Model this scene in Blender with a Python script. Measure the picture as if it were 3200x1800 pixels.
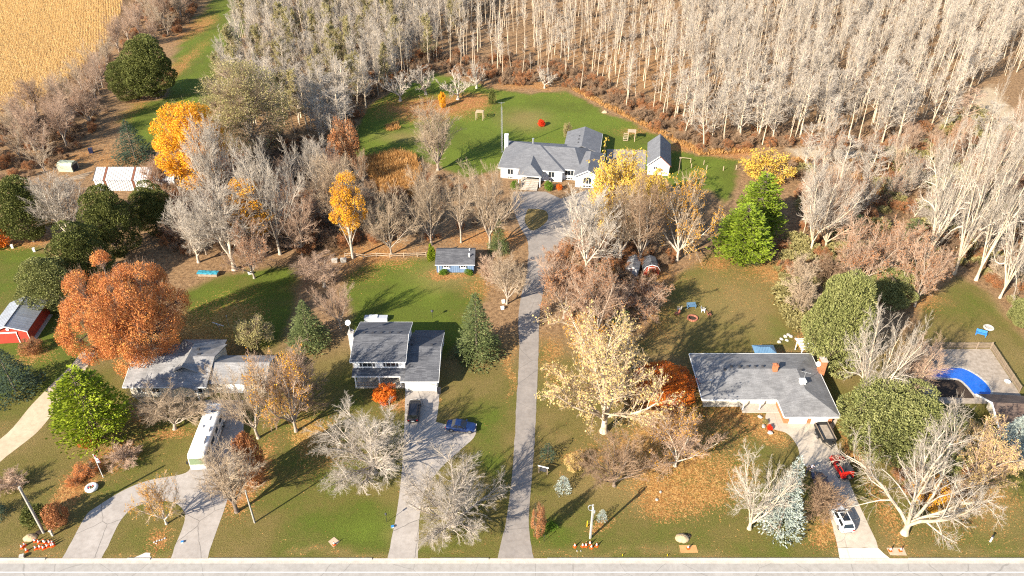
import bpy, bmesh, math, random
import numpy as np
from mathutils import Vector, Matrix

for o in list(bpy.data.objects):
    bpy.data.objects.remove(o)
sc = bpy.context.scene
COL = sc.collection
R = math.radians

# ---------------------------------------------------------------- camera
CAM_H = 85.0
CAM_DOWN = R(34.8)
FOCAL = 2400.0                      # focal length in photo pixels (photo 3200 wide)
cam_d = bpy.data.cameras.new('camera')
cam = bpy.data.objects.new('camera', cam_d)
COL.objects.link(cam)
cam.location = (0, 0, CAM_H)
cam.rotation_euler = (R(90) - CAM_DOWN, 0, 0)
cam_d.sensor_width = 36
cam_d.lens = 36 * FOCAL / 3200
cam_d.clip_start = 0.5
cam_d.clip_end = 6000
sc.camera = cam

# ---------------------------------------------------------------- sky and sun
SUN_EL, SUN_AZ = R(28.5), R(225)    # the sun stands behind the camera's left shoulder
w = bpy.data.worlds.new('World')
sc.world = w
w.use_nodes = True
wn = w.node_tree.nodes
wl = w.node_tree.links
wn.clear()
sky = wn.new('ShaderNodeTexSky')
sky.sky_type = 'NISHITA'
sky.sun_disc = False
sky.sun_elevation = SUN_EL
sky.sun_rotation = SUN_AZ
sky.altitude = 300
sky.air_density = 1.0
sky.dust_density = 0.6
sky.ozone_density = 1.2
bg = wn.new('ShaderNodeBackground')
bg.inputs['Strength'].default_value = 0.10
wo = wn.new('ShaderNodeOutputWorld')
wl.new(sky.outputs[0], bg.inputs[0])
wl.new(bg.outputs[0], wo.inputs[0])
sun_d = bpy.data.lights.new('sun', 'SUN')
sun_d.energy = 5.0
sun_d.angle = R(0.53)
sun_d.color = (1.0, 0.90, 0.745)
sun = bpy.data.objects.new('sun', sun_d)
COL.objects.link(sun)
dirv = Vector((math.cos(SUN_EL) * -math.sin(SUN_AZ), math.cos(SUN_EL) * -math.cos(SUN_AZ), -math.sin(SUN_EL)))
sun.rotation_euler = dirv.to_track_quat('-Z', 'Y').to_euler()
sun.location = (-60, -60, 120)

sc.view_settings.view_transform = 'Standard'
sc.view_settings.look = 'None'
sc.view_settings.exposure = 1.48
sc.view_settings.gamma = 1.0
sc.view_settings.use_curve_mapping = False
sc.render.engine = 'CYCLES'
sc.cycles.max_bounces = 5
sc.cycles.diffuse_bounces = 3
sc.cycles.glossy_bounces = 2
sc.cycles.transmission_bounces = 3
sc.cycles.transparent_max_bounces = 4
sc.cycles.use_denoising = False
sc.cycles.filter_width = 1.15
sc.cycles.sample_clamp_indirect = 4.0
sc.cycles.use_adaptive_sampling = False

# ---------------------------------------------------------------- survey: photo pixel -> point on the ground plane
def at(px, py, z=0.0):
    u = (px - 1600) / FOCAL
    v = (py - 900) / FOCAL
    dy = math.cos(CAM_DOWN) - v * math.sin(CAM_DOWN)
    dz = -math.sin(CAM_DOWN) - v * math.cos(CAM_DOWN)
    t = (z - CAM_H) / dz
    return (u * t, dy * t)
DS = 3200 / 2576.0
def D(x, y, z=0.0):                 # same, for a 2576 px wide print of the photo
    return at(x * DS, y * DS, z)

# ---------------------------------------------------------------- materials
MATS = {}
def new_mat(name):
    m = bpy.data.materials.new(name)
    m.use_nodes = True
    nt = m.node_tree
    nt.nodes.clear()
    out = nt.nodes.new('ShaderNodeOutputMaterial')
    b = nt.nodes.new('ShaderNodeBsdfPrincipled')
    nt.links.new(b.outputs[0], out.inputs[0])
    MATS[name] = m
    return m, nt, b, out

def node(nt, t, **kw):
    n = nt.nodes.new(t)
    for k, v in kw.items():
        setattr(n, k, v)
    return n

def ramp(nt, fac, stops, interp='LINEAR'):
    r = nt.nodes.new('ShaderNodeValToRGB')
    r.color_ramp.interpolation = interp
    el = r.color_ramp.elements
    while len(el) < len(stops):
        el.new(0.5)
    for e, (p, c) in zip(el, stops):
        e.position = p
        e.color = (c[0], c[1], c[2], 1)
    if fac is not None:
        nt.links.new(fac, r.inputs[0])
    return r.outputs[0]

def noise(nt, vec, scale, detail=3, rough=0.6):
    n = nt.nodes.new('ShaderNodeTexNoise')
    n.inputs['Scale'].default_value = scale
    n.inputs['Detail'].default_value = detail
    n.inputs['Roughness'].default_value = rough
    if vec is not None:
        nt.links.new(vec, n.inputs['Vector'])
    return n.outputs['Fac']

def mixc(nt, fac, a, b, mode='MIX'):
    m = nt.nodes.new('ShaderNodeMix')
    m.data_type = 'RGBA'
    m.blend_type = mode
    for i, v in ((0, fac), (6, a), (7, b)):
        if isinstance(v, (int, float)):
            m.inputs[i].default_value = v
        elif isinstance(v, tuple):
            m.inputs[i].default_value = (v[0], v[1], v[2], 1)
        else:
            nt.links.new(v, m.inputs[i])
    return m.outputs[2]

def mathn(nt, op, a, b=None, clamp=False):
    m = nt.nodes.new('ShaderNodeMath')
    m.operation = op
    m.use_clamp = clamp
    for i, v in ((0, a), (1, b)):
        if v is None:
            continue
        if isinstance(v, (int, float)):
            m.inputs[i].default_value = v
        else:
            nt.links.new(v, m.inputs[i])
    return m.outputs[0]

def bumpn(nt, b, h, strength, dist):
    n = nt.nodes.new('ShaderNodeBump')
    n.inputs['Strength'].default_value = strength
    n.inputs['Distance'].default_value = dist
    nt.links.new(h, n.inputs['Height'])
    nt.links.new(n.outputs[0], b.inputs['Normal'])

def mat(name, col, rough=0.8, col2=None, scale=2.0, fine=0.0, metallic=0.0, bump=0.0, spec=0.3, lo=0.35, hi=0.65, random_obj=0.0):
    """plain painted / worn surface: two tones in noise, plus fine grain"""
    m, nt, b, out = new_mat(name)
    b.inputs['Roughness'].default_value = rough
    b.inputs['Metallic'].default_value = metallic
    b.inputs['Specular IOR Level'].default_value = spec
    tc = node(nt, 'ShaderNodeTexCoord').outputs['Object']
    if col2 is None:
        col2 = tuple(c * 0.82 for c in col)
    f = noise(nt, tc, scale, 4)
    c = ramp(nt, f, [(lo, col2), (hi, col)])
    if fine:
        f2 = noise(nt, tc, scale * 9, 2)
        c = mixc(nt, fine, c, ramp(nt, f2, [(0.3, (0.25, 0.25, 0.25)), (0.7, (1.0, 1.0, 1.0))]), 'MULTIPLY')
    if random_obj:
        oi = node(nt, 'ShaderNodeObjectInfo')
        c = mixc(nt, random_obj, c, ramp(nt, oi.outputs['Random'], [(0, (0.45, 0.42, 0.4)), (1, (1, 1, 1))]), 'MULTIPLY')
    nt.links.new(c, b.inputs['Base Color'])
    if bump:
        bumpn(nt, b, noise(nt, tc, scale * 6, 3), bump, 0.05)
    return m

def leaf_mat(name, stops, trans=0.3, rough=0.7, tint=0.0):
    """one colour per leaf"""
    m, nt, b, out = new_mat(name)
    g = node(nt, 'ShaderNodeNewGeometry')
    tcl = node(nt, 'ShaderNodeTexCoord').outputs['Object']
    fz = mathn(nt, 'ADD', mathn(nt, 'MULTIPLY', g.outputs['Random Per Island'], 0.55), mathn(nt, 'MULTIPLY', mathn(nt, 'SUBTRACT', noise(nt, tcl, 0.55, 2), 0.28), 1.05), True)
    c = ramp(nt, fz, stops)
    if tint:
        oi = node(nt, 'ShaderNodeObjectInfo')
        c = mixc(nt, tint, c, ramp(nt, oi.outputs['Random'], [(0, (0.55, 0.6, 0.55)), (1, (1.0, 1.0, 1.0))]), 'MULTIPLY')
    nt.links.new(c, b.inputs['Base Color'])
    b.inputs['Roughness'].default_value = rough
    b.inputs['Specular IOR Level'].default_value = 0.2
    tr = node(nt, 'ShaderNodeBsdfTranslucent')
    nt.links.new(c, tr.inputs[0])
    mx = node(nt, 'ShaderNodeMixShader')
    mx.inputs[0].default_value = trans
    nt.links.new(b.outputs[0], mx.inputs[1])
    nt.links.new(tr.outputs[0], mx.inputs[2])
    nt.links.new(mx.outputs[0], out.inputs[0])
    return m

def roof_mat(name, c1, c2, streak=(0.5, 0.5, 0.5), bw=0.9, bh=0.17):
    """asphalt shingles, too small to tell apart: random tabs, weather streaks"""
    m, nt, b, out = new_mat(name)
    tc = node(nt, 'ShaderNodeTexCoord').outputs['Object']
    br = node(nt, 'ShaderNodeTexBrick')
    br.offset = 0.37
    br.inputs['Color1'].default_value = (*c1, 1)
    br.inputs['Color2'].default_value = (*c2, 1)
    br.inputs['Mortar'].default_value = (*[c * 0.62 for c in c2], 1)
    br.inputs['Scale'].default_value = 1.0
    br.inputs['Mortar Size'].default_value = 0.012
    br.inputs['Brick Width'].default_value = bw
    br.inputs['Row Height'].default_value = bh
    nt.links.new(tc, br.inputs['Vector'])
    c = mixc(nt, 0.75, br.outputs[0], ramp(nt, noise(nt, tc, 0.55, 5), [(0.35, streak), (0.62, (1, 1, 1))]), 'MULTIPLY')
    c = mixc(nt, 0.5, c, ramp(nt, noise(nt, tc, 7, 2), [(0.3, (0.5, 0.5, 0.5)), (0.7, (1.0, 1.0, 1.0))]), 'MULTIPLY')
    nt.links.new(c, b.inputs['Base Color'])
    b.inputs['Roughness'].default_value = 0.85
    b.inputs['Specular IOR Level'].default_value = 0.25
    bumpn(nt, b, noise(nt, tc, 10, 3), 0.35, 0.03)
    return m

def glass_mat(name, col=(0.02, 0.025, 0.03), rough=0.06):
    m, nt, b, out = new_mat(name)
    b.inputs['Base Color'].default_value = (*col, 1)
    b.inputs['Roughness'].default_value = rough
    b.inputs['Specular IOR Level'].default_value = 0.6
    return m

mat('white_paint', (0.80, 0.80, 0.78), 0.55, (0.70, 0.70, 0.68), 1.2, 0.15)
mat('white_siding', (0.76, 0.77, 0.78), 0.6, (0.68, 0.69, 0.70), 0.8, 0.15)
mat('pale_grey_siding', (0.62, 0.65, 0.69), 0.6, (0.54, 0.57, 0.61), 0.8, 0.15)
mat('cream_siding', (0.62, 0.56, 0.46), 0.7, (0.55, 0.49, 0.40), 0.8, 0.2)
mat('blue_board', (0.17, 0.25, 0.38), 0.75, (0.12, 0.19, 0.31), 1.6, 0.3)
mat('barn_red', (0.42, 0.055, 0.03), 0.7, (0.34, 0.04, 0.025), 1.2, 0.3)
mat('orange_brick', (0.47, 0.19, 0.085), 0.85, (0.37, 0.14, 0.06), 3.0, 0.45)
mat('grey_door', (0.50, 0.49, 0.46), 0.6, (0.44, 0.43, 0.40), 1.0, 0.1)
mat('garage_white', (0.80, 0.80, 0.79), 0.5, (0.74, 0.74, 0.73), 1.0, 0.1)
mat('weathered_wood', (0.36, 0.28, 0.20), 0.85, (0.25, 0.19, 0.14), 2.5, 0.4, random_obj=0.4)
mat('pale_wood', (0.52, 0.40, 0.28), 0.8, (0.42, 0.32, 0.22), 2.5, 0.3, random_obj=0.25)
mat('grey_pole', (0.43, 0.40, 0.35), 0.85, (0.33, 0.30, 0.26), 2.0, 0.3)
mat('galvanised', (0.55, 0.57, 0.58), 0.42, (0.44, 0.45, 0.46), 2.0, 0.2, metallic=0.6)
mat('metal_roof_white', (0.62, 0.61, 0.61), 0.5, (0.52, 0.50, 0.49), 0.6, 0.15, random_obj=0.12)
mat('metal_roof_grey', (0.42, 0.45, 0.50), 0.42, (0.36, 0.37, 0.40), 0.5, 0.2, metallic=0.3, random_obj=0.25)
mat('rust_sheet', (0.20, 0.075, 0.04), 0.8, (0.14, 0.05, 0.03), 2.5, 0.3)
mat('black_metal', (0.02, 0.02, 0.022), 0.45, (0.03, 0.03, 0.03), 2.0, 0.2)
mat('dark_rubber', (0.018, 0.018, 0.018), 0.85, (0.026, 0.026, 0.026), 4.0)
mat('trim_dark', (0.05, 0.05, 0.055), 0.6, (0.035, 0.035, 0.04), 3.0)
mat('concrete', (0.48, 0.43, 0.37), 0.9, (0.39, 0.35, 0.30), 0.5, 0.3, bump=0.1)
mat('kerb_concrete', (0.56, 0.50, 0.43), 0.9, (0.45, 0.40, 0.34), 0.8, 0.3, random_obj=0.12)
mat('stone_pale', (0.58, 0.54, 0.48), 0.85, (0.42, 0.39, 0.34), 2.0, 0.4, bump=0.3, random_obj=0.25)
mat('sand_pile', (0.56, 0.42, 0.26), 0.95, (0.40, 0.29, 0.17), 1.6, 0.5, bump=0.5)
mat('dark_soil', (0.06, 0.04, 0.028), 0.95, (0.035, 0.023, 0.016), 2.0, 0.5, bump=0.5)
mat('plywood', (0.52, 0.29, 0.11), 0.8, (0.43, 0.23, 0.085), 1.2, 0.25)
mat('plywood_grey', (0.50, 0.38, 0.27), 0.8, (0.42, 0.31, 0.21), 1.2, 0.25)
mat('cone_orange', (0.80, 0.10, 0.01), 0.55, (0.68, 0.08, 0.01), 4.0, 0.1)
mat('cone_white', (0.80, 0.80, 0.80), 0.5, (0.7, 0.7, 0.7), 4.0)
mat('flag_white', (0.80, 0.80, 0.82), 0.8, (0.75, 0.75, 0.77), 4.0)
mat('flag_red', (0.62, 0.015, 0.02), 0.8, (0.55, 0.012, 0.02), 4.0)
mat('blue_plastic', (0.045, 0.24, 0.62), 0.5, (0.035, 0.19, 0.52), 2.0, 0.15)
mat('teal_tarp', (0.05, 0.30, 0.40), 0.5, (0.03, 0.20, 0.28), 4.0, 0.4, bump=0.6)
mat('green_tarp', (0.42, 0.45, 0.33), 0.7, (0.33, 0.36, 0.26), 2.0, 0.3, bump=0.4)
mat('gazebo_blue', (0.13, 0.24, 0.36), 0.45, (0.10, 0.19, 0.30), 1.0, 0.1, metallic=0.2)
mat('red_paint', (0.55, 0.02, 0.012), 0.3, (0.50, 0.016, 0.01), 1.0, 0, spec=0.6)
mat('white_car_paint', (0.78, 0.78, 0.77), 0.25, (0.74, 0.74, 0.73), 1.0, 0, spec=0.6)
mat('blue_car_paint', (0.012, 0.03, 0.11), 0.22, (0.01, 0.026, 0.09), 1.0, 0, spec=0.6)
mat('black_car_paint', (0.018, 0.017, 0.022), 0.25, (0.014, 0.014, 0.018), 1.0, 0, spec=0.6)
mat('navy_car_paint', (0.015, 0.022, 0.06), 0.3, (0.012, 0.018, 0.05), 1.0, 0, spec=0.6)
mat('rv_white', (0.79, 0.77, 0.73), 0.4, (0.70, 0.67, 0.62), 0.8, 0.12)
mat('rv_grey', (0.40, 0.42, 0.47), 0.4, (0.34, 0.36, 0.40), 0.8, 0.1)
mat('soft_top', (0.025, 0.026, 0.03), 0.75, (0.035, 0.035, 0.04), 2.0, 0.2)
mat('wheel_rim', (0.45, 0.45, 0.46), 0.35, (0.35, 0.35, 0.36), 3.0, metallic=0.7)
mat('tail_red', (0.45, 0.01, 0.01), 0.3)
mat('lamp_clear', (0.75, 0.75, 0.72), 0.15)
mat('plate', (0.75, 0.75, 0.75), 0.5)
mat('skin', (0.50, 0.30, 0.21), 0.6)
mat('hair', (0.09, 0.05, 0.03), 0.8)
mat('jacket', (0.55, 0.53, 0.62), 0.85)
mat('jacket_dark', (0.06, 0.06, 0.09), 0.85)
mat('trousers', (0.035, 0.045, 0.10), 0.9)
mat('chimney_brick', (0.50, 0.20, 0.09), 0.85, (0.38, 0.14, 0.065), 4.0, 0.5)
mat('chimney_pale', (0.60, 0.54, 0.48), 0.85, (0.46, 0.40, 0.35), 4.0, 0.4)
mat('wood_floor', (0.40, 0.34, 0.28), 0.85, (0.28, 0.23, 0.18), 1.6, 0.4)
mat('rusty_chair', (0.42, 0.16, 0.10), 0.7, (0.33, 0.12, 0.08), 2.0)
roof_mat('shingle_charcoal', (0.15, 0.153, 0.165), (0.085, 0.088, 0.098), (0.72, 0.72, 0.74))
roof_mat('shingle_grey', (0.275, 0.272, 0.275), (0.21, 0.208, 0.21), (0.62, 0.62, 0.63))
roof_mat('shingle_slate', (0.21, 0.213, 0.225), (0.16, 0.163, 0.175), (0.75, 0.75, 0.76))
roof_mat('shingle_light', (0.36, 0.35, 0.345), (0.27, 0.262, 0.26), (0.55, 0.55, 0.55))
roof_mat('shingle_brown', (0.20, 0.145, 0.11), (0.12, 0.085, 0.07), (0.55, 0.5, 0.5))
glass_mat('window_glass')
glass_mat('car_glass', (0.012, 0.015, 0.02), 0.05)
glass_mat('rv_windscreen', (0.16, 0.21, 0.12), 0.08)  # greenish reflection put into the base colour of the glass
glass_mat('skylight', (0.03, 0.05, 0.09), 0.1)

# bark and twigs
def bark(name, c, c2):
    return mat(name, c, 0.9, c2, 2.5, 0.2, random_obj=0.4)
bark('bark_white', (0.66, 0.58, 0.47), (0.44, 0.37, 0.29))
bark('twig_white', (0.56, 0.49, 0.41), (0.42, 0.36, 0.29))
bark('bark_tan', (0.46, 0.39, 0.31), (0.30, 0.24, 0.19))
bark('twig_tan', (0.54, 0.42, 0.295), (0.40, 0.30, 0.20))
bark('twig_pink', (0.55, 0.39, 0.28), (0.42, 0.28, 0.19))
bark('twig_brown', (0.40, 0.27, 0.17), (0.28, 0.18, 0.11))
bark('bark_dark', (0.22, 0.17, 0.13), (0.13, 0.10, 0.08))
bark('bark_cream', (0.66, 0.55, 0.40), (0.46, 0.36, 0.25))

O1, O2, O3 = (0.62, 0.20, 0.025), (0.52, 0.13, 0.02), (0.66, 0.34, 0.05)
leaf_mat('leaf_maple', [(0, (0.34, 0.12, 0.05)), (0.35, (0.52, 0.19, 0.06)), (0.7, (0.60, 0.25, 0.08)), (1, (0.70, 0.40, 0.08))])
leaf_mat('leaf_gold', [(0, (0.50, 0.20, 0.015)), (0.4, (0.72, 0.34, 0.02)), (0.8, (0.80, 0.42, 0.03)), (1, (0.62, 0.36, 0.10))])
leaf_mat('leaf_orange_red', [(0, (0.40, 0.06, 0.015)), (0.5, (0.62, 0.15, 0.015)), (1, (0.70, 0.26, 0.03))])
leaf_mat('leaf_rust', [(0, (0.22, 0.09, 0.04)), (0.5, (0.40, 0.17, 0.07)), (1, (0.50, 0.26, 0.10))])
leaf_mat('leaf_straw', [(0, (0.45, 0.30, 0.10)), (0.5, (0.62, 0.44, 0.17)), (1, (0.70, 0.52, 0.22))])
leaf_mat('leaf_willow', [(0, (0.50, 0.33, 0.06)), (0.5, (0.70, 0.46, 0.07)), (1, (0.74, 0.54, 0.13))])
leaf_mat('leaf_olive', [(0, (0.20, 0.17, 0.06)), (0.5, (0.31, 0.27, 0.11)), (1, (0.42, 0.37, 0.18))])
leaf_mat('leaf_scarlet', [(0, (0.55, 0.02, 0.01)), (0.5, (0.75, 0.05, 0.015)), (1, (0.78, 0.12, 0.02))])
leaf_mat('leaf_green', [(0, (0.06, 0.12, 0.015)), (0.5, (0.12, 0.21, 0.02)), (1, (0.20, 0.30, 0.04))])
leaf_mat('corn_dry', [(0, (0.50, 0.29, 0.10)), (0.45, (0.70, 0.45, 0.17)), (1, (0.80, 0.60, 0.30))], 0.25)
leaf_mat('reed_russet', [(0, (0.26, 0.12, 0.035)), (0.5, (0.44, 0.23, 0.075)), (1, (0.58, 0.38, 0.17))], 0.2)
leaf_mat('needle_spruce', [(0, (0.045, 0.065, 0.022)), (0.5, (0.11, 0.135, 0.045)), (1, (0.21, 0.225, 0.09))], 0.12, tint=0.3)
leaf_mat('needle_dark', [(0, (0.018, 0.032, 0.022)), (0.5, (0.045, 0.07, 0.042)), (1, (0.10, 0.13, 0.075))], 0.1, tint=0.3)
leaf_mat('needle_cedar', [(0, (0.05, 0.06, 0.014)), (0.5, (0.115, 0.125, 0.03)), (1, (0.20, 0.20, 0.06))], 0.12, tint=0.3)
leaf_mat('needle_juniper', [(0, (0.10, 0.115, 0.03)), (0.5, (0.21, 0.215, 0.07)), (1, (0.33, 0.32, 0.13))], 0.12, tint=0.25)
leaf_mat('needle_bright', [(0, (0.10, 0.14, 0.008)), (0.5, (0.23, 0.29, 0.016)), (1, (0.38, 0.42, 0.035))], 0.2)
leaf_mat('needle_pine', [(0, (0.08, 0.13, 0.010)), (0.5, (0.19, 0.26, 0.020)), (1, (0.32, 0.38, 0.045))], 0.2)
leaf_mat('needle_blue', [(0, (0.17, 0.20, 0.17)), (0.5, (0.32, 0.36, 0.31)), (1, (0.50, 0.54, 0.48))], 0.1)

# ---------------------------------------------------------------- mesh helpers
def link(o, parent=None):
    COL.objects.link(o)
    if parent is not None:
        o.parent = parent
    return o

def tag(o, label, cat, group=None):
    o['label'] = label
    o['category'] = cat
    if group:
        o['group'] = group
    return o

def thing(name, label, cat, loc=(0, 0, 0), rz=0.0, group=None):
    o = bpy.data.objects.new(name, None)
    o.empty_display_size = 0.3
    COL.objects.link(o)
    o.location = loc
    o.rotation_euler = (0, 0, rz)
    return tag(o, label, cat, group)

class MB:
    """collects polygons; build() links them as ONE mesh object"""
    def __init__(s):
        s.v, s.f = [], []
    def poly(s, pts):
        i = len(s.v)
        s.v += [tuple(p) for p in pts]
        s.f.append(list(range(i, i + len(pts))))
        return s
    def box(s, x0, x1, y0, y1, z0, z1):
        i = len(s.v)
        s.v += [(x, y, z) for z in (z0, z1) for x, y in ((x0, y0), (x1, y0), (x1, y1), (x0, y1))]
        for a in ((3, 2, 1, 0), (4, 5, 6, 7), (0, 1, 5, 4), (1, 2, 6, 5), (2, 3, 7, 6), (3, 0, 4, 7)):
            s.f.append([i + k for k in a])
        return s
    def cbox(s, c, d):
        return s.box(c[0] - d[0] / 2, c[0] + d[0] / 2, c[1] - d[1] / 2, c[1] + d[1] / 2, c[2], c[2] + d[2])
    def prism(s, poly, z0, z1):
        n = len(poly)
        i = len(s.v)
        s.v += [(p[0], p[1], z0) for p in poly] + [(p[0], p[1], z1) for p in poly]
        s.f.append([i + k for k in reversed(range(n))])
        s.f.append([i + n + k for k in range(n)])
        for k in range(n):
            j = (k + 1) % n
            s.f.append([i + k, i + j, i + n + j, i + n + k])
        return s
    def slab(s, pts, t=0.14):
        """a roof plane with thickness t downwards"""
        n = len(pts)
        i = len(s.v)
        s.v += [tuple(p) for p in pts] + [(p[0], p[1], p[2] - t) for p in pts]
        s.f.append([i + k for k in range(n)])
        s.f.append([i + n + k for k in reversed(range(n))])
        for k in range(n):
            j = (k + 1) % n
            s.f.append([i + j, i + k, i + n + k, i + n + j])
        return s
    def tube(s, p0, p1, r0, r1=None, n=8, cap=True):
        r1 = r0 if r1 is None else r1
        a, b = Vector(p0), Vector(p1)
        d = (b - a).normalized()
        u = d.orthogonal().normalized()
        w_ = d.cross(u)
        i = len(s.v)
        for c, r in ((a, r0), (b, r1)):
            for k in range(n):
                t = 2 * math.pi * k / n
                s.v.append(tuple(c + (u * math.cos(t) + w_ * math.sin(t)) * r))
        for k in range(n):
            j = (k + 1) % n
            s.f.append([i + k, i + j, i + n + j, i + n + k])
        if cap:
            s.f.append([i + k for k in reversed(range(n))])
            s.f.append([i + n + k for k in range(n)])
        return s
    def lathe(s, prof, n=12, c=(0, 0, 0)):
        i = len(s.v)
        for r, z in prof:
            for k in range(n):
                t = 2 * math.pi * k / n
                s.v.append((c[0] + r * math.cos(t), c[1] + r * math.sin(t), c[2] + z))
        for q in range(len(prof) - 1):
            for k in range(n):
                j = (k + 1) % n
                s.f.append([i + q * n + k, i + q * n + j, i + (q + 1) * n + j, i + (q + 1) * n + k])
        s.f.append([i + k for k in reversed(range(n))])
        s.f.append([i + (len(prof) - 1) * n + k for k in range(n)])
        return s
    def torus(s, c, R_, r, n=24, m=8, sz=1.0):
        i = len(s.v)
        for k in range(n):
            t = 2 * math.pi * k / n
            for q in range(m):
                a = 2 * math.pi * q / m
                s.v.append((c[0] + (R_ + r * math.cos(a)) * math.cos(t), c[1] + (R_ + r * math.cos(a)) * math.sin(t), c[2] + sz * r * math.sin(a)))
        for k in range(n):
            for q in range(m):
                k2, q2 = (k + 1) % n, (q + 1) % m
                s.f.append([i + k * m + q, i + k2 * m + q, i + k2 * m + q2, i + k * m + q2])
        return s
    def loft(s, rings, cap=True):
        n = len(rings[0])
        i = len(s.v)
        for r in rings:
            s.v += [tuple(p) for p in r]
        for q in range(len(rings) - 1):
            for k in range(n):
                j = (k + 1) % n
                s.f.append([i + q * n + k, i + q * n + j, i + (q + 1) * n + j, i + (q + 1) * n + k])
        if cap:
            s.f.append([i + k for k in reversed(range(n))])
            s.f.append([i + (len(rings) - 1) * n + k for k in range(n)])
        return s
    def xform(s, M):
        s.v = [tuple(M @ Vector(p)) for p in s.v]
        return s
    def mesh(s, name, m, smooth=False):
        me = bpy.data.meshes.new(name)
        me.from_pydata(s.v, [], s.f)
        bm = bmesh.new()
        bm.from_mesh(me)
        bmesh.ops.recalc_face_normals(bm, faces=bm.faces)
        bm.to_mesh(me)
        bm.free()
        if m:
            me.materials.append(MATS[m])
        if smooth:
            me.polygons.foreach_set('use_smooth', [True] * len(me.polygons))
        return me
    def build(s, name, m, parent=None, loc=(0, 0, 0), rot=(0, 0, 0), smooth=False):
        o = bpy.data.objects.new(name, s.mesh(name, m, smooth))
        o.location = loc
        o.rotation_euler = rot
        return link(o, parent)

def dup(src, parent, loc=None, rot=None, scale=None):
    o = src.copy()
    COL.objects.link(o)
    o.parent = parent
    if loc is not None:
        o.location = loc
    if rot is not None:
        o.rotation_euler = rot
    if scale is not None:
        o.scale = scale
    return o

def dup_tree(root, loc, rz, label, group=None, scale=None):
    r = root.copy()
    COL.objects.link(r)
    r.location = loc
    r.rotation_euler = (0, 0, rz)
    if scale is not None:
        r.scale = scale
    r['label'] = label
    if group:
        r['group'] = group
    for ch in list(root.children):
        c = dup(ch, r)
        for g in list(ch.children):
            dup(g, c)
    return r

def np_mesh(name, V, faces, mats, smooth=False):
    """faces: list of (array (n,k), material index)"""
    me = bpy.data.meshes.new(name)
    me.vertices.add(len(V))
    me.vertices.foreach_set('co', np.asarray(V, np.float32).ravel())
    nl = sum(f.size for f, _ in faces)
    npoly = sum(len(f) for f, _ in faces)
    me.loops.add(nl)
    me.polygons.add(npoly)
    me.loops.foreach_set('vertex_index', np.concatenate([f.ravel() for f, _ in faces]).astype(np.int32))
    tot = np.concatenate([np.full(len(f), f.shape[1]) for f, _ in faces]).astype(np.int32)
    st = np.concatenate([[0], np.cumsum(tot)[:-1]]).astype(np.int32)
    me.polygons.foreach_set('loop_start', st)
    me.polygons.foreach_set('loop_total', tot)
    me.polygons.foreach_set('material_index', np.concatenate([np.full(len(f), i) for f, i in faces]).astype(np.int32))
    for m in mats:
        me.materials.append(MATS[m])
    if smooth:
        me.polygons.foreach_set('use_smooth', np.ones(npoly, bool))
    me.update(calc_edges=True)
    return me

def structure(o):
    o['kind'] = 'structure'
    return o

def value_noise(x, y, seed=0):
    xi = np.floor(x).astype(np.int64); yi = np.floor(y).astype(np.int64)
    fx = x - xi; fy = y - yi
    fx = fx * fx * (3 - 2 * fx); fy = fy * fy * (3 - 2 * fy)
    def h(a, b):
        n = (a * 374761393 + b * 668265263 + seed * 1442695041) & 0x7fffffff
        n = ((n ^ (n >> 13)) * 1274126177) & 0x7fffffff
        return ((n ^ (n >> 16)) & 0xffff) / 65535.0
    return (h(xi, yi) * (1 - fx) + h(xi + 1, yi) * fx) * (1 - fy) + (h(xi, yi + 1) * (1 - fx) + h(xi + 1, yi + 1) * fx) * fy

def in_poly(X, Y, poly):
    c = np.zeros(X.shape, bool)
    n = len(poly)
    for i in range(n):
        x0, y0 = poly[i]; x1, y1 = poly[(i + 1) % n]
        if y0 == y1:
            continue
        k = ((y0 > Y) != (y1 > Y)) & (X < (x1 - x0) * (Y - y0) / (y1 - y0) + x0)
        c ^= k
    return c

def poly_dist(X, Y, poly):
    d = np.full(X.shape, 1e9)
    n = len(poly)
    for i in range(n):
        x0, y0 = poly[i]; x1, y1 = poly[(i + 1) % n]
        dx, dy = x1 - x0, y1 - y0
        t = np.clip(((X - x0) * dx + (Y - y0) * dy) / (dx * dx + dy * dy + 1e-9), 0, 1)
        d = np.minimum(d, np.hypot(X - x0 - t * dx, Y - y0 - t * dy))
    return np.where(in_poly(X, Y, poly), d, -d)
# ================================================================ GROUND
def DP(*pts):
    return [D(x, y) for x, y in pts]

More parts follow.
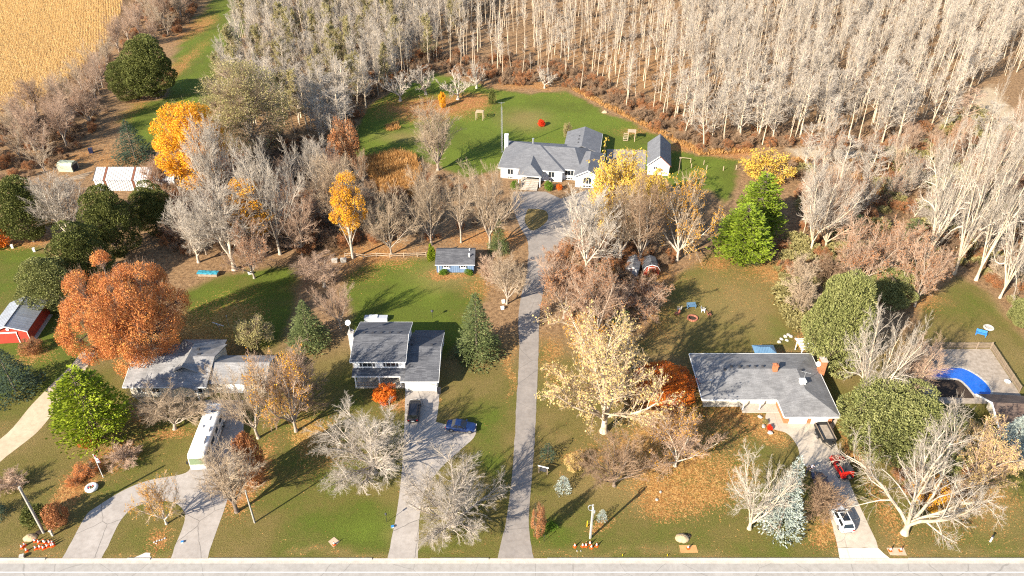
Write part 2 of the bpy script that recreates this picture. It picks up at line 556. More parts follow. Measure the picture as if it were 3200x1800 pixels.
LAWNS = [  # polygon on the print, greenness, edge softness in m
    (DP((895, 420), (893, 330), (930, 270), (1000, 215), (1090, 185), (1235, 222), (1330, 235), (1430, 230), (1520, 280), (1650, 340), (1745, 392), (1870, 405), (1850, 470), (1830, 515), (1790, 480), (1700, 470), (1650, 440), (1540, 420), (1400, 430), (1250, 430), (1170, 450), (1060, 400), (960, 392)), 0.92, 1.5),
    (DP((440, 130), (480, 60), (530, 0), (640, -60), (640, 0), (600, 130), (545, 250), (520, 300), (420, 375), (350, 375), (295, 300), (330, 262), (420, 245)), 0.75, 1.5),
    (DP((470, 730), (560, 695), (740, 662), (752, 740), (730, 830), (680, 880), (560, 850), (470, 830)), 0.72, 2),
    (DP((880, 800), (860, 700), (960, 655), (1095, 650), (1205, 690), (1215, 760), (1190, 830), (1120, 900), (900, 860)), 0.70, 2),
    (DP((1600, 890), (1640, 800), (1660, 730), (1790, 640), (1965, 655), (2015, 820), (2020, 880), (1900, 900), (1740, 900)), 0.30, 1.5),
    (DP((2310, 900), (2320, 760), (2420, 695), (2480, 730), (2560, 830), (2640, 1000), (2640, 1100), (2500, 1000)), 0.36, 2),
    (DP((-140, 700), (0, 615), (110, 625), (160, 760), (230, 850), (200, 960), (100, 1010), (-140, 1200)), 0.62, 2),
    (DP((1325, 520), (1372, 525), (1375, 560), (1335, 585), (1318, 555)), 0.8, 0.6),
    (DP((-300, 1500), (-200, 1010), (120, 985), (330, 1080), (520, 1080), (700, 1040), (880, 1000), (1110, 1000), (1300, 940), (1360, 850), (1420, 900), (1700, 1010), (2050, 1060), (2200, 1000), (2500, 1060), (2760, 1020), (2900, 1500)), 0.34, 3),
]
# leaf litter: print centre, radii in px on the print, amount, hue (0 gold .. 1 red-orange)
LITTER = [
    (1080, 272, 150, 36, 1.0, 1.0), (1190, 250, 60, 20, 0.9, 1.0), (560, 820, 110, 80, 0.85, 0.15), (450, 860, 110, 60, 0.9, 0.35),
    (700, 1010, 80, 60, 0.6, 0.4), (780, 1090, 70, 50, 0.95, 0.2), (820, 1130, 90, 70, 0.5, 0.2), (610, 1240, 50, 60, 0.9, 0.75), (650, 1160, 30, 70, 0.7, 0.8),
    (415, 1345, 38, 34, 0.95, 0.75), (300, 1140, 60, 40, 0.95, 0.7), (215, 1190, 45, 60, 0.8, 0.75), (190, 1230, 45, 50, 0.85, 0.7), (160, 1270, 40, 40, 0.7, 0.7), (440, 1090, 70, 25, 0.7, 0.8), (380, 1040, 70, 30, 0.6, 0.8),
    (1240, 600, 130, 26, 1.0, 0.75), (950, 640, 120, 40, 0.8, 0.7), (900, 690, 60, 30, 0.5, 0.5), (1130, 690, 90, 12, 0.8, 0.8), (1200, 730, 40, 50, 0.5, 0.7),
    (1020, 1010, 60, 24, 0.9, 0.8), (1110, 1010, 14, 14, 0.9, 0.6), (1290, 930, 14, 90, 0.7, 0.5), (1380, 880, 40, 60, 0.6, 0.55), (1400, 950, 40, 60, 0.4, 0.4),
    (1660, 1010, 110, 70, 1.0, 0.7), (1700, 1120, 130, 90, 1.0, 0.45), (1600, 1150, 110, 80, 0.8, 0.4), (1720, 1240, 140, 60, 1.0, 0.5), (1800, 1190, 120, 60, 0.7, 0.45), (1850, 1060, 90, 50, 0.9, 0.6), (1940, 1090, 40, 40, 0.95, 0.45), (1660, 1280, 60, 40, 0.7, 0.5),
    (1460, 1150, 60, 30, 0.7, 0.65), (1510, 1320, 30, 20, 0.7, 0.6), (1640, 690, 70, 30, 0.9, 0.5), (1560, 700, 60, 60, 0.6, 0.55), (1640, 800, 80, 90, 0.45, 0.3), (1420, 1210, 16, 16, 0.4, 0.6),
    (1880, 700, 160, 80, 0.25, 0.4), (1800, 660, 60, 16, 0.7, 0.7), (1930, 680, 60, 30, 0.6, 0.7), (1960, 900, 40, 30, 0.8, 0.8), (2010, 860, 24, 24, 0.8, 0.7),
    (2110, 1310, 50, 60, 0.6, 0.55), (2070, 1340, 50, 40, 0.8, 0.5), (2140, 1130, 24, 70, 0.95, 0.55), (2220, 1300, 40, 90, 0.8, 0.5), (2440, 1220, 120, 80, 0.6, 0.35), (2360, 1250, 90, 40, 0.5, 0.3), (2420, 1330, 160, 60, 0.3, 0.3), (2300, 730, 60, 50, 0.8, 0.6), (2360, 950, 60, 40, 0.5, 0.5),
    (60, 610, 80, 20, 0.9, 0.75), (300, 300, 30, 160, 0.3, 0.8), (260, 400, 130, 40, 0.6, 0.7), (440, 180, 24, 90, 0.7, 0.85), (490, 70, 40, 40, 0.8, 0.95), (95, 890, 50, 30, 0.7, 0.7),
    (1480, 150, 300, 70, 0.45, 0.75), (1750, 230, 220, 90, 0.4, 0.7), (1330, 215, 120, 14, 0.7, 0.7), (1600, 330, 60, 14, 0.6, 0.75), (1700, 370, 60, 12, 0.8, 0.8), (1850, 390, 90, 16, 0.8, 0.85), (1580, 1300, 60, 20, 0.3, 0.4),
]
PATH = [DP((1980, 372), (2230, 385), (2330, 345), (2440, 260), (2480, 220), (2500, 215), (2576, 330), (2640, 380), (2640, 420), (2540, 330), (2480, 270), (2400, 330), (2300, 400), (2240, 410), (2000, 395))]
STRAW = [(1320, 300, 70, 28), (1030, 345, 90, 16), (1140, 690, 120, 40), (1080, 1250, 130, 60), (1850, 760, 130, 90), (1960, 700, 50, 70), (250, 1060, 90, 70), (2480, 900, 90, 60), (1060, 1330, 80, 40), (2450, 1250, 130, 90), (1560, 1230, 140, 50), (2545, 800, 30, 60), (1260, 700, 40, 60)]
LUSH = [(1460, 240, 60, 20), (1500, 300, 130, 26), (1030, 375, 60, 14), (1290, 250, 60, 20), (700, 690, 40, 30), (1060, 720, 60, 30), (1130, 770, 60, 20), (1230, 1060, 60, 60), (930, 1330, 200, 50), (1370, 1330, 60, 40), (1790, 420, 60, 20), (1240, 1150, 40, 50), (1960, 830, 50, 30), (500, 240, 60, 50)]

def axis(spec):
    a = []
    for lo, hi, st in spec:
        a += list(np.arange(lo, hi, st))
    a.append(spec[-1][1])
    return np.array(a)
gx = axis([(-3000, -600, 400), (-600, -240, 40), (-240, -110, 2.5), (-110, 110, 0.8), (110, 240, 2.5), (240, 600, 40), (600, 3000, 400)])
gy = axis([(-1500, -100, 200), (-100, 40, 20), (40, 56, 4), (56, 150, 0.7), (150, 240, 1.2), (240, 420, 3), (420, 800, 40), (800, 4000, 400)])
GX, GY = np.meshgrid(gx, gy)
wx = GX + 2.2 * (value_noise(GX / 5, GY / 5, 1) - .5) + 0.9 * (value_noise(GX / 1.3, GY / 1.3, 2) - .5)
wy = GY + 2.2 * (value_noise(GX / 5, GY / 5, 3) - .5) + 0.9 * (value_noise(GX / 1.3, GY / 1.3, 4) - .5)
wild = np.clip((GY - 96) / 14, 0, 1)
wild = np.where(GY < 61, 0, wild)
green = np.full(GX.shape, 0.3)
for poly, g, soft in LAWNS:
    m = np.clip(poly_dist(wx, wy, poly) / soft + 0.5, 0, 1)
    wild = wild * (1 - m)
    green = green * (1 - m) + g * m
def blob(cx, cy, rx, ry, warp=1.0):
    c = np.array(D(cx, cy))
    ex = np.array(D(cx + rx, cy)) - c
    ey = np.array(D(cx, cy - ry)) - c
    ax, ay = np.hypot(*ex), np.hypot(*ey)
    d = np.sqrt(((wx - c[0]) / ax) ** 2 + ((wy - c[1]) / ay) ** 2)
    return np.clip(1.35 - d, 0, 1) ** 1.2
litter = np.zeros(GX.shape)
hue = np.full(GX.shape, 0.6)
for cx, cy, rx, ry, a, h in LITTER:
    b = blob(cx, cy, rx, ry) * a
    hue = hue * (1 - b) + h * b
    litter = 1 - (1 - litter) * (1 - b)
straw = np.zeros(GX.shape)
for s_ in STRAW:
    straw = np.maximum(straw, blob(*s_) * 0.8)
for s_ in LUSH:
    b = blob(*s_)
    green = green + (1.0 - green) * b * 0.6
green = np.clip(green + 0.35 * (value_noise(GX / 9, GY / 9, 7) - .5) + 0.3 * (value_noise(GX / 2.5, GY / 2.5, 8) - .5), 0, 1)
litter = np.clip(litter + 0.10 * (value_noise(GX / 6, GY / 6, 9)) * (GY > 62), 0, 1)
path = np.zeros(GX.shape)
for p in PATH:
    path = np.maximum(path, np.clip(poly_dist(wx, wy, p) / 1.5 + 0.5, 0, 1))
# a worn, leafy strip along the kerb
strip = np.clip(1 - np.abs(wy - 62.1) / 0.9, 0, 1) * (value_noise(GX / 4, GY / 4, 12) > 0.42)
straw = np.maximum(straw, strip * 0.7)
litter = np.maximum(litter, strip * 0.35)

V = np.stack([GX, GY, np.zeros_like(GX)], -1).reshape(-1, 3)
ny, nx = GX.shape
idx = np.arange(ny * nx).reshape(ny, nx)
F = np.stack([idx[:-1, :-1], idx[:-1, 1:], idx[1:, 1:], idx[1:, :-1]], -1).reshape(-1, 4)

m, nt, b, out = new_mat('ground_cover')
b.inputs['Roughness'].default_value = 0.95
b.inputs['Specular IOR Level'].default_value = 0.1
tc = node(nt, 'ShaderNodeTexCoord').outputs['Object']
za = node(nt, 'ShaderNodeAttribute', attribute_name='zone')
zs = node(nt, 'ShaderNodeSeparateColor')
nt.links.new(za.outputs['Color'], zs.inputs[0])
zb = node(nt, 'ShaderNodeAttribute', attribute_name='zone_b')
zt = node(nt, 'ShaderNodeSeparateColor')
nt.links.new(zb.outputs['Color'], zt.inputs[0])
gn, lt, wi = zs.outputs[0], zs.outputs[1], zs.outputs[2]
hu, sw, pa = zt.outputs[0], zt.outputs[1], zt.outputs[2]
n_big = noise(nt, tc, 0.22, 4)
n_mid = noise(nt, tc, 1.3, 4)
n_fine = noise(nt, tc, 6.0, 3, 0.7)
n_blade = noise(nt, tc, 14.0, 2, 0.8)
gfac = mathn(nt, 'ADD', gn, mathn(nt, 'MULTIPLY', mathn(nt, 'SUBTRACT', n_mid, 0.5), 0.5), True)
grass = ramp(nt, gfac, [(0.0, (0.27, 0.195, 0.08)), (0.35, (0.19, 0.16, 0.048)), (0.7, (0.125, 0.155, 0.026)), (1.0, (0.155, 0.205, 0.030))])
grass = mixc(nt, mathn(nt, 'MULTIPLY', sw, 0.75), grass, (0.33, 0.235, 0.10))
grass = mixc(nt, 0.85, grass, ramp(nt, n_fine, [(0.28, (0.38, 0.36, 0.32)), (0.7, (1.2, 1.2, 1.15))]), 'MULTIPLY')
grass = mixc(nt, 0.6, grass, ramp(nt, n_blade, [(0.3, (0.5, 0.5, 0.5)), (0.7, (1.2, 1.2, 1.2))]), 'MULTIPLY')
floor = ramp(nt, n_mid, [(0.3, (0.15, 0.095, 0.055)), (0.5, (0.29, 0.185, 0.10)), (0.72, (0.41, 0.27, 0.15))])
floor = mixc(nt, 0.8, floor, ramp(nt, n_fine, [(0.3, (0.3, 0.28, 0.26)), (0.68, (1.25, 1.2, 1.15))]), 'MULTIPLY')
base = mixc(nt, wi, grass, floor)
base = mixc(nt, pa, base, mixc(nt, n_mid, (0.34, 0.26, 0.16), (0.50, 0.40, 0.28)))
# single leaves: cells that switch on where litter is dense
vo = node(nt, 'ShaderNodeTexVoronoi')
vo.inputs['Scale'].default_value = 5.2
nt.links.new(tc, vo.inputs['Vector'])
vs = node(nt, 'ShaderNodeSeparateColor')
nt.links.new(vo.outputs['Color'], vs.inputs[0])
vo2 = node(nt, 'ShaderNodeTexVoronoi')
vo2.inputs['Scale'].default_value = 9.0
nt.links.new(tc, vo2.inputs['Vector'])
vs2 = node(nt, 'ShaderNodeSeparateColor')
nt.links.new(vo2.outputs['Color'], vs2.inputs[0])
gold = ramp(nt, vs.outputs[1], [(0, (0.30, 0.17, 0.05)), (0.5, (0.50, 0.29, 0.075)), (1, (0.62, 0.42, 0.14))])
rust = ramp(nt, vs.outputs[1], [(0, (0.24, 0.09, 0.04)), (0.5, (0.42, 0.17, 0.065)), (1, (0.54, 0.28, 0.12))])
leafc = mixc(nt, hu, gold, rust)
leafc = mixc(nt, 0.7, leafc, ramp(nt, vs2.outputs[0], [(0, (0.35, 0.3, 0.28)), (1, (1.15, 1.15, 1.15))]), 'MULTIPLY')
lf = mathn(nt, 'MULTIPLY', lt, mathn(nt, 'ADD', 0.3, mathn(nt, 'MULTIPLY', n_big, 1.0)))
on = mathn(nt, 'GREATER_THAN', lf, mathn(nt, 'ADD', mathn(nt, 'MULTIPLY', vs.outputs[0], 0.55), mathn(nt, 'MULTIPLY', vs2.outputs[1], 0.45)))
base = mixc(nt, mathn(nt, 'MULTIPLY', on, 0.92), base, leafc)
nt.links.new(base, b.inputs['Base Color'])
bumpn(nt, b, mathn(nt, 'ADD', n_fine, n_blade), 0.9, 0.14)

me = np_mesh('ground', V, [(F, 0)], ['ground_cover'])
for nm, chans in (('zone', (green, litter, wild)), ('zone_b', (hue, straw, path))):
    a = me.attributes.new(nm, 'FLOAT_COLOR', 'POINT')
    c4 = np.ones((ny * nx, 4), np.float32)
    for k, ch in enumerate(chans):
        c4[:, k] = ch.ravel()
    a.data.foreach_set('color', c4.ravel())
structure(link(bpy.data.objects.new('ground', me)))

# ---------------------------------------------------------------- road
def asphalt(name, c1, c2, crack=0.5):
    m, nt, b, out = new_mat(name)
    b.inputs['Roughness'].default_value = 0.9
    b.inputs['Specular IOR Level'].default_value = 0.2
    tc = node(nt, 'ShaderNodeTexCoord').outputs['Object']
    c = ramp(nt, noise(nt, tc, 0.35, 5), [(0.3, c2), (0.7, c1)])
    c = mixc(nt, 0.35, c, ramp(nt, noise(nt, tc, 18, 2), [(0.3, (0.5, 0.5, 0.5)), (0.7, (1.1, 1.1, 1.1))]), 'MULTIPLY')
    c = mixc(nt, 0.5, c, ramp(nt, noise(nt, tc, 1.6, 4), [(0.3, (0.72, 0.70, 0.68)), (0.6, (1.05, 1.05, 1.05))]), 'MULTIPLY')
    vo = node(nt, 'ShaderNodeTexVoronoi', feature='DISTANCE_TO_EDGE')
    vo.inputs['Scale'].default_value = 0.16
    wv = nt.nodes.new('ShaderNodeMix'); wv.data_type = 'VECTOR'
    nz = nt.nodes.new('ShaderNodeTexNoise'); nz.inputs['Scale'].default_value = 0.7
    nt.links.new(tc, nz.inputs['Vector'])
    wv.inputs[0].default_value = 0.25
    nt.links.new(tc, wv.inputs[4]); nt.links.new(nz.outputs['Color'], wv.inputs[5])
    nt.links.new(wv.outputs[1], vo.inputs['Vector'])
    k = mathn(nt, 'LESS_THAN', vo.outputs['Distance'], 0.0045)
    c = mixc(nt, mathn(nt, 'MULTIPLY', k, crack), c, (0.07, 0.065, 0.06))
    nt.links.new(c, b.inputs['Base Color'])
    bumpn(nt, b, noise(nt, tc, 25, 2), 0.2, 0.02)
asphalt('asphalt_road', (0.37, 0.345, 0.315), (0.31, 0.29, 0.265), 0.3)
asphalt('asphalt_lane', (0.30, 0.265, 0.235), (0.225, 0.20, 0.18), 0.35)
asphalt('asphalt_drive', (0.40, 0.36, 0.325), (0.315, 0.28, 0.25), 0.6)
asphalt('concrete_drive', (0.50, 0.435, 0.355), (0.40, 0.345, 0.28), 0.3)
asphalt('gravel_lane', (0.56, 0.44, 0.31), (0.44, 0.34, 0.23), 0.0)
asphalt('concrete_apron', (0.66, 0.60, 0.52), (0.58, 0.52, 0.45), 0.2)
mat('road_paint', (0.78, 0.77, 0.74), 0.7, (0.60, 0.59, 0.56), 1.5, 0.2)

XR = 420.0
structure(MB().box(-XR, XR, 50.5, 60.55, -0.3, 0.004).build('road', 'asphalt_road'))
line = structure(MB().box(-XR, XR, 59.20, 59.33, 0.0035, 0.008).build('road_marking', 'road_paint'))
structure(MB().box(-XR, XR, 60.552, 61.02, -0.3, 0.010).build('gutter', 'kerb_concrete'))
# kerb: separate cast lengths with a rounded top edge, dropped at the driveways
DRIVES = [(-58.8, -50.8), (-45.2, -39.4), (-16.6, -11.5), (-2.0, 3.2), (43.2, 51.0)]
kerb_root = bpy.data.objects.new('kerb', None)
link(kerb_root)
structure(kerb_root)
def kerb_mesh(h, L):
    prof = [(61.03, -0.2), (61.03, h - 0.04), (61.07, h), (61.30, h), (61.32, h - 0.01), (61.32, -0.2)]
    return MB().loft([[(x, y, z) for y, z in prof] for x in (0.006, L - 0.006)])
KL = 1.5
k_hi = kerb_mesh(0.13, KL).mesh('kerb_length', 'kerb_concrete')
k_lo = kerb_mesh(0.035, KL).mesh('kerb_length_dropped', 'kerb_concrete')
x = -105.0
while x < 105:
    low = any(a - 0.7 < x + KL / 2 < b_ + 0.7 for a, b_ in DRIVES)
    o = bpy.data.objects.new('kerb_length', k_lo if low else k_hi)
    o.location = (x, 0, 0)
    link(o, kerb_root)
    x += KL
for sx in (-1, 1):
    o = kerb_mesh(0.13, 300).build('kerb_run', 'kerb_concrete', kerb_root, (105 if sx > 0 else -405, 0, 0))

# ---------------------------------------------------------------- driveways
def sheet(name, pts, m, z, rough_edge=0.12, seed=1, step=0.8):
    rg = random.Random(seed)
    P = []
    n = len(pts)
    for i in range(n):
        a, b_ = Vector(pts[i]), Vector(pts[(i + 1) % n])
        L = (b_ - a).length
        k = max(1, int(L / step))
        nrm = Vector((-(b_ - a).y, (b_ - a).x)).normalized() if L > 0 else Vector((0, 0))
        for q in range(k):
            p = a.lerp(b_, q / k)
            if q and rough_edge and p.y > 62.0:
                p = p + nrm * rg.uniform(-rough_edge, rough_edge)
            P.append((p.x, p.y, z))
    bm = bmesh.new()
    f = bm.faces.new([bm.verts.new(p) for p in P])
    bm.normal_update()
    if f.normal.z < 0:
        bmesh.ops.reverse_faces(bm, faces=[f])
    bmesh.ops.triangulate(bm, faces=bm.faces[:])
    me = bpy.data.meshes.new(name)
    bm.to_mesh(me)
    bm.free()
    me.materials.append(MATS[m])
    return structure(link(bpy.data.objects.new(name, me)))
def spline(pts, n=6):
    """Catmull-Rom through ground points"""
    out = []
    P = [pts[0]] + list(pts) + [pts[-1]]
    for i in range(1, len(P) - 2):
        p0, p1, p2, p3 = (np.array(P[i + k]) for k in (-1, 0, 1, 2))
        for q in range(n):
            t = q / n
            out.append(tuple(0.5 * ((2 * p1) + (-p0 + p2) * t + (2 * p0 - 5 * p1 + 4 * p2 - p3) * t * t + (-p0 + 3 * p1 - 3 * p2 + p3) * t ** 3)))
    out.append(tuple(pts[-1]))
    return out
A = lambda *pts: [at(x, y) for x, y in pts]
KY = 61.33
def kerbpt(px):
    return (at(px, 1743)[0], KY)
sheet('driveway_horseshoe', [kerbpt(195)] + spline(A((225, 1690), (268, 1612), (300, 1585), (390, 1530), (470, 1500), (580, 1478), (600, 1440))) + A((640, 1250), (760, 1250), (760, 1400)) + spline(A((735, 1470), (708, 1570), (680, 1650), (655, 1720))) + [kerbpt(650), kerbpt(535)] + spline(A((545, 1710), (570, 1650), (578, 1610), (560, 1580), (520, 1566), (460, 1572), (412, 1590), (375, 1630), (345, 1690))) + [kerbpt(318)], 'asphalt_drive', 0.010, 0.08, 3)
sheet('driveway_garage', [kerbpt(1211)] + spline(A((1222, 1690), (1240, 1600), (1254, 1490), (1262, 1370), (1266, 1240))) + A((1266, 1215), (1376, 1215), (1370, 1270)) + spline(A((1362, 1318), (1400, 1326), (1480, 1322), (1484, 1362), (1440, 1405), (1380, 1460), (1330, 1530), (1312, 1610), (1308, 1690))) + [kerbpt(1306)], 'asphalt_drive', 0.010, 0.07, 4)
lane_l = DP((1270, 1330), (1282, 1250), (1292, 1150), (1300, 1000), (1306, 880), (1304, 800), (1312, 740), (1326, 680), (1328, 610), (1308, 570), (1288, 520))
lane_r = DP((1440, 600), (1405, 640), (1375, 700), (1358, 790), (1354, 900), (1350, 1000), (1342, 1150), (1333, 1260), (1330, 1310), (1334, 1360))
sheet('long_lane', [kerbpt(1555)] + spline(lane_l) + DP((1292, 482), (1372, 482), (1412, 500), (1500, 470), (1530, 470), (1526, 375), (1626, 378), (1622, 440), (1560, 470), (1500, 540)) + spline(lane_r) + [kerbpt(1668)], 'asphalt_lane', 0.012, 0.08, 5)
sheet('turning_circle_grass', spline(DP((1328, 525), (1372, 530), (1376, 556), (1340, 580), (1320, 556), (1328, 525))), 'ground_cover', 0.017, 0.05, 6)
sheet('driveway_ranch', A((2618, 1712), (2590, 1600)) + spline(A((2580, 1570), (2555, 1500), (2505, 1440), (2492, 1395), (2460, 1355), (2410, 1338), (2392, 1306), (2400, 1280))) + A((2460, 1270), (2618, 1310)) + spline(A((2604, 1340), (2618, 1400), (2640, 1455), (2660, 1520), (2700, 1610), (2738, 1690))) + A((2744, 1712)), 'concrete_drive', 0.010, 0.07, 7)
sheet('driveway_apron', [kerbpt(2623)] + A((2618, 1712.5), (2744, 1712.5), (2762, 1730)) + [kerbpt(2780)], 'concrete_apron', 0.012, 0.0, 8)
sheet('gravel_lane', spline(DP((-160, 1190), (0, 1105), (80, 1018), (135, 962), (178, 920), (205, 885))) + spline(DP((240, 885), (215, 930), (160, 1000), (105, 1075), (40, 1130), (-160, 1280))), 'gravel_lane', 0.010, 0.18, 9)
sheet('catch_basin_spur', [kerbpt(415)] + A((437, 1735), (455, 1727), (470, 1728), (468, 1736)) + [kerbpt(475)], 'concrete_apron', 0.012, 0.0, 10)

# ---------------------------------------------------------------- corn: dried stalks in rows
rng = np.random.default_rng(11)
CORN = DP((-500, 480), (0, 335), (90, 270), (190, 190), (275, 110), (305, 40), (315, -30), (330, -130), (-500, -130))
sp_r, sp_p = 0.9, 0.5
cx = np.arange(-330, -60, sp_r)
cy = np.arange(170, 400, sp_p)
CX, CY = np.meshgrid(cx, cy)
ang = R(24)
cc = np.array(D(150, 100))
rx = (CX + 190) ; ry = (CY - 290)
px_ = rx * math.cos(ang) - ry * math.sin(ang) + cc[0]
py_ = rx * math.sin(ang) + ry * math.cos(ang) + cc[1]
px_ = px_ + rng.normal(0, .1, px_.shape); py_ = py_ + rng.normal(0, .12, py_.shape)
ok = in_poly(px_, py_, CORN) & (py_ < 390) & (px_ > -0.70 * py_ - 22)
px_, py_ = px_[ok], py_[ok]
N = len(px_)
print('corn plants', N)
# every plant: a stalk blade and arching leaves, all as slim folded strips
NL = 6
P0 = np.stack([px_, py_, np.zeros(N)], -1)
hgt = rng.uniform(1.7, 2.5, N)
Vs, Fs = [], []
def strips(base, mid, tip, wid, nrm):
    """two-segment pointed strip"""
    n = len(base)
    v = np.stack([base - nrm * wid * .5, base + nrm * wid * .5, mid + nrm * wid * .5, mid - nrm * wid * .5, tip], 1).reshape(-1, 3)
    i = np.arange(n)[:, None] * 5
    return v, i + np.array([[0, 1, 2, 3]]), i + np.array([[3, 2, 4]])
a = rng.uniform(0, 2 * np.pi, N)
nv = np.stack([np.cos(a), np.sin(a), np.zeros(N)], -1)
top = P0 + np.stack([rng.normal(0, .12, N), rng.normal(0, .12, N), hgt], -1)
quads, tris, verts, off = [], [], [], 0
v, q, t = strips(P0, P0 * .4 + top * .6, top, np.full((N, 1), .07), nv)
verts.append(v); quads.append(q + off); tris.append(t + off); off += len(v)
for k in range(NL):
    a = rng.uniform(0, 2 * np.pi, N)
    d = np.stack([np.cos(a), np.sin(a), np.zeros(N)], -1)
    s = np.stack([-np.sin(a), np.cos(a), np.zeros(N)], -1)
    h = hgt * (0.35 + 0.62 * (k + rng.uniform(0, 1, N)) / NL)
    base = P0 + np.stack([np.zeros(N), np.zeros(N), h], -1)
    L = rng.uniform(.35, .6, N)[:, None]
    mid = base + d * L * .5 + np.array([0, 0, 1]) * L * rng.uniform(.1, .5, (N, 1))
    tip = base + d * L * 1.0 - np.array([0, 0, 1]) * L * rng.uniform(.0, .7, (N, 1))
    v, q, t = strips(base, mid, tip, np.full((N, 1), .085), s)
    verts.append(v); quads.append(q + off); tris.append(t + off); off += len(v)
me = np_mesh('corn_stalks', np.concatenate(verts), [(np.concatenate(quads), 0), (np.concatenate(tris), 0)], ['corn_dry'])
o = link(bpy.data.objects.new('corn_stalks', me))
o['kind'] = 'stuff'
tag(o, 'field of dried golden corn stalks at the top left corner', 'corn')
# ================================================================ BUILDINGS
def window(parent, c, wdt, hgt, face, name='window', panes=2, frame='white_paint', mullion=True, rows=1):
    """face: outward unit vector (x,y) of the wall; c: centre on the wall plane"""
    fx, fy = face
    a = math.atan2(fx, -fy)         # local -y looks outwards
    f = MB()
    t = 0.07
    f.box(-wdt / 2 - t, wdt / 2 + t, -0.05, 0.03, hgt / 2, hgt / 2 + t)
    f.box(-wdt / 2 - t, wdt / 2 + t, -0.07, 0.03, -hgt / 2 - t, -hgt / 2)
    f.box(-wdt / 2 - t, -wdt / 2, -0.05, 0.03, -hgt / 2, hgt / 2)
    f.box(wdt / 2, wdt / 2 + t, -0.05, 0.03, -hgt / 2, hgt / 2)
    for k in range(1, panes):
        x = -wdt / 2 + wdt * k / panes
        f.box(x - .035, x + .035, -0.045, 0.03, -hgt / 2, hgt / 2)
    o = f.build(name, frame, parent, c, (0, 0, a))
    for k in range(panes):
        x0, x1 = -wdt / 2 + wdt * k / panes + .03, -wdt / 2 + wdt * (k + 1) / panes - .03
        MB().box(x0, x1, -0.018, 0.0, -hgt / 2 + .003, hgt / 2 - .003).build('pane', 'window_glass', o)
    return o

def gable_walls(parent, x0, x1, y0, y1, zb, ze, m, name='wall'):
    return MB().box(x0, x1, y0, y1, zb, ze).build(name, m, parent)

def roof(parent, planes, m='shingle_charcoal', t=0.16, name='roof'):
    r = MB()
    for p in planes:
        r.slab(p, t)
    return r.build(name, m, parent)

def fascia(parent, pts, m='white_paint', t=0.05, h=0.2, z=None, closed=True):
    """boards under the roof edge, butted end to end"""
    n = len(pts)
    for i in range(n if closed else n - 1):
        a, b_ = Vector(pts[i]), Vector(pts[(i + 1) % n])
        d = (b_ - a)
        L = d.length
        d.normalize()
        nrm = Vector((d.y, -d.x, 0)).normalized()
        up = Vector((0, 0, 1))
        v = []
        for q in (0.004, L - 0.004):
            p = a + d * q
            for o2, z2 in ((0.004, 0.006), (t, 0.006), (t, -h), (0.004, -h)):
                v.append(p + nrm * o2 + up * z2)
        MB().loft([v[:4], v[4:]]).build('fascia', m, parent)

def roof_vent(parent, c, s=0.34):
    MB().box(-s / 2, s / 2, -s / 2, s / 2, 0, 0.22).build('roof_vent', 'trim_dark', parent, c)

def dome_vent(parent, c):
    MB().lathe([(0.16, -0.1), (0.16, 0.12), (0.25, 0.13), (0.22, 0.24), (0.05, 0.3)], 10).build('roof_vent', 'trim_dark', parent, c)

# ---------------- two-storey house with garage -------------------------------------------------
h = thing('two_storey_house', 'white two-storey house with charcoal roof and attached garage beside the big spruce', 'house', (-19, 98, 0))
P = lambda x, y, z=0.0: (x + 19, y - 98, z)
def W(x0, x1, y0, y1, z0, z1, m, name='wall'):
    return MB().box(x0 + 19, x1 + 19, y0 - 98, y1 - 98, z0, z1).build(name, m, h)
W(-25.6, -17.3, 96.3, 104.2, 0, 2.75, 'white_siding')
W(-25.6, -17.3, 94.9, 104.2, 2.75, 5.05, 'white_siding')
RM = 6.72
roof(h, [[P(-25.95, 94.1, 5.2), P(-17.0, 94.1, 5.2), P(-17.0, 99.35, RM), P(-25.95, 99.35, RM)], [P(-25.95, 99.35, RM), P(-17.0, 99.35, RM), P(-17.0, 104.6, 5.2), P(-25.95, 104.6, 5.2)]])
for x in (-25.6, -17.3):
    MB().poly([P(x, 94.9, 5.0), P(x, 99.35, 6.5), P(x, 103.8, 5.0)]).build('gable', 'white_siding', h)
fascia(h, [P(-25.95, 94.1, 5.2), P(-17.0, 94.1, 5.2)], closed=False)
fascia(h, [P(-17.0, 104.6, 5.2), P(-25.95, 104.6, 5.2)], closed=False, h=0.14)
fascia(h, [P(-25.95, 99.35, RM), P(-25.95, 94.1, 5.2)], closed=False)
fascia(h, [P(-25.95, 104.6, 5.2), P(-25.95, 99.35, RM)], closed=False)
fascia(h, [P(-17.0, 94.1, 5.2), P(-17.0, 99.35, RM)], closed=False)
fascia(h, [P(-17.0, 99.35, RM), P(-17.0, 104.6, 5.2)], closed=False)
for i in range(5):
    roof_vent(h, P(-24.4 + i * 1.42, 99.95, RM - 0.22))
for x in (-23.4, -19.6):
    w_ = window(h, P(x, 94.9, 4.1), 1.5, 1.05, (0, -1), panes=2)
    for s in (-1, 1):
        MB().box(-.17, .17, -.03, 0.02, -.55, .55).build('shutter', 'trim_dark', h, P(x + s * 1.05, 94.9, 4.1))
window(h, P(-24.0, 96.3, 1.6), 1.4, 1.2, (0, -1))
window(h, P(-17.3, 101.8, 4.0), 1.0, 1.1, (1, 0))
MB().box(-.5, .5, -.05, .02, 0, 2.05).build('front_door', 'trim_dark', h, P(-21.0, 96.3, 0.3))
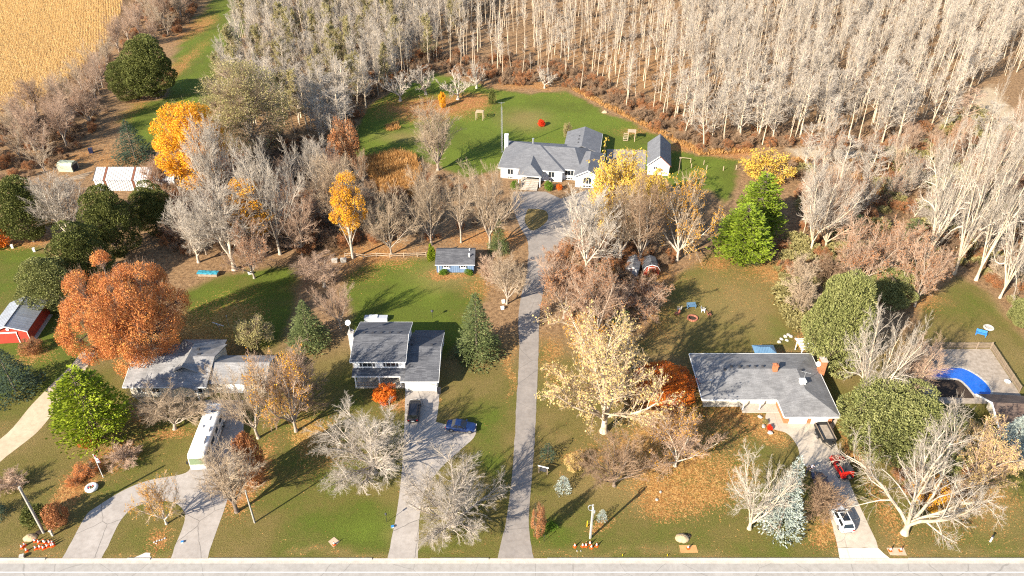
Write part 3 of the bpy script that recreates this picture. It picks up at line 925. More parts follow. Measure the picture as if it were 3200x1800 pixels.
# porch
W(-25.6, -17.3, 93.6, 96.29, 0, 0.3, 'concrete', 'porch_floor')
roof(h, [[P(-25.85, 93.55, 2.62), P(-18.0, 93.55, 2.62), P(-18.0, 94.89, 3.25), P(-25.85, 94.89, 3.25)], [P(-18.0, 92.7, 2.25), P(-17.24, 92.7, 2.25), P(-17.24, 94.89, 3.25), P(-18.0, 94.89, 3.25)]], name='porch_roof')
fascia(h, [P(-25.85, 93.55, 2.62), P(-18.0, 93.55, 2.62)], closed=False, h=0.18)
fascia(h, [P(-18.0, 92.7, 2.25), P(-17.24, 92.7, 2.25)], closed=False, h=0.18)
for x in (-25.4, -21.5, -18.1):
    MB().box(-.09, .09, -.09, .09, 0, 2.2).build('porch_post', 'white_paint', h, P(x, 93.75, 0.3))
for x0, x1 in ((-25.3, -21.6),):
    MB().box(x0 + 19, x1 + 19, -4.30, -4.24, 1.15, 1.22).build('porch_rail', 'weathered_wood', h)
    MB().box(x0 + 19, x1 + 19, -4.30, -4.24, 0.42, 0.48).build('porch_rail', 'weathered_wood', h)
    for i in range(18):
        x = x0 + (x1 - x0) * (i + .5) / 18
        MB().box(-.02, .02, -.02, .02, 0.48, 1.15).build('baluster', 'weathered_wood', h, P(x, 93.73, 0))
# garage
W(-17.28, -12.1, 92.95, 104.6, 0, 2.6, 'white_siding', 'garage_wall')
RG = 4.78
roof(h, [[P(-17.22, 92.2, 2.7), P(-11.72, 92.2, 2.7), P(-11.72, 98.55, RG), P(-17.22, 98.55, RG)], [P(-17.22, 98.55, RG), P(-11.72, 98.55, RG), P(-11.72, 104.9, 2.7), P(-17.22, 104.9, 2.7)]], name='garage_roof')
MB().poly([P(-12.1, 92.95, 2.6), P(-12.1, 98.55, 4.6), P(-12.1, 104.3, 2.6)]).build('gable', 'white_siding', h)
fascia(h, [P(-17.2, 92.2, 2.7), P(-11.72, 92.2, 2.7)], closed=False)
fascia(h, [P(-11.72, 92.2, 2.7), P(-11.72, 98.55, RG)], closed=False)
fascia(h, [P(-11.72, 98.55, RG), P(-11.72, 104.9, 2.7)], closed=False)
gd = MB().box(-2.15, 2.15, -.04, .03, 0, 2.15).build('garage_door', 'grey_door', h, P(-14.65, 92.95, 0.02))
for i in range(4):
    MB().box(-2.1, 2.1, -.065, -.045, 0.04 + i * .53, 0.04 + i * .53 + .49).build('door_panel', 'grey_door', gd)
for x in (-16.95, -12.35):
    MB().box(-.13, .13, -.07, .03, 0, 2.35).build('door_frame', 'white_paint', h, P(x, 92.95, 0.02))
MB().box(-2.3, 2.3, -.07, .03, 0, .2).build('door_frame', 'white_paint', h, P(-14.65, 92.95, 2.2))
for x in (-16.6, -13.3):
    roof_vent(h, P(x, 99.15, RG - 0.16), 0.3)
# lean-to behind the garage
W(-16.9, -11.95, 104.62, 106.2, 0, 1.95, 'white_siding', 'lean_to_wall')
roof(h, [[P(-17.0, 104.92, 2.42), P(-11.8, 104.92, 2.42), P(-11.8, 106.45, 2.0), P(-17.0, 106.45, 2.0)]], name='lean_to_roof')
# chimney with dish on a mast
ch = MB().box(-.4, .4, -.55, .55, 0, 7.15).box(-.48, .48, -.63, .63, 7.15, 7.3).build('chimney', 'chimney_pale', h, P(-26.4, 99.2))
MB().lathe([(.14, 0), (.14, .35), (.2, .36), (.2, .42)], 10).build('flue', 'trim_dark', ch, (0, 0.2, 7.3))
MB().tube((0, -.3, 7.3), (-.1, -.3, 9.6), .05).build('dish_mast', 'galvanised', ch)
MB().lathe([(.02, 0), (.28, .05), (.46, .16), (.47, .17), (.28, .08), (.02, .03)], 16).build('dish', 'white_paint', ch, (-.1, -.42, 9.5), (R(50), 0, 0), smooth=True)

# ---------------- ranch house --------------------------------------------------------------------
h = thing('ranch_house', 'long grey hip-roofed brick ranch house with two white garage doors', 'house', (40, 93, 0))
P = lambda x, y, z=0.0: (x - 40, y - 93, z)
def W(x0, x1, y0, y1, z0, z1, m, name='wall'):
    return MB().box(x0 - 40, x1 - 40, y0 - 93, y1 - 93, z0, z1).build(name, m, h)
ZE, ZR = 2.45, 3.98
A_, B_, C_, D_, E_, F_ = (29.75, 99.5), (50.15, 99.5), (49.85, 84.5), (41.35, 84.5), (41.35, 88.3), (29.65, 88.3)
R1, R2, R3 = (34.9, 93.9), (45.7, 93.9), (45.6, 88.9)
e = lambda p: P(p[0], p[1], ZE)
r_ = lambda p: P(p[0], p[1], ZR)
roof(h, [[e(A_), r_(R1), r_(R2), e(B_)], [e(A_), e(F_), r_(R1)], [e(F_), e(E_), r_(R2), r_(R1)], [e(B_), r_(R2), r_(R3), e(C_)], [e(E_), e(D_), r_(R3), r_(R2)], [e(D_), e(C_), r_(R3)]], 'shingle_grey')
for a_, b_ in ((F_, E_), (E_, D_), (D_, C_), (C_, B_), (B_, A_), (A_, F_)):
    fascia(h, [e(a_), e(b_)], closed=False, h=0.22, t=0.09)
W(30.4, 42.0, 89.9, 98.9, 0, 2.3, 'cream_siding')
W(42.003, 49.35, 85.6, 98.9, 0, 2.3, 'orange_brick')
W(36.2, 41.95, 87.9, 89.88, 0, 0.12, 'concrete', 'porch_floor')
W(30.3, 36.2, 89.3, 89.88, 0, 0.4, 'stone_pale', 'planter')
for x in (31.6, 34.4, 37.6):
    window(h, P(x, 89.9, 1.4), 1.6, 1.1, (0, -1), panes=3)
MB().box(-.5, .5, -.06, .02, 0, 2.05).build('front_door', 'white_paint', h, P(39.6, 89.9, 0.12))
for x in (36.4, 39.0):
    MB().box(-.07, .07, -.07, .07, 0, 2.15).build('porch_post', 'white_paint', h, P(x, 88.6, 0.12))
for x0, x1 in ((42.75, 45.5), (46.15, 48.7)):
    d = MB().box(0, x1 - x0, -.05, .02, 0, 2.1).build('garage_door', 'garage_white', h, P(x0, 85.6, 0.02))
    for i in range(4):
        MB().box(.06, x1 - x0 - .06, -.075, -.055, .04 + i * .52, .04 + i * .52 + .48).build('door_panel', 'garage_white', d)
for x in (35.6, 36.9, 38.2, 39.4, 40.6, 43.2):
    dome_vent(h, P(x - .2, 94.45, ZR - .12))
dome_vent(h, P(46.3, 93.5, ZR - .12)); dome_vent(h, P(34.2, 93.8, ZR - .22))
MB().box(-.35, .35, -.35, .35, -0.5, 1.0).box(-.42, .42, -.42, .42, 1.0, 1.1).lathe([(.14, 1.1), (.14, 1.3)], 8).build('chimney', 'chimney_brick', h, P(42.1, 93.6, ZR))
c = MB().box(-.45, .45, -.6, .6, 0, 4.9).build('chimney', 'chimney_brick', h, P(50.25, 95.0))
MB().box(-.52, .52, -.67, .67, 4.9, 5.02).lathe([(.15, 5.02), (.15, 5.3)], 8, (0, .2, 0)).build('chimney_cap', 'concrete', c)
MB().lathe([(.02, 0), (.26, .05), (.42, .15), (.26, .07), (.02, .03)], 16).build('dish', 'white_paint', c, (-.75, -.1, 4.1), (R(55), 0, R(-10)), smooth=True)
MB().tube((-.45, 0, 3.9), (-.75, 0, 4.1), .03).build('dish_arm', 'galvanised', c)
c = MB().box(-.4, .4, -.4, .4, 0, .55).box(-.5, .5, -.5, .5, .55, .62).build('roof_exhaust', 'white_paint', h, P(45.6, 90.6, ZR - .12))
MB().tube((.1, 0, .6), (.1, 0, 2.4), .03).tube((-.6, .3, 2.2), (.8, -.3, 2.2), .02).tube((-.3, -.4, 2.35), (.2, .5, 2.35), .015).tube((.3, -.5, 2.3), (.7, .3, 2.3), .015).build('aerial', 'galvanised', c)
MB().lathe([(.1, 0), (.1, .9), (.17, .9), (.17, 1.05)], 10).build('vent_pipe', 'galvanised', h, P(31.4, 91.2, 2.9))

# ---------------- house behind the motorhome -----------------------------------------------------
h = thing('grey_roof_bungalow', 'pale bungalow with worn light grey roof half hidden by bare trees behind the motorhome', 'house', (-52, 97, 0))
P = lambda x, y, z=0.0: (x + 52, y - 97, z)
def W(x0, x1, y0, y1, z0, z1, m, name='wall'):
    return MB().box(x0 + 52, x1 + 52, y0 - 97, y1 - 97, z0, z1).build(name, m, h)
W(-61.1, -48.6, 91.6, 101.2, 0, 2.6, 'cream_siding')
W(-55.7, -49.2, 101.22, 102.4, 0, 2.58, 'cream_siding')
W(-48.57, -39.8, 92.5, 98.3, 0, 2.5, 'cream_siding', 'garage_wall')
roof(h, [[P(-61.7, 90.9, 2.7), P(-48.4, 90.9, 2.7), P(-48.4, 96.3, 4.5), P(-61.7, 96.3, 4.5)], [P(-61.7, 96.3, 4.5), P(-48.4, 96.3, 4.5), P(-48.4, 101.7, 2.7), P(-61.7, 101.7, 2.7)]], 'shingle_light')
roof(h, [[P(-56.3, 102.95, 2.72), P(-56.3, 93.4, 2.72), P(-52.6, 93.4, 4.85), P(-52.6, 99.2, 4.85)], [P(-48.8, 93.4, 2.72), P(-48.8, 102.95, 2.72), P(-52.6, 99.2, 4.85), P(-52.6, 93.4, 4.85)], [P(-48.8, 102.95, 2.72), P(-56.3, 102.95, 2.72), P(-52.6, 99.2, 4.85)]], 'shingle_light', name='cross_roof')
roof(h, [[P(-48.37, 91.9, 2.55), P(-39.3, 91.9, 2.55), P(-39.3, 95.4, 4.0), P(-48.37, 95.4, 4.0)], [P(-48.37, 95.4, 4.0), P(-39.3, 95.4, 4.0), P(-39.3, 98.9, 2.55), P(-48.37, 98.9, 2.55)]], 'shingle_light', name='garage_roof')
roof(h, [[P(-54.2, 90.3, 2.55), P(-54.2, 93.6, 2.55), P(-51.95, 93.6, 3.35), P(-51.95, 90.3, 3.35)], [P(-49.7, 93.6, 2.55), P(-49.7, 90.3, 2.55), P(-51.95, 90.3, 3.35), P(-51.95, 93.6, 3.35)]], 'shingle_light', 0.12, name='porch_roof')
MB().prism([(-2.1, -6.6), (2.25, -6.6), (2.25, -6.5), (-2.1, -6.5)], 0, 0.01).build('threshold', 'concrete', h)
for x in (-54.0, -49.9):
    MB().box(-.08, .08, -.08, .08, 0, 2.45).build('porch_post', 'white_paint', h, P(x, 90.5))
for x in (-61.1, -48.6):
    MB().poly([P(x, 91.6, 2.55), P(x, 96.3, 4.3), P(x, 101.0, 2.55)]).build('gable', 'cream_siding', h)
MB().poly([P(-39.8, 92.5, 2.45), P(-39.8, 95.4, 3.75), P(-39.8, 98.3, 2.45)]).build('gable', 'cream_siding', h)
for x in (-59.3, -57.0, -50.2):
    window(h, P(x, 91.6, 1.5), 1.3, 1.1, (0, -1))
MB().box(-1.6, 1.6, -.05, .02, 0, 2.1).build('garage_door', 'garage_white', h, P(-44.5, 92.5, .02))
for x in (-59.4, -57.6, -56.9):
    roof_vent(h, P(x, 96.9, 4.3), .3)
roof_vent(h, P(-51.8, 98.3, 4.3), .5); roof_vent(h, P(-51.3, 97.2, 4.1), .5)
fascia(h, [P(-61.7, 90.9, 2.7), P(-48.4, 90.9, 2.7)], closed=False)
fascia(h, [P(-61.7, 96.3, 4.5), P(-61.7, 90.9, 2.7)], closed=False)
fascia(h, [P(-61.7, 101.7, 2.7), P(-61.7, 96.3, 4.5)], closed=False)

# ---------------- large house at the back ------------------------------------------------------------
h = thing('back_house', 'large pale grey house with slate roof, arched window and porch steps at the back', 'house', (-2.7, 169.9, 0), R(-8.8))
B = MB
def W(x0, x1, y0, y1, z0, z1, m, name='wall'):
    return MB().box(x0, x1, y0, y1, z0, z1).build(name, m, h)
ze = 3.0
W(0, 15.0, -0.4, 14.4, 0, 2.9, 'pale_grey_siding')
W(15.003, 18.3, 1.0, 14.4, 0, 2.9, 'pale_grey_siding')
W(18.4, 24.0, -2.45, 10.3, 0, 2.9, 'pale_grey_siding', 'wing_wall')
W(14.5, 22.8, 14.42, 22.6, 0, 2.9, 'pale_grey_siding', 'garage_wall')
zr = 6.0
roof(h, [[(-.6, -1.0, ze), (15.5, -1.0, ze), (8.6, 7.0, zr), (7.2, 7.0, zr)], [(-.6, 15, ze), (-.6, -1.0, ze), (7.2, 7.0, zr)], [(15.5, -1.0, ze), (15.5, 15, ze), (8.6, 7.0, zr)], [(15.5, 15, ze), (-.6, 15, ze), (7.2, 7.0, zr), (8.6, 7.0, zr)]], 'shingle_slate')
roof(h, [[(9.0, 0.5, ze - .02), (19.5, 0.5, ze - .02), (17.2, 7.2, 5.7), (9.0, 7.2, 5.7)], [(22.5, 14.0, ze - .02), (9.0, 14.0, ze - .02), (9.0, 7.2, 5.7), (17.2, 7.2, 5.7)], [(19.5, 0.5, ze - .02), (22.5, 14.0, ze - .02), (17.2, 7.2, 5.7)]], 'shingle_slate', name='side_roof')
zw = 4.75
roof(h, [[(17.9, -2.9, ze), (21.2, -2.9, zw), (21.2, 8.0, zw), (17.9, 11.0, ze)], [(24.6, 11.0, ze), (21.2, 8.0, zw), (21.2, -2.9, zw), (24.6, -2.9, ze)], [(17.9, 11.0, ze), (21.2, 8.0, zw), (24.6, 11.0, ze)]], 'shingle_slate', name='wing_roof')
MB().poly([(18.4, -2.45, 2.85), (24.0, -2.45, 2.85), (21.2, -2.45, 4.5)]).build('gable', 'pale_grey_siding', h)
zg = 4.7
roof(h, [[(14.0, 10.8, ze), (18.65, 10.8, zg), (18.65, 23.1, zg), (14.0, 23.1, ze)], [(23.3, 23.1, ze), (18.65, 23.1, zg), (18.65, 10.8, zg), (23.3, 10.8, ze)]], 'shingle_slate', name='garage_roof')
MB().poly([(14.5, 22.6, 2.85), (22.8, 22.6, 2.85), (18.65, 22.6, 4.4)]).build('gable', 'pale_grey_siding', h)
fascia(h, [(-.6, -1, ze), (15.5, -1, ze)], closed=False)
fascia(h, [(15.5, 0.5, ze - .02), (18.3, 0.5, ze - .02)], closed=False)
fascia(h, [(17.9, -2.9, ze), (21.2, -2.9, zw)], closed=False, h=.26)
fascia(h, [(21.2, -2.9, zw), (24.6, -2.9, ze)], closed=False, h=.26)
fascia(h, [(24.6, -2.9, ze), (24.6, 11.0, ze)], closed=False)
fascia(h, [(-.6, 15, ze), (-.6, -1, ze)], closed=False)
fascia(h, [(23.3, 10.8, ze), (23.3, 23.1, ze)], closed=False)
# porch
zp = 4.7
roof(h, [[(4.6, -4.2, ze - .1), (10.4, -4.2, ze - .1), (7.5, -1.6, zp)], [(4.6, 1.6, ze - .1), (4.6, -4.2, ze - .1), (7.5, -1.6, zp), (7.5, 3.4, zp)], [(10.4, -4.2, ze - .1), (10.4, 1.6, ze - .1), (7.5, 3.4, zp), (7.5, -1.6, zp)]], 'shingle_slate', name='porch_roof')
fascia(h, [(4.6, -4.2, ze - .1), (10.4, -4.2, ze - .1)], closed=False)
for x in (4.95, 10.05):
    MB().box(-.11, .11, -.11, .11, 0, 2.75).build('porch_post', 'white_paint', h, (x, -3.9, 0))
W(5.3, 9.7, -2.6, -.42, 0, .95, 'concrete', 'porch_floor')
for i in range(5):
    W(5.4, 9.6, -3.35 - .62 * i, -2.602 - .62 * i if i else -2.604, 0, .80 - .16 * i, 'concrete', 'step')
for x in (5.15, 9.85):
    MB().box(-.05, .05, -2.9, -.5, 1.75, 1.82).build('porch_rail', 'white_paint', h, (x, 0, 0))
MB().box(-.55, .55, -.06, .02, 0, 2.1).build('front_door', 'white_paint', h, (7.6, -.4, .95))
for x, zc, wd, hg, y in ((2.4, 1.85, 1.3, 1.35, -.4), (12.4, 1.85, 1.4, 1.35, -.4), (16.6, 1.9, 2.1, 1.35, 1.0)):
    window(h, (x, y, zc), wd, hg, (0, -1), panes=3 if wd > 2 else 2)
    window(h, (x, y, .35), wd * .85, .42, (0, -1), panes=3)
w_ = window(h, (21.2, -2.45, 1.75), 1.9, 1.35, (0, -1), panes=3)
arch = [(-.97 * math.cos(t), .42 * math.sin(t)) for t in np.linspace(0, math.pi, 9)]
MB().loft([[(x, y, .68 + z) for x, z in arch] for y in (-.045, .02)]).build('window_arch', 'white_paint', w_)
MB().loft([[(x * .86, y, .68 + z * .8) for x, z in arch] for y in (-.055, -.047)]).build('pane', 'window_glass', w_)
window(h, (21.2, -2.45, .4), 1.9, .42, (0, -1), panes=3)
MB().box(-.45, .45, -.4, .4, 0, 6.1).box(-.52, .52, -.47, .47, 6.1, 6.25).build('chimney', 'white_siding', h, (-.45, 11.5, 0))
MB().lathe([(.2, 0), (.2, 1.3), (.28, 1.3), (.28, 1.45)], 10).build('vent_pipe', 'galvanised', h, (6.6, 9.5, 5.0))
for i in range(3):
    roof_vent(h, (17.6, 13.5 + i * 2.0, zg - .42), .35)

# ---------------- white steep shed ---------------------------------------------------------------
h = thing('white_shed', 'small white gable shed with steep slate roof beside the back house', 'shed', (35.85, 170.9, 0), R(-9.2))
MB().box(-2.55, 2.55, 0, 12.4, 0, 3.0).build('wall', 'white_siding', h)
MB().poly([(-2.55, 0, 2.98), (2.55, 0, 2.98), (0, 0, 5.05)]).build('gable', 'white_siding', h)
MB().poly([(-2.55, 12.4, 2.98), (2.55, 12.4, 2.98), (0, 12.4, 5.05)]).build('gable', 'white_siding', h)
roof(h, [[(-2.95, -.45, 2.78), (0, -.45, 5.35), (0, 12.9, 5.35), (-2.95, 12.9, 2.78)], [(2.95, 12.9, 2.78), (0, 12.9, 5.35), (0, -.45, 5.35), (2.95, -.45, 2.78)]], 'shingle_slate')
fascia(h, [(-2.95, -.45, 2.78), (0, -.45, 5.35)], closed=False, h=.24)
fascia(h, [(0, -.45, 5.35), (2.95, -.45, 2.78)], closed=False, h=.24, m='rust_sheet')
window(h, (-.75, 0, 1.9), .75, .62, (0, -1), frame='white_paint')

# ---------------- small blue board shed ------------------------------------------------------------
h = thing('blue_shed', 'small blue board-and-batten shed with charcoal roof and two white windows', 'shed', (-11.3, 129.8, 0))
MB().box(-3.7, 3.7, -2.05, 3.0, 0, 2.15).build('wall', 'blue_board', h)
for x in (-3.7, 3.7):
    MB().poly([(x, -2.05, 2.1), (x, 1.4, 3.2), (x, 3.0, 2.4)]).build('gable', 'blue_board', h)
roof(h, [[(-3.95, -2.55, 2.12), (3.95, -2.55, 2.12), (3.95, 1.4, 3.4), (-3.95, 1.4, 3.4)], [(-3.95, 1.4, 3.4), (3.95, 1.4, 3.4), (3.95, 3.3, 2.5), (-3.95, 3.3, 2.5)]])
fascia(h, [(-3.95, -2.55, 2.12), (3.95, -2.55, 2.12)], closed=False, h=.15)
bat = MB().box(-.025, .025, -.03, .0, .02, 1.98).mesh('batten', 'blue_board')
for i in range(19):
    x = -3.6 + i * .4
    if abs(x + 1.75) < .62 or abs(x - 1.6) < .62:
        continue
    o = bpy.data.objects.new('batten', bat)
    o.location = (x, -2.05, 0)
    link(o, h)
for x in (-1.75, 1.6):
    w_ = window(h, (x, -2.05, 1.45), .95, .5, (0, -1))
    MB().box(-.6, .6, -.035, .02, -.25, .0).build('window_apron', 'white_paint', w_, (0, 0, -.3))
    for s in (-1, 1):
        MB().box(-.1, .1, -.03, .02, -.3, .3).build('shutter', 'trim_dark', h, (x + s * .72, -2.05, 1.42))
MB().box(-.07, .07, -.12, .02, 0, 2.0).build('corner_board', 'white_paint', h, (-3.25, -2.05, 0))
MB().lathe([(.12, 0), (.12, .75), (.2, .75), (.2, .85)], 10).build('vent_pipe', 'white_paint', h, (2.8, -.6, 2.65))
MB().lathe([(.1, 0), (.1, .4), (.15, .4), (.15, .5)], 10).build('vent_pipe', 'white_paint', h, (2.8, 1.0, 3.15))

# ---------------- red barn -----------------------------------------------------------------------------
h = thing('red_barn', 'red garage barn with ribbed grey metal roof and white sliding-door track', 'barn', (-87.7, 105.4, 0), R(5.5))
HW, DP_ = 3.35, 8.9
MB().box(-HW + .3, HW - .3, 0, DP_ - .4, 0, 2.5).build('wall', 'barn_red', h)
for y in (0, DP_ - .4):
    MB().poly([(-HW + .3, y, 2.48), (HW - .3, y, 2.48), (0, y, 3.6)]).build('gable', 'barn_red', h)
rr = MB().slab([(-HW, -.3, 2.55), (0, -.3, 3.85), (0, DP_, 3.85), (-HW, DP_, 2.55)], .08).slab([(HW, DP_, 2.55), (0, DP_, 3.85), (0, -.3, 3.85), (HW, -.3, 2.55)], .08).build('roof', 'metal_roof_grey', h)
npan = 16
for s in (-1, 1):
    for i in range(npan):
        y0 = -.3 + (DP_ + .3) * i / npan
        y1 = -.3 + (DP_ + .3) * (i + 1) / npan
        p = MB()
        p.slab([(s * (HW + .02), y0 + .05, 2.575), (s * .05, y0 + .05, 3.865), (s * .05, y1 - .05, 3.865), (s * (HW + .02), y1 - .05, 2.575)], .02)
        p.slab([(s * (HW + .02), y0, 2.61), (s * .05, y0, 3.90), (s * .05, y0 + .06, 3.90), (s * (HW + .02), y0 + .06, 2.61)], .03)
        p.build('roof_panel', 'metal_roof_grey', rr)
MB().tube((0, -.32, 3.88), (0, DP_ + .02, 3.88), .09, n=6).build('ridge_cap', 'trim_dark', rr)
fascia(h, [(-HW, -.3, 2.55), (0, -.3, 3.85)], closed=False, h=.16)
fascia(h, [(0, -.3, 3.85), (HW, -.3, 2.55)], closed=False, h=.16)
MB().box(-2.6, 1.4, -.14, -.04, 2.2, 2.42).build('door_track', 'white_paint', h)
d = MB().box(-2.3, 1.2, -.1, -.01, .05, 2.18).build('sliding_door', 'barn_red', h)
MB().box(1.2, 1.32, -.12, -.01, .05, 2.18).build('door_edge', 'white_paint', d)
MB().box(HW - .34, HW - .24, -.06, .0, 0, 2.45).build('corner_board', 'white_paint', h)
MB().lathe([(.28, 0), (.28, .05)], 14).build('barn_lamp', 'white_paint', h, (0.1, -.05, 3.0), (R(90), 0, 0))
MB().box(HW - .29, HW + .35, .3, DP_ - 1.0, 0, .14).build('footing', 'stone_pale', h)

# ---------------- long white metal building ---------------------------------------------------------------
h = thing('long_metal_building', 'long low white ribbed metal building with three rust-brown stripes', 'building', (-88.9, 162.6, 0))
x0, x1 = -9.4, 9.5
MB().box(x0, x1, .05, 6.0, 0, 2.95).build('wall', 'trim_dark', h)
for x in (x0, x1):
    MB().poly([(x, .05, 2.93), (x, 6.0, 2.93), (x, 3.0, 4.65)]).build('gable', 'metal_roof_white', h)
MB().slab([(x0 - .2, -.25, 2.86), (x1 + .2, -.25, 2.86), (x1 + .2, 3.0, 4.78), (x0 - .2, 3.0, 4.78)], .08).slab([(x0 - .2, 3.0, 4.78), (x1 + .2, 3.0, 4.78), (x1 + .2, 6.3, 2.86), (x0 - .2, 6.3, 2.86)], .08).build('roof', 'trim_dark', h)
npan = 34
rust = {4, 16, 24}
pw = (x1 - x0) / npan
for i in range(npan):
    xa = x0 + i * pw
    m_ = 'rust_sheet' if i in rust else 'metal_roof_white'
    MB().slab([(xa + .06, -.27, 2.885), (xa + pw - .06, -.27, 2.885), (xa + pw - .06, 2.96, 4.80), (xa + .06, 2.96, 4.80)], .02).build('roof_panel', m_, h)
    MB().slab([(xa + .06, 3.04, 4.80), (xa + pw - .06, 3.04, 4.80), (xa + pw - .06, 6.3, 2.885), (xa + .06, 6.3, 2.885)], .02).build('roof_panel', m_, h)
    MB().box(xa + .06, xa + pw - .06, .0, .04, .05, 2.75).build('wall_panel', m_, h)

# ---------------- red gambrel shed + grey lean shed --------------------------------------------------------
h = thing('red_gambrel_shed', 'little red gambrel garden shed with white trimmed doors under the trees', 'shed', (27.6, 126.7, 0))
prof = [(-1.55, 0), (-1.55, 1.35), (-1.05, 2.15), (0, 2.55), (1.05, 2.15), (1.55, 1.35), (1.55, 0)]
MB().loft([[(x, y, z) for x, z in prof] for y in (0, 3.2)]).build('wall', 'barn_red', h)
rp = [(-1.72, 1.25), (-1.15, 2.22), (0, 2.66), (1.15, 2.22), (1.72, 1.25)]
r2 = MB()
for k in range(4):
    (xa, za), (xb, zb_) = rp[k], rp[k + 1]
    r2.slab([(xa, -.2, za), (xb, -.2, zb_), (xb, 3.4, zb_), (xa, 3.4, za)], .06)
r2.build('roof', 'shingle_charcoal', h)
for k in range(4):
    fascia(h, [(rp[k][0], -.2, rp[k][1]), (rp[k + 1][0], -.2, rp[k + 1][1])], closed=False, h=.12)
d = MB().box(-.65, .65, -.04, .01, .05, 1.75).build('door', 'barn_red', h)
for a_ in ((-.72, -.62, .05, 1.78), (.62, .72, .05, 1.78), (-.72, .72, 1.78, 1.88)):
    MB().box(a_[0], a_[1], -.07, .01, a_[2], a_[3]).build('door_trim', 'white_paint', h)
h = thing('grey_storage_shed', 'weathered grey storage shed with pale end wall next to the little red shed', 'shed', (23.7, 126.4, 0), R(-14))
MB().box(-1.2, 1.2, 0, 4.2, 0, 1.7).build('wall', 'metal_roof_grey', h)
MB().poly([(-1.2, 0, 1.68), (1.2, 0, 1.68), (0, 0, 2.35)]).build('gable', 'metal_roof_white', h)
roof(h, [[(-1.35, -.15, 1.62), (0, -.15, 2.45), (0, 4.4, 2.45), (-1.35, 4.4, 1.62)], [(1.35, 4.4, 1.62), (0, 4.4, 2.45), (0, -.15, 2.45), (1.35, -.15, 1.62)]], 'shingle_light', .08)
MB().box(-1.0, 1.0, -.04, -.005, .03, 1.6).build('door', 'metal_roof_white', h)

# ---------------- house at the right edge --------------------------------------------------------------------
h = thing('brown_roof_house', 'brown-roofed house with brick chimney at the right edge below the pool', 'house', (79.3, 82.8, 0), R(-4))
MB().box(-4.6, 12, -1.0, 6.0, 0, 2.5).build('wall', 'cream_siding', h)
MB().poly([(-4.6, -1.0, 2.45), (-4.6, 6.0, 2.45), (-4.6, 2.5, 4.1)]).build('gable', 'white_siding', h)
roof(h, [[(-6.6, -2.0, 2.3), (12.6, -2.0, 2.3), (12.6, 2.5, 4.3), (-6.6, 2.5, 4.3)], [(-6.6, 2.5, 4.3), (12.6, 2.5, 4.3), (12.6, 6.6, 2.3), (-6.6, 6.6, 2.3)]], 'shingle_brown')
fascia(h, [(-6.6, 2.5, 4.3), (-6.6, -2.0, 2.3)], closed=False, h=.3, t=.12)
fascia(h, [(-6.6, 6.6, 2.3), (-6.6, 2.5, 4.3)], closed=False, h=.3, t=.12)
c = MB().box(-.45, .45, -.45, .45, 3.6, 5.6).build('chimney', 'chimney_brick', h, (2.4, 2.7, 0))
MB().box(-.53, .53, -.53, .53, 5.6, 5.72).build('chimney_cap', 'concrete', c)
window(h, (0, -1.0, 1.5), 1.6, 1.1, (0, -1)); window(h, (5, -1.0, 1.5), 1.6, 1.1, (0, -1))

# ---------------- blue gazebo, pergola ------------------------------------------------------------------------
h = thing('blue_gazebo', 'blue ribbed metal gazebo roof tucked behind the ranch house', 'gazebo', (42.75, 100.9, 0))
for sx in (-1, 1):
    for sy in (-1, 1):
        MB().box(-.05, .05, -.05, .05, 0, 2.2).build('post', 'trim_dark', h, (sx * 1.6, sy * .95, 0))
pl = [[(-1.85, -1.2, 2.2), (1.85, -1.2, 2.2), (.8, 0, 2.75), (-.8, 0, 2.75)], [(1.85, 1.2, 2.2), (-1.85, 1.2, 2.2), (-.8, 0, 2.75), (.8, 0, 2.75)], [(1.85, -1.2, 2.2), (1.85, 1.2, 2.2), (.8, 0, 2.75)], [(-1.85, 1.2, 2.2), (-1.85, -1.2, 2.2), (-.8, 0, 2.75)]]
roof(h, pl, 'gazebo_blue', .05)
for i in range(13):
    x = -1.6 + i * .267
    t = min(1, (1.85 - abs(x)) / 1.05)
    for s in (-1, 1):
        p0 = Vector((x, s * 1.18, 2.225)); p1 = Vector((x, s * 1.18 * (1 - t) + s * .01, 2.225 + .55 * t))
        MB().tube(p0, p1, .022, n=5).build('seam', 'gazebo_blue', h)
h = thing('pergola', 'small white slatted pergola behind the ranch house chimney', 'pergola', (50.2, 102.2, 0))
for sx in (-1, 1):
    for sy in (-1, 1):
        MB().box(-.06, .06, -.06, .06, 0, 2.1).build('post', 'white_paint', h, (sx * 1.0, sy * 1.3, 0))
    MB().box(-.05, .05, -1.6, 1.6, 2.1, 2.25).build('beam', 'white_paint', h, (sx * 1.0, 0, 0))
for i in range(8):
    MB().box(-1.35, 1.35, -.04, .04, 2.252, 2.38).build('slat', 'white_paint', h, (0, -1.4 + i * .4, 0))
# ================================================================ TREES: generators
UP = np.array([0, 0, 1.0])
def nrmz(a):
    return a / (np.linalg.norm(a, axis=-1, keepdims=True) + 1e-9)

def grow(rg, st, d, L, K, wob, trop, axis_=UP):
    """polylines: N starts, N directions, N lengths -> (N,K+1,3)"""
    p = st.copy()
    out = [p.copy()]
    d = nrmz(d)
    for k in range(K):
        d = nrmz(d + rg.normal(0, wob, d.shape) + trop * axis_)
        p = p + d * (L / K)[:, None]
        out.append(p.copy())
    return np.stack(out, 1)

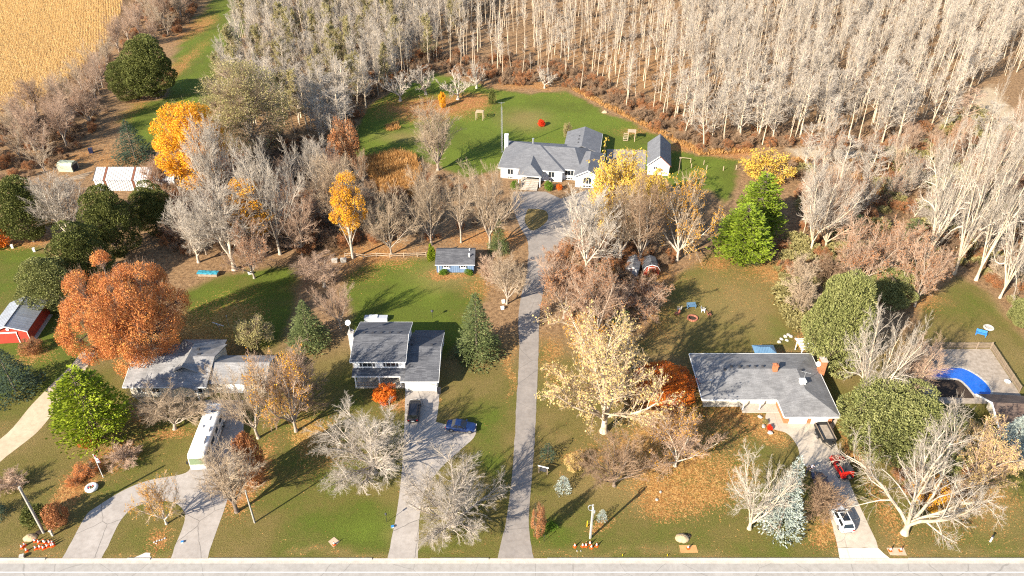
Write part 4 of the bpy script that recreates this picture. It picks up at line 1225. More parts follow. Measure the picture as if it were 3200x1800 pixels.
def spawn(rg, pts, L, rad, M, t0, t1, a0, a1, l0, l1, shape=0.45, rr=0.6):
    """M children on every polyline"""
    N, K1, _ = pts.shape
    K = K1 - 1
    t = t0 + (t1 - t0) * (np.arange(M)[None, :] + rg.uniform(0, 1, (N, M))) / M
    s = np.clip(t * K, 0, K - 1e-6)
    i = s.astype(int)
    f = (s - i)[..., None]
    r_ = np.arange(N)[:, None]
    pos = pts[r_, i] * (1 - f) + pts[r_, i + 1] * f
    pd = nrmz(pts[r_, i + 1] - pts[r_, i])
    rv = rg.normal(0, 1, pd.shape)
    perp = nrmz(rv - (rv * pd).sum(-1, keepdims=True) * pd)
    a = np.radians(rg.uniform(a0, a1, (N, M)))[..., None]
    d = pd * np.cos(a) + perp * np.sin(a)
    cl = L[:, None] * rg.uniform(l0, l1, (N, M)) * (1 - shape * t)
    cr = np.maximum(rad[:, None] * (1 - 0.75 * t) * rr, 0.004)
    return pos.reshape(-1, 3), d.reshape(-1, 3), cl.ravel(), cr.ravel()

def prisms(pts, r0, r1, n):
    """tapered prisms along polylines"""
    N, K1, _ = pts.shape
    K = K1 - 1
    a, b = pts[:, :-1].reshape(-1, 3), pts[:, 1:].reshape(-1, 3)
    k = np.arange(K)
    ra = (r0[:, None] + (r1 - r0)[:, None] * (k / K)).ravel()
    rb = (r0[:, None] + (r1 - r0)[:, None] * ((k + 1) / K)).ravel()
    d = nrmz(b - a)
    ref = np.where(np.abs(d[:, 2:3]) > 0.9, np.array([[1.0, 0, 0]]), np.array([[0, 0, 1.0]]))
    u = nrmz(np.cross(d, ref))
    v = np.cross(d, u)
    th = 2 * np.pi * np.arange(n) / n
    c = np.cos(th)[None, :, None] * u[:, None] + np.sin(th)[None, :, None] * v[:, None]
    V = np.stack([a[:, None] + c * ra[:, None, None], b[:, None] + c * rb[:, None, None]], 1).reshape(-1, 3)
    base = (np.arange(len(a)) * 2 * n)[:, None, None]
    q = np.arange(n)
    F = np.stack([q, (q + 1) % n, n + (q + 1) % n, n + q], -1)[None] + base
    return V, F.reshape(-1, 4)

def kites(p, d, nrm, L, Wd):
    """pointed leaf / spray: one quad each"""
    s = nrmz(np.cross(d, nrm))
    L = L[:, None]; Wd = Wd[:, None]
    V = np.stack([p, p + d * L * .45 + s * Wd * .5, p + d * L, p + d * L * .45 - s * Wd * .5], 1).reshape(-1, 3)
    F = np.arange(len(p) * 4).reshape(-1, 4)
    return V, F

class Parts:
    def __init__(s):
        s.V, s.F, s.n = [], [], 0
    def add(s, V, F, mi):
        s.V.append(V); s.F.append((F + s.n, mi)); s.n += len(V)
    def mesh(s, name, mats):
        return np_mesh(name, np.concatenate(s.V), s.F, mats)

PROTO = {}
def register(kind, trunk, crown, H, Wd, mats_t, mats_c):
    PROTO.setdefault(kind, []).append((trunk.mesh(kind + '_trunk', mats_t), crown.mesh(kind + '_crown', mats_c) if crown is not None else None, H, Wd))

def rand_leaves(rg, P, n, size, spread, hang=0.0):
    i = rg.integers(0, len(P), n)
    p = P[i] + rg.normal(0, spread, (n, 3))
    d = nrmz(rg.normal(0, 1, (n, 3)) - hang * UP)
    nv = rg.normal(0, 1, (n, 3))
    s = size * rg.uniform(.6, 1.35, n)
    return kites(p, d, nv, s, s * .75)

def measure(P):
    c = P.reshape(-1, 3)
    return np.percentile(c[:, 2], 98.5), 2 * np.percentile(np.hypot(c[:, 0], c[:, 1]), 90)

def bare(kind, seed, H=10, trunk=0.17, limbs=7, la=(18, 48), ll=(.62, .85), nb=(9, 9, 7), wob=.11, up=.10, droop=0.0, ba=(25, 50), bl=(.35, .6), tl=(.3, .5), r=.17, twig_r=.011, leaves=0, leaf_size=.15, mats=('bark_tan', 'twig_tan', 'leaf_gold'), stems=1, twl=(.35, .6), lean=0.0):
    rg = np.random.default_rng(seed)
    T, C = Parts(), Parts()
    if stems == 1:
        tp = grow(rg, np.zeros((1, 3)), np.array([[lean, 0, 1.0]]), np.array([H * trunk]), 3, .05, .0)
        tr = np.array([r])
        V, F = prisms(tp, tr * 1.15, tr * .9, 8); T.add(V, F, 0)
        # root flare
        V, F = prisms(np.stack([np.array([[0, 0, -.1]]), tp[:, 0] + UP * .35], 1), tr * 1.7, tr * 1.15, 8); T.add(V, F, 0)
        st = np.repeat(tp[:, -1], limbs, 0) - UP * rg.uniform(0, H * trunk * .35, (limbs, 1))
    else:
        st = np.concatenate([rg.normal(0, .12 * H * .1, (limbs, 2)), np.zeros((limbs, 1))], 1)
    az = 2 * np.pi * (np.arange(limbs) + rg.uniform(-.3, .3, limbs)) / limbs
    inc = np.radians(rg.uniform(la[0], la[1], limbs))
    inc[0] *= .25
    d = np.stack([np.sin(inc) * np.cos(az), np.sin(inc) * np.sin(az), np.cos(inc)], -1)
    L = H * rg.uniform(ll[0], ll[1], limbs) * (1 - .12 * (inc / np.radians(50)))
    lr = np.full(limbs, r * .62 if stems == 1 else r * .4)
    lp = grow(rg, st, d, L, 6, wob, up)
    V, F = prisms(lp, lr, lr * .22, 6); T.add(V, F, 0)
    p, d, l, q = spawn(rg, lp, L, lr, nb[0], .18, .98, ba[0], ba[1], bl[0], bl[1])
    bp = grow(rg, p, d, l, 4, wob * 1.1, up * .9 - droop * .3)
    q = np.maximum(q, twig_r * 1.7)
    V, F = prisms(bp, q, q * .35, 4); C.add(V, F, 0)
    p, d, l, q2 = spawn(rg, bp, l, q, nb[1], .12, .98, 22, 50, tl[0], tl[1])
    l = np.maximum(l, .35)
    tp2 = grow(rg, p, d, l, 3, wob * 1.3, up * .8 - droop)
    q2 = np.full(len(l), twig_r * 1.25)
    V, F = prisms(tp2, q2, q2 * .6, 3); C.add(V, F, 0)
    p, d, l3, q3 = spawn(rg, tp2, l, q2, nb[2], .1, .98, 18, 48, twl[0], twl[1])
    l3 = np.maximum(l3, .25)
    wp = grow(rg, p, d, l3, 2, wob * 1.3, up * .6 - droop)
    V, F = prisms(wp, np.full(len(l3), twig_r), np.full(len(l3), twig_r * .35), 3); C.add(V, F, 0)
    allp = np.concatenate([wp.reshape(-1, 3), lp.reshape(-1, 3)])
    h_, w_ = measure(allp)
    if leaves:
        cl = wp.reshape(-1, 3)
        if leaves < 6000:      # sparse leaves sit in clusters
            keep = value_noise(cl[:, 0] / 1.3 + 50, cl[:, 1] / 1.3 + cl[:, 2] / 1.1 + 50, seed) > .5
            cl = cl[keep] if keep.sum() > 50 else cl
        V, F = rand_leaves(rg, cl, leaves, leaf_size, .06); C.add(V, F, 1)
    register(kind, T, C, h_, w_, [mats[0]], [mats[1], mats[2]])

def pole(kind, seed, H=15, start=.42, nb=30, mats=('bark_white', 'twig_white', 'leaf_straw'), r=.15, bl=.22, ang=(28, 60), nt=(7, 5), twig_r=.017, lean=.03, leaves=0):
    rg = np.random.default_rng(seed)
    T, C = Parts(), Parts()
    tp = grow(rg, np.zeros((1, 3)), np.array([[rg.normal(0, lean), rg.normal(0, lean), 1.0]]), np.array([H]), 9, .022, .02)
    tr = np.array([r])
    V, F = prisms(tp, tr, tr * .16, 7); T.add(V, F, 0)
    L = np.array([H])
    p, d, l, q = spawn(rg, tp, L, tr, nb, start, .99, ang[0], ang[1], bl * .75, bl * 1.2, .55, .5)
    bp = grow(rg, p, d, l, 4, .12, .13)
    q = np.clip(q, twig_r * 1.5, r * .42)
    V, F = prisms(bp, q, q * .35, 4); C.add(V, F, 0)
    p, d, l2, q2 = spawn(rg, bp, l, q, nt[0], .15, .98, 22, 50, .35, .6)
    t2 = grow(rg, p, d, l2, 2, .15, .10)
    V, F = prisms(t2, np.full(len(l2), twig_r * 1.2), np.full(len(l2), twig_r * .6), 3); C.add(V, F, 0)
    p, d, l3, _ = spawn(rg, t2, l2, np.full(len(l2), twig_r), nt[1], .1, .98, 18, 45, .4, .7)
    w3 = grow(rg, p, d, l3, 1, .12, .08)
    V, F = prisms(w3, np.full(len(l3), twig_r), np.full(len(l3), twig_r * .4), 3); C.add(V, F, 0)
    if leaves:
        V, F = rand_leaves(rg, w3.reshape(-1, 3), leaves, .2, .08); C.add(V, F, 1)
    h_, w_ = measure(np.concatenate([w3.reshape(-1, 3), tp.reshape(-1, 3)]))
    register(kind, T, C, h_, w_, [mats[0]], [mats[1], mats[2]])

def spruce(kind, seed, H=10, R0=2.7, lev=34, nbr=9, m='needle_spruce', spray=.42, droop=.25, power=.85, per=15, gap=.0, layer=.12):
    rg = np.random.default_rng(seed)
    T, C = Parts(), Parts()
    V, F = prisms(np.array([[[0, 0, -.1], [0, 0, H * .5], [0, 0, H * .97]]]), np.array([.17 * H / 10]), np.array([.02]), 7); T.add(V, F, 0)
    P, Dv, Nv, Ls, Ws = [], [], [], [], []
    for k in range(lev):
        z = H * (.03 + .95 * (k + rg.uniform(-.3, .3)) / lev)
        rad = R0 * max(0.06, 1 - z / H) ** power * rg.uniform(.82, 1.12)
        n = max(4, int(nbr * (.5 + .5 * rad / R0)))
        for q in range(n):
            a = 2 * np.pi * (q + rg.uniform(-.35, .35)) / n + k * 2.4
            rl = rad * rg.uniform(.78, 1.14)
            if rg.uniform() < gap:
                rl *= .55
            o = np.array([math.cos(a), math.sin(a), 0])
            s = np.array([-math.sin(a), math.cos(a), 0])
            m_ = max(4, int(per * (.35 + .65 * rl / R0)))
            t = np.sqrt(rg.uniform(.06, 1, m_))
            zz = z - droop * rl * t ** 1.4 + .12 * rl * t ** 4 + rg.normal(0, layer, m_) * .5
            side = rg.normal(0, .11 * rl, m_) * (.4 + t)
            p = o * (t * rl)[:, None] + s * side[:, None] + UP * zz[:, None]
            sg = np.sign(side)[:, None]
            d = nrmz(o + s * sg * rg.uniform(.2, .9, (m_, 1)) + UP * rg.uniform(-.35, .45, (m_, 1)))
            P.append(p); Dv.append(d); Nv.append(nrmz(UP + rg.normal(0, .45, (m_, 3))))
            l = spray * rg.uniform(.65, 1.25, m_) * (.6 + .4 * rl / R0)
            Ls.append(l); Ws.append(l * rg.uniform(.32, .5, m_))
    # leader
    P.append(np.tile([[0, 0, H * .93]], (8, 1))); Dv.append(nrmz(rg.normal(0, .3, (8, 3)) + UP)); Nv.append(rg.normal(0, 1, (8, 3))); Ls.append(np.full(8, H * .08)); Ws.append(np.full(8, .1))
    P, Dv, Nv, Ls, Ws = (np.concatenate(x_) for x_ in (P, Dv, Nv, Ls, Ws))
    V, F = kites(P, Dv, Nv, Ls, Ws); C.add(V, F, 0)
    register(kind, T, C, H, 2 * R0, ['bark_dark'], [m])

def lobes(kind, seed, H=9, W_=6, n_lobe=7, n=9000, m='needle_cedar', size=.4, up=.8, pointy=.6, mats_t='bark_dark', inner=.12, flat=.0):
    """dense evergreen or bush made of many leaf sprays on irregular lobes"""
    rg = np.random.default_rng(seed)
    T, C = Parts(), Parts()
    V, F = prisms(np.array([[[0, 0, -.1], [0.05, 0, H * .35], [0, .05, H * .7]]]), np.array([.16 * H / 9]), np.array([.05]), 6); T.add(V, F, 0)
    ctr = []
    for k in range(n_lobe):
        a = 2 * np.pi * k / n_lobe + rg.uniform(-.4, .4)
        rr = 0 if k == 0 else W_ * rg.uniform(.16, .30)
        hh = H * (1.0 if k == 0 else rg.uniform(.62, .95))
        ctr.append((rr * math.cos(a), rr * math.sin(a), hh, W_ * (rg.uniform(.22, .32) if k else .30)))
    P, O = [], []
    per = n // n_lobe
    for cx_, cy_, hh, rad in ctr:
        th = rg.uniform(0, 2 * np.pi, per)
        u = rg.uniform(0, 1, per) ** .8
        prof = np.sin(np.pi * np.clip(u * .92 + .08, 0, 1) ** pointy) ** .75
        q = prof * rad * (1 + .22 * np.sin(3 * th + 7 * u + seed) * np.sin(9 * u + th)) * (1 - inner * rg.uniform(0, 1, per) ** 2 * 3)
        p = np.stack([cx_ + q * np.cos(th), cy_ + q * np.sin(th), u * hh], -1)
        P.append(p); O.append(np.stack([np.cos(th), np.sin(th), (u - .5) * 1.0], -1))
    P, O = np.concatenate(P), nrmz(np.concatenate(O))
    P += rg.normal(0, .06, P.shape)
    d = nrmz(O * .7 + UP * up + rg.normal(0, .35, O.shape))
    nv = nrmz(O + rg.normal(0, .5, O.shape))
    l = size * rg.uniform(.6, 1.35, len(P))
    V, F = kites(P - d * l[:, None] * .4, d, nv, l, l * rg.uniform(.4, .65, len(P))); C.add(V, F, 0)
    register(kind, T, C, H, 2 * np.percentile(np.hypot(P[:, 0], P[:, 1]), 98), [mats_t], [m])

def plume_pine(kind, seed, H=10, R0=4, m='needle_bright', whorls=13, nbr=8, size=.5, per=26, flat=.5):
    """pine with flat tiers of feathery branches"""
    rg = np.random.default_rng(seed)
    T, C = Parts(), Parts()
    V, F = prisms(np.array([[[0, 0, -.1], [0, 0, H * .5], [0, 0, H * .95]]]), np.array([.2]), np.array([.03]), 7); T.add(V, F, 0)
    P, Dv, Nv, Ls, Ws = [], [], [], [], []
    bps, brs = [], []
    for k in range(whorls):
        f = (k + .5) / whorls
        z = H * (.06 + .88 * f)
        rad = R0 * (1 - f ** 1.5) ** .62
        for q in range(nbr):
            a = 2 * np.pi * (q + rg.uniform(-.4, .4)) / nbr + k * 1.1
            rl = rad * rg.uniform(.6, 1.12)
            o = np.array([math.cos(a), math.sin(a), 0]); s = np.array([-math.sin(a), math.cos(a), 0])
            z0 = z + rg.normal(0, .2)
            rise = rg.uniform(.05, .3) * rl
            bps.append([[0, 0, z0], list(o * rl * .5 + UP * (z0 + rise * .4)), list(o * rl + UP * (z0 + rise))]); brs.append(.05)
            n = max(8, int(per * rl / R0 * 1.4))
            t = rg.uniform(.2, 1, n) ** .7
            side = rg.normal(0, .20 * rl, n) * t
            p = o * (t * rl)[:, None] + s * side[:, None] + UP * (z0 + rise * t - abs(side) * .12)[:, None]
            d = nrmz(o * .8 + s * (np.sign(side) * rg.uniform(.1, .9, n))[:, None] + UP * rg.uniform(-.1, .55, n)[:, None])
            P.append(p); Dv.append(d); Nv.append(nrmz(UP + rg.normal(0, .4, (n, 3))))
            l = size * rg.uniform(.6, 1.3, n); Ls.append(l); Ws.append(l * .5)
    V, F = prisms(np.array(bps), np.array(brs), np.array(brs) * .3, 4); T.add(V, F, 0)
    P, Dv, Nv, Ls, Ws = (np.concatenate(x_) for x_ in (P, Dv, Nv, Ls, Ws))
    V, F = kites(P, Dv, Nv, Ls, Ws); C.add(V, F, 0)
    register(kind, T, C, H, 2 * R0, ['bark_dark'], [m])

def willow(kind, seed, H=9, R0=4, m='leaf_willow', n=420):
    rg = np.random.default_rng(seed)
    T, C = Parts(), Parts()
    limbs = 9
    tp = grow(rg, np.zeros((1, 3)), np.array([[0, 0, 1.0]]), np.array([H * .25]), 3, .04, 0)
    V, F = prisms(tp, np.array([.28]), np.array([.22]), 8); T.add(V, F, 0)
    az = 2 * np.pi * np.arange(limbs) / limbs
    inc = np.radians(rg.uniform(15, 50, limbs))
    d = np.stack([np.sin(inc) * np.cos(az), np.sin(inc) * np.sin(az), np.cos(inc)], -1)
    L = rg.uniform(.6, .78, limbs) * H
    lp = grow(rg, np.repeat(tp[:, -1], limbs, 0), d, L, 6, .12, .02)
    V, F = prisms(lp, np.full(limbs, .12), np.full(limbs, .03), 5); T.add(V, F, 0)
    p, d, l, q = spawn(rg, lp, L, np.full(limbs, .1), n // limbs, .25, 1.0, 30, 80, .3, .7, .1)
    l = np.clip(l, 1.5, H * .6)
    wp = grow(rg, p, d, l, 6, .1, -.34)
    V, F = prisms(wp, np.full(len(l), .016), np.full(len(l), .008), 3); C.add(V, F, 0)
    pts = wp[:, 1:].reshape(-1, 3)
    pts = pts[pts[:, 2] > .3]
    V, F = rand_leaves(rg, pts, 26000, .17, .12, 1.2); C.add(V, F, 1)
    h_, w_ = measure(wp)
    register(kind, T, C, h_, w_, ['bark_tan'], ['twig_tan', m])

def dome(kind, seed, H=10, W_=10, base=.1, lumps=34, lr=.17, n=40000, size=.17, taper=0.0, mats=('bark_dark', 'twig_brown', 'leaf_maple'), up=.0, limbs=14, twigs=30, wid=.75, shell=.55, gaps=.0, tr=.2, jit=.10, twig_r=.012):
    """rounded crown of leaf clumps carried on limbs; taper draws the top in"""
    rg = np.random.default_rng(seed)
    T, C = Parts(), Parts()
    z0 = H * base
    hc = (H - z0) / 2
    zc = z0 + hc
    k = np.arange(lumps) + .5
    ph = np.arccos(1 - 2 * k / lumps)
    th = np.pi * (1 + 5 ** .5) * k + rg.uniform(-.3, .3, lumps)
    u = np.stack([np.sin(ph) * np.cos(th), np.sin(ph) * np.sin(th), np.cos(ph)], -1)
    rad = rg.uniform(1 - jit * 2.2, 1 + jit, lumps)[:, None] * .80
    ctr = u * rad * np.array([W_ / 2, W_ / 2, hc])
    sh = 1 - taper * np.clip((ctr[:, 2:3] / hc + 1) / 2, 0, 1)
    ctr[:, :2] *= sh
    ctr[:, 2] += zc
    inner = ctr * 1.0
    inner[:, :2] *= .45; inner[:, 2] = zc + (inner[:, 2] - zc) * .45
    ctr = np.concatenate([ctr, inner[::3]])
    L = len(ctr)
    lrad = (lr * W_ * rg.uniform(.8, 1.25, L))[:, None]
    # trunk, limbs
    tp = np.array([[[0, 0, -.1], [0.03, 0, max(z0, H * .12)], [0, .05, H * .4]]])
    V, F = prisms(tp, np.array([tr]), np.array([tr * .6]), 8); T.add(V, F, 0)
    sel = rg.permutation(L)[:limbs * 2]
    st = np.stack([np.zeros(len(sel)), np.zeros(len(sel)), np.minimum(H * rg.uniform(.1, .4, len(sel)), ctr[sel, 2])], -1)
    mid = st * .5 + ctr[sel] * .5 + UP * hc * .12 + rg.normal(0, .03 * W_, (len(sel), 3))
    lp = np.stack([st, mid, ctr[sel]], 1)
    V, F = prisms(lp, np.full(len(sel), tr * .42), np.full(len(sel), tr * .12), 5); T.add(V, F, 0)
    axis_pt = np.stack([np.zeros(L), np.zeros(L), np.full(L, zc - hc * .35)], -1)
    if twigs:
        i = np.repeat(np.arange(L), twigs)
        outw = nrmz(ctr[i] - axis_pt[i])
        d = nrmz(outw + rg.normal(0, .55, outw.shape) + UP * .25)
        s0 = ctr[i] - outw * lrad[i] * .5
        wp = grow(rg, s0, d, (lrad[i, 0]) * rg.uniform(.9, 1.75, len(i)), 3, .12, .06)
        V, F = prisms(wp, np.full(len(i), twig_r * 1.3), np.full(len(i), twig_r * .4), 3); C.add(V, F, 0)
    i = rg.integers(0, L, n)
    v = nrmz(rg.normal(0, 1, (n, 3)))
    outw = nrmz(ctr[i] - axis_pt[i])
    flip = (v * outw).sum(-1) < -.25
    v[flip] *= -1
    q = (shell + (1 - shell) * rg.uniform(0, 1, n) ** .5)[:, None] * lrad[i]
    P = ctr[i] + v * q * np.array([1, 1, .85])
    if gaps:
        keep = value_noise(P[:, 0] * 1.6 + 90, P[:, 1] * 1.6 + P[:, 2] * 1.3 + 90, seed) > gaps
        P, v = P[keep], v[keep]
    P[:, 2] = np.maximum(P[:, 2], .03)
    m_ = len(P)
    d = nrmz(v * (.6 if up else .25) + UP * up + rg.normal(0, .4 if up else 1.0, (m_, 3)))
    nv = nrmz(v + rg.normal(0, .6, (m_, 3)))
    l = size * rg.uniform(.6, 1.35, m_)
    V, F = kites(P, d, nv, l, l * wid * rg.uniform(.8, 1.2, m_)); C.add(V, F, 1 if twigs else 0)
    register(kind, T, C, np.percentile(P[:, 2], 99.7), 2 * np.percentile(np.hypot(P[:, 0], P[:, 1]), 97), [mats[0]], ([mats[1]] if twigs else []) + [mats[2]])

# --- build the kinds ----------------------------------------------------------------------------------------
for i in range(4):
    bare('vase', 100 + i, H=10, trunk=(.12, .18, .15, .2)[i], limbs=(9, 8, 10, 7)[i], nb=(12, 10, 9), la=(10, 50), tl=(.38, .6), twl=(.4, .7), twig_r=.0088)
for i in range(2):
    bare('droop', 120 + i, H=11, trunk=.13, limbs=13, nb=(13, 10, 9), la=(8, 74), up=.05, droop=.05, ll=(.62, .85), r=.26, twig_r=.0088, tl=(.4, .65), twl=(.45, .75), bl=(.35, .55))
for i in range(2):
    bare('rugged', 130 + i, H=11, trunk=.1, limbs=7, nb=(10, 10, 9), la=(15, 58), wob=.16, up=.06, r=.25, ll=(.65, .9), twig_r=.0088, tl=(.38, .6), mats=('bark_cream', 'twig_white', 'leaf_gold'))
for i in range(2):
    bare('orchard', 140 + i, H=5, trunk=.16, limbs=7, nb=(7, 6, 4), la=(30, 70), wob=.17, up=.13, r=.16, ll=(.55, .8), twig_r=.014, mats=('bark_white', 'twig_white', 'leaf_gold'))
for i in range(3):
    bare('shrub', 150 + i, H=3.2, limbs=15, stems=3, nb=(8, 7, 5), la=(5, 56), ll=(.6, .95), r=.07, up=.05, twig_r=.010, tl=(.4, .65), mats=('twig_brown', 'twig_brown', 'leaf_rust'))
for i in range(2):
    bare('slim', 160 + i, H=12, trunk=.2, limbs=6, la=(6, 28), nb=(11, 9, 7), up=.06, r=.15, ll=(.6, .8), ba=(22, 45), bl=(.28, .45), tl=(.38, .6), twig_r=.0088)
dome('maple', 170, H=13, W_=17, base=.0, lumps=64, lr=.10, n=115000, size=.155, jit=.16, mats=('bark_dark', 'twig_pink', 'leaf_maple'), limbs=22, twigs=60, tr=.45, gaps=.22, shell=.3)
dome('gold', 171, H=12, W_=8, base=.12, lumps=34, lr=.17, n=46000, size=.15, taper=.35, mats=('bark_tan', 'twig_tan', 'leaf_gold'), twigs=40, gaps=.18, shell=.4)
dome('gold', 172, H=11, W_=5, base=.25, lumps=22, lr=.2, n=15000, size=.14, taper=.3, mats=('bark_white', 'twig_tan', 'leaf_gold'), twigs=70, gaps=.3, shell=.3, jit=.2)
dome('beech', 173, H=8, W_=8, base=.05, lumps=30, lr=.17, n=46000, size=.135, taper=.2, mats=('bark_tan', 'twig_brown', 'leaf_orange_red'), twigs=30, gaps=.2, shell=.4)
dome('olive', 174, H=12, W_=9, base=.06, lumps=36, lr=.17, n=26000, size=.14, taper=.25, mats=('bark_tan', 'twig_tan', 'leaf_olive'), twigs=90, gaps=.25, shell=.3, up=.4)
for i in range(2):
    bare('sparse', 175 + i, H=10, trunk=.13, limbs=10, nb=(11, 10, 8), la=(10, 64), wob=.14, up=.06, r=.22, leaves=(7500, 4200)[i], leaf_size=.14, tl=(.38, .6), mats=('bark_tan', 'twig_tan', ('leaf_straw', 'leaf_gold')[i]), twig_r=.0088)
for i in range(2):
    bare('russet', 178 + i, H=9, trunk=.13, limbs=10, nb=(11, 10, 8), la=(10, 64), up=.06, r=.17, leaves=(4200, 2600)[i], leaf_size=.12, tl=(.38, .6), mats=('bark_tan', 'twig_pink', 'leaf_rust'))
for i in range(2):
    dome('leafbush', 182 + i, H=2.4, W_=3.2, base=.0, lumps=16, lr=.2, n=6500, size=.10, mats=('twig_brown', 'twig_brown', 'leaf_rust'), twigs=30, gaps=.3, shell=.3, tr=.06, limbs=8)
for i in range(5):
    pole('pole', 200 + i, H=(15, 16, 14, 17, 15)[i], start=(.52, .6, .45, .66, .55)[i], nb=(20, 18, 22, 15, 17)[i], bl=(.2, .18, .22, .15, .2)[i], nt=(5, 4), r=(.17, .15, .14, .19, .16)[i], mats=('bark_cream', 'twig_white', 'leaf_straw'), twig_r=.0115, lean=.05)
for i in range(2):
    pole('bushy_pole', 210 + i, H=13, start=.22, nb=40, bl=.25, nt=(8, 6), mats=('bark_cream', 'twig_white', 'leaf_straw'), r=.14, twig_r=.0115)
pole('olive_pole', 215, H=13, start=.12, nb=44, bl=.27, nt=(8, 6), mats=('bark_tan', 'twig_tan', 'leaf_olive'), leaves=5500, r=.14)
for i in range(2):
    pole('sapling', 218 + i, H=5, start=.25, nb=16, bl=.22, nt=(5, 3), r=.04, twig_r=.0088, mats=('twig_tan', 'twig_brown', 'leaf_straw'))
for i in range(2):
    spruce('spruce', 300 + i, H=10, R0=3.2, lev=40, nbr=11, per=34, m='needle_spruce', spray=.36)
spruce('dark_spruce', 303, H=9, R0=3.4, lev=30, nbr=10, per=34, m='needle_dark', spray=.36, gap=.15)
spruce('blue_spruce', 304, H=9, R0=2.8, lev=30, nbr=10, per=32, m='needle_blue', spray=.34, gap=.08)
spruce('small_blue_spruce', 305, H=2.4, R0=1.2, lev=13, nbr=9, per=14, m='needle_blue', spray=.22, power=.6, droop=.1)
spruce('small_green_spruce', 306, H=2.6, R0=1.2, lev=13, nbr=9, per=14, m='needle_dark', spray=.22, power=.7, droop=.1)
for i in range(3):
    dome('cedar', 310 + i, H=9, W_=7, base=.0, lumps=(40, 34, 46)[i], lr=.16, n=42000, size=.185, taper=(.5, .4, .55)[i], mats=('bark_dark', '', 'needle_cedar'), up=.7, twigs=0, wid=.5, shell=.7, jit=.12)
for i in range(2):
    dome('juniper', 315 + i, H=7, W_=8, base=.0, lumps=(44, 36)[i], lr=.15, n=46000, size=.18, taper=(.35, .5)[i], mats=('bark_dark', '', 'needle_juniper'), up=.5, twigs=0, wid=.45, shell=.7, jit=.14)
lobes('column_cedar', 318, H=3, W_=1.5, n_lobe=3, n=2600, m='needle_bright', size=.2, up=1.0)
lobes('round_bush', 319, H=1.3, W_=1.7, n_lobe=4, n=3000, m='leaf_green', size=.12, up=.3, pointy=.8)
lobes('red_bush', 320, H=1.2, W_=1.5, n_lobe=4, n=2600, m='leaf_scarlet', size=.12, up=.3, pointy=.8)
lobes('weed', 321, H=1.1, W_=2.2, n_lobe=6, n=1800, m='leaf_olive', size=.16, up=.4, pointy=.8)
dome('orange_bush', 322, H=2.2, W_=2.6, base=.0, lumps=16, lr=.2, n=5000, size=.13, mats=('twig_brown', '', 'leaf_orange_red'), twigs=0, shell=.5, tr=.06)
dome('rust_bush', 323, H=2.0, W_=2.4, base=.0, lumps=16, lr=.2, n=5000, size=.13, mats=('twig_brown', '', 'leaf_rust'), twigs=0, shell=.5, tr=.06)
plume_pine('bright_pine', 330, H=9, R0=4.3, m='needle_bright', whorls=15, nbr=11, size=.36, per=95)
plume_pine('green_pine', 331, H=11, R0=4.2, m='needle_pine', whorls=19, nbr=11, size=.38, per=95)
plume_pine('young_pine', 332, H=5, R0=2.0, m='needle_spruce', whorls=11, nbr=8, size=.28, per=40)
willow('willow', 340)

# --- placing -----------------------------------------------------------------------------------------------
prng = random.Random(5)
def instance(kind, x, y, H, Wd, label, cat='tree', name=None, group=None, var=None, rz=None, bark_m=None, twig_m=None, leaf_m=None):
    v = PROTO[kind]
    k = prng.randrange(len(v)) if var is None else var % len(v)
    tm, cm, h0, w0 = v[k]
    root = bpy.data.objects.new(name or 'tree', None)
    root.empty_display_size = .3
    COL.objects.link(root)
    root.location = (x, y, 0)
    root.rotation_euler = (0, 0, prng.uniform(0, 6.28) if rz is None else rz)
    s = Wd / w0
    root.scale = (s, s, H / h0)
    tag(root, label, cat, group)
    t = bpy.data.objects.new('trunk', tm); link(t, root)
    c = bpy.data.objects.new('crown', cm); link(c, root)
    def over(o, i, m_):
        if m_ and len(o.material_slots) > i:
            o.material_slots[i].link = 'OBJECT'
            o.material_slots[i].material = MATS[m_]
    over(t, 0, bark_m); over(c, 0, twig_m); over(c, 1, leaf_m)
    return root

def scale_at(py_print):
    """px on the print per metre, and view depression, at a ground row"""
    v = py_print * DS - 900
    s = (FOCAL * math.sin(CAM_DOWN) + v * math.cos(CAM_DOWN)) / CAM_H / DS
    return s, CAM_DOWN + math.atan(v / FOCAL)

def tree_base(kind, bx, by, top, width, label, cone=False, **kw):
    """trunk foot on the print, row of the crown top, crown width in px"""
    x, y = D(bx, by)
    s, dep = scale_at(by)
    s2 = s * (1 + 6 / (CAM_H * 1.3))
    Wd = width / s2
    T_ = (by - top) / s2
    w_ = Wd / 2 * math.sin(dep)
    H = T_ / math.cos(dep) if cone else max((T_ * T_ - w_ * w_) / T_ / math.cos(dep), .45 * Wd)
    return instance(kind, x, y, H, Wd, label, **kw)

def tree_box(kind, x0, y0, x1, y1, label, cone=False, **kw):
    """crown outline on the print for growth that reaches the ground"""
    s, dep = scale_at(y1)
    s2 = s * (1 + 3 / (CAM_H * 1.3))
    Wd = (x1 - x0) / s2
    Vv = (y1 - y0) / s2
    w_ = Wd / 2 * math.sin(dep)
    if cone:
        H = max((Vv - w_) / math.cos(dep), .7 * Wd)
        x, y = D((x0 + x1) / 2, y0, H)
        x2, y2 = D((x0 + x1) / 2, (y0 + y1) / 2, H * .45)
        y = D((x0 + x1) / 2, y1 - w_ * s2 * .9)[1]
        x = x2
    else:
        q = (Vv / 2) ** 2 - w_ ** 2
        H = 2 / math.cos(dep) * math.sqrt(q) if q > 0 else 0
        H = max(H, .5 * Wd)
        x, y = D((x0 + x1) / 2, (y0 + y1) / 2, H / 2)
    return instance(kind, x, y, H, Wd, label, **kw)
# ================================================================ TREES: placed one by one
TB, TX = tree_base, tree_box
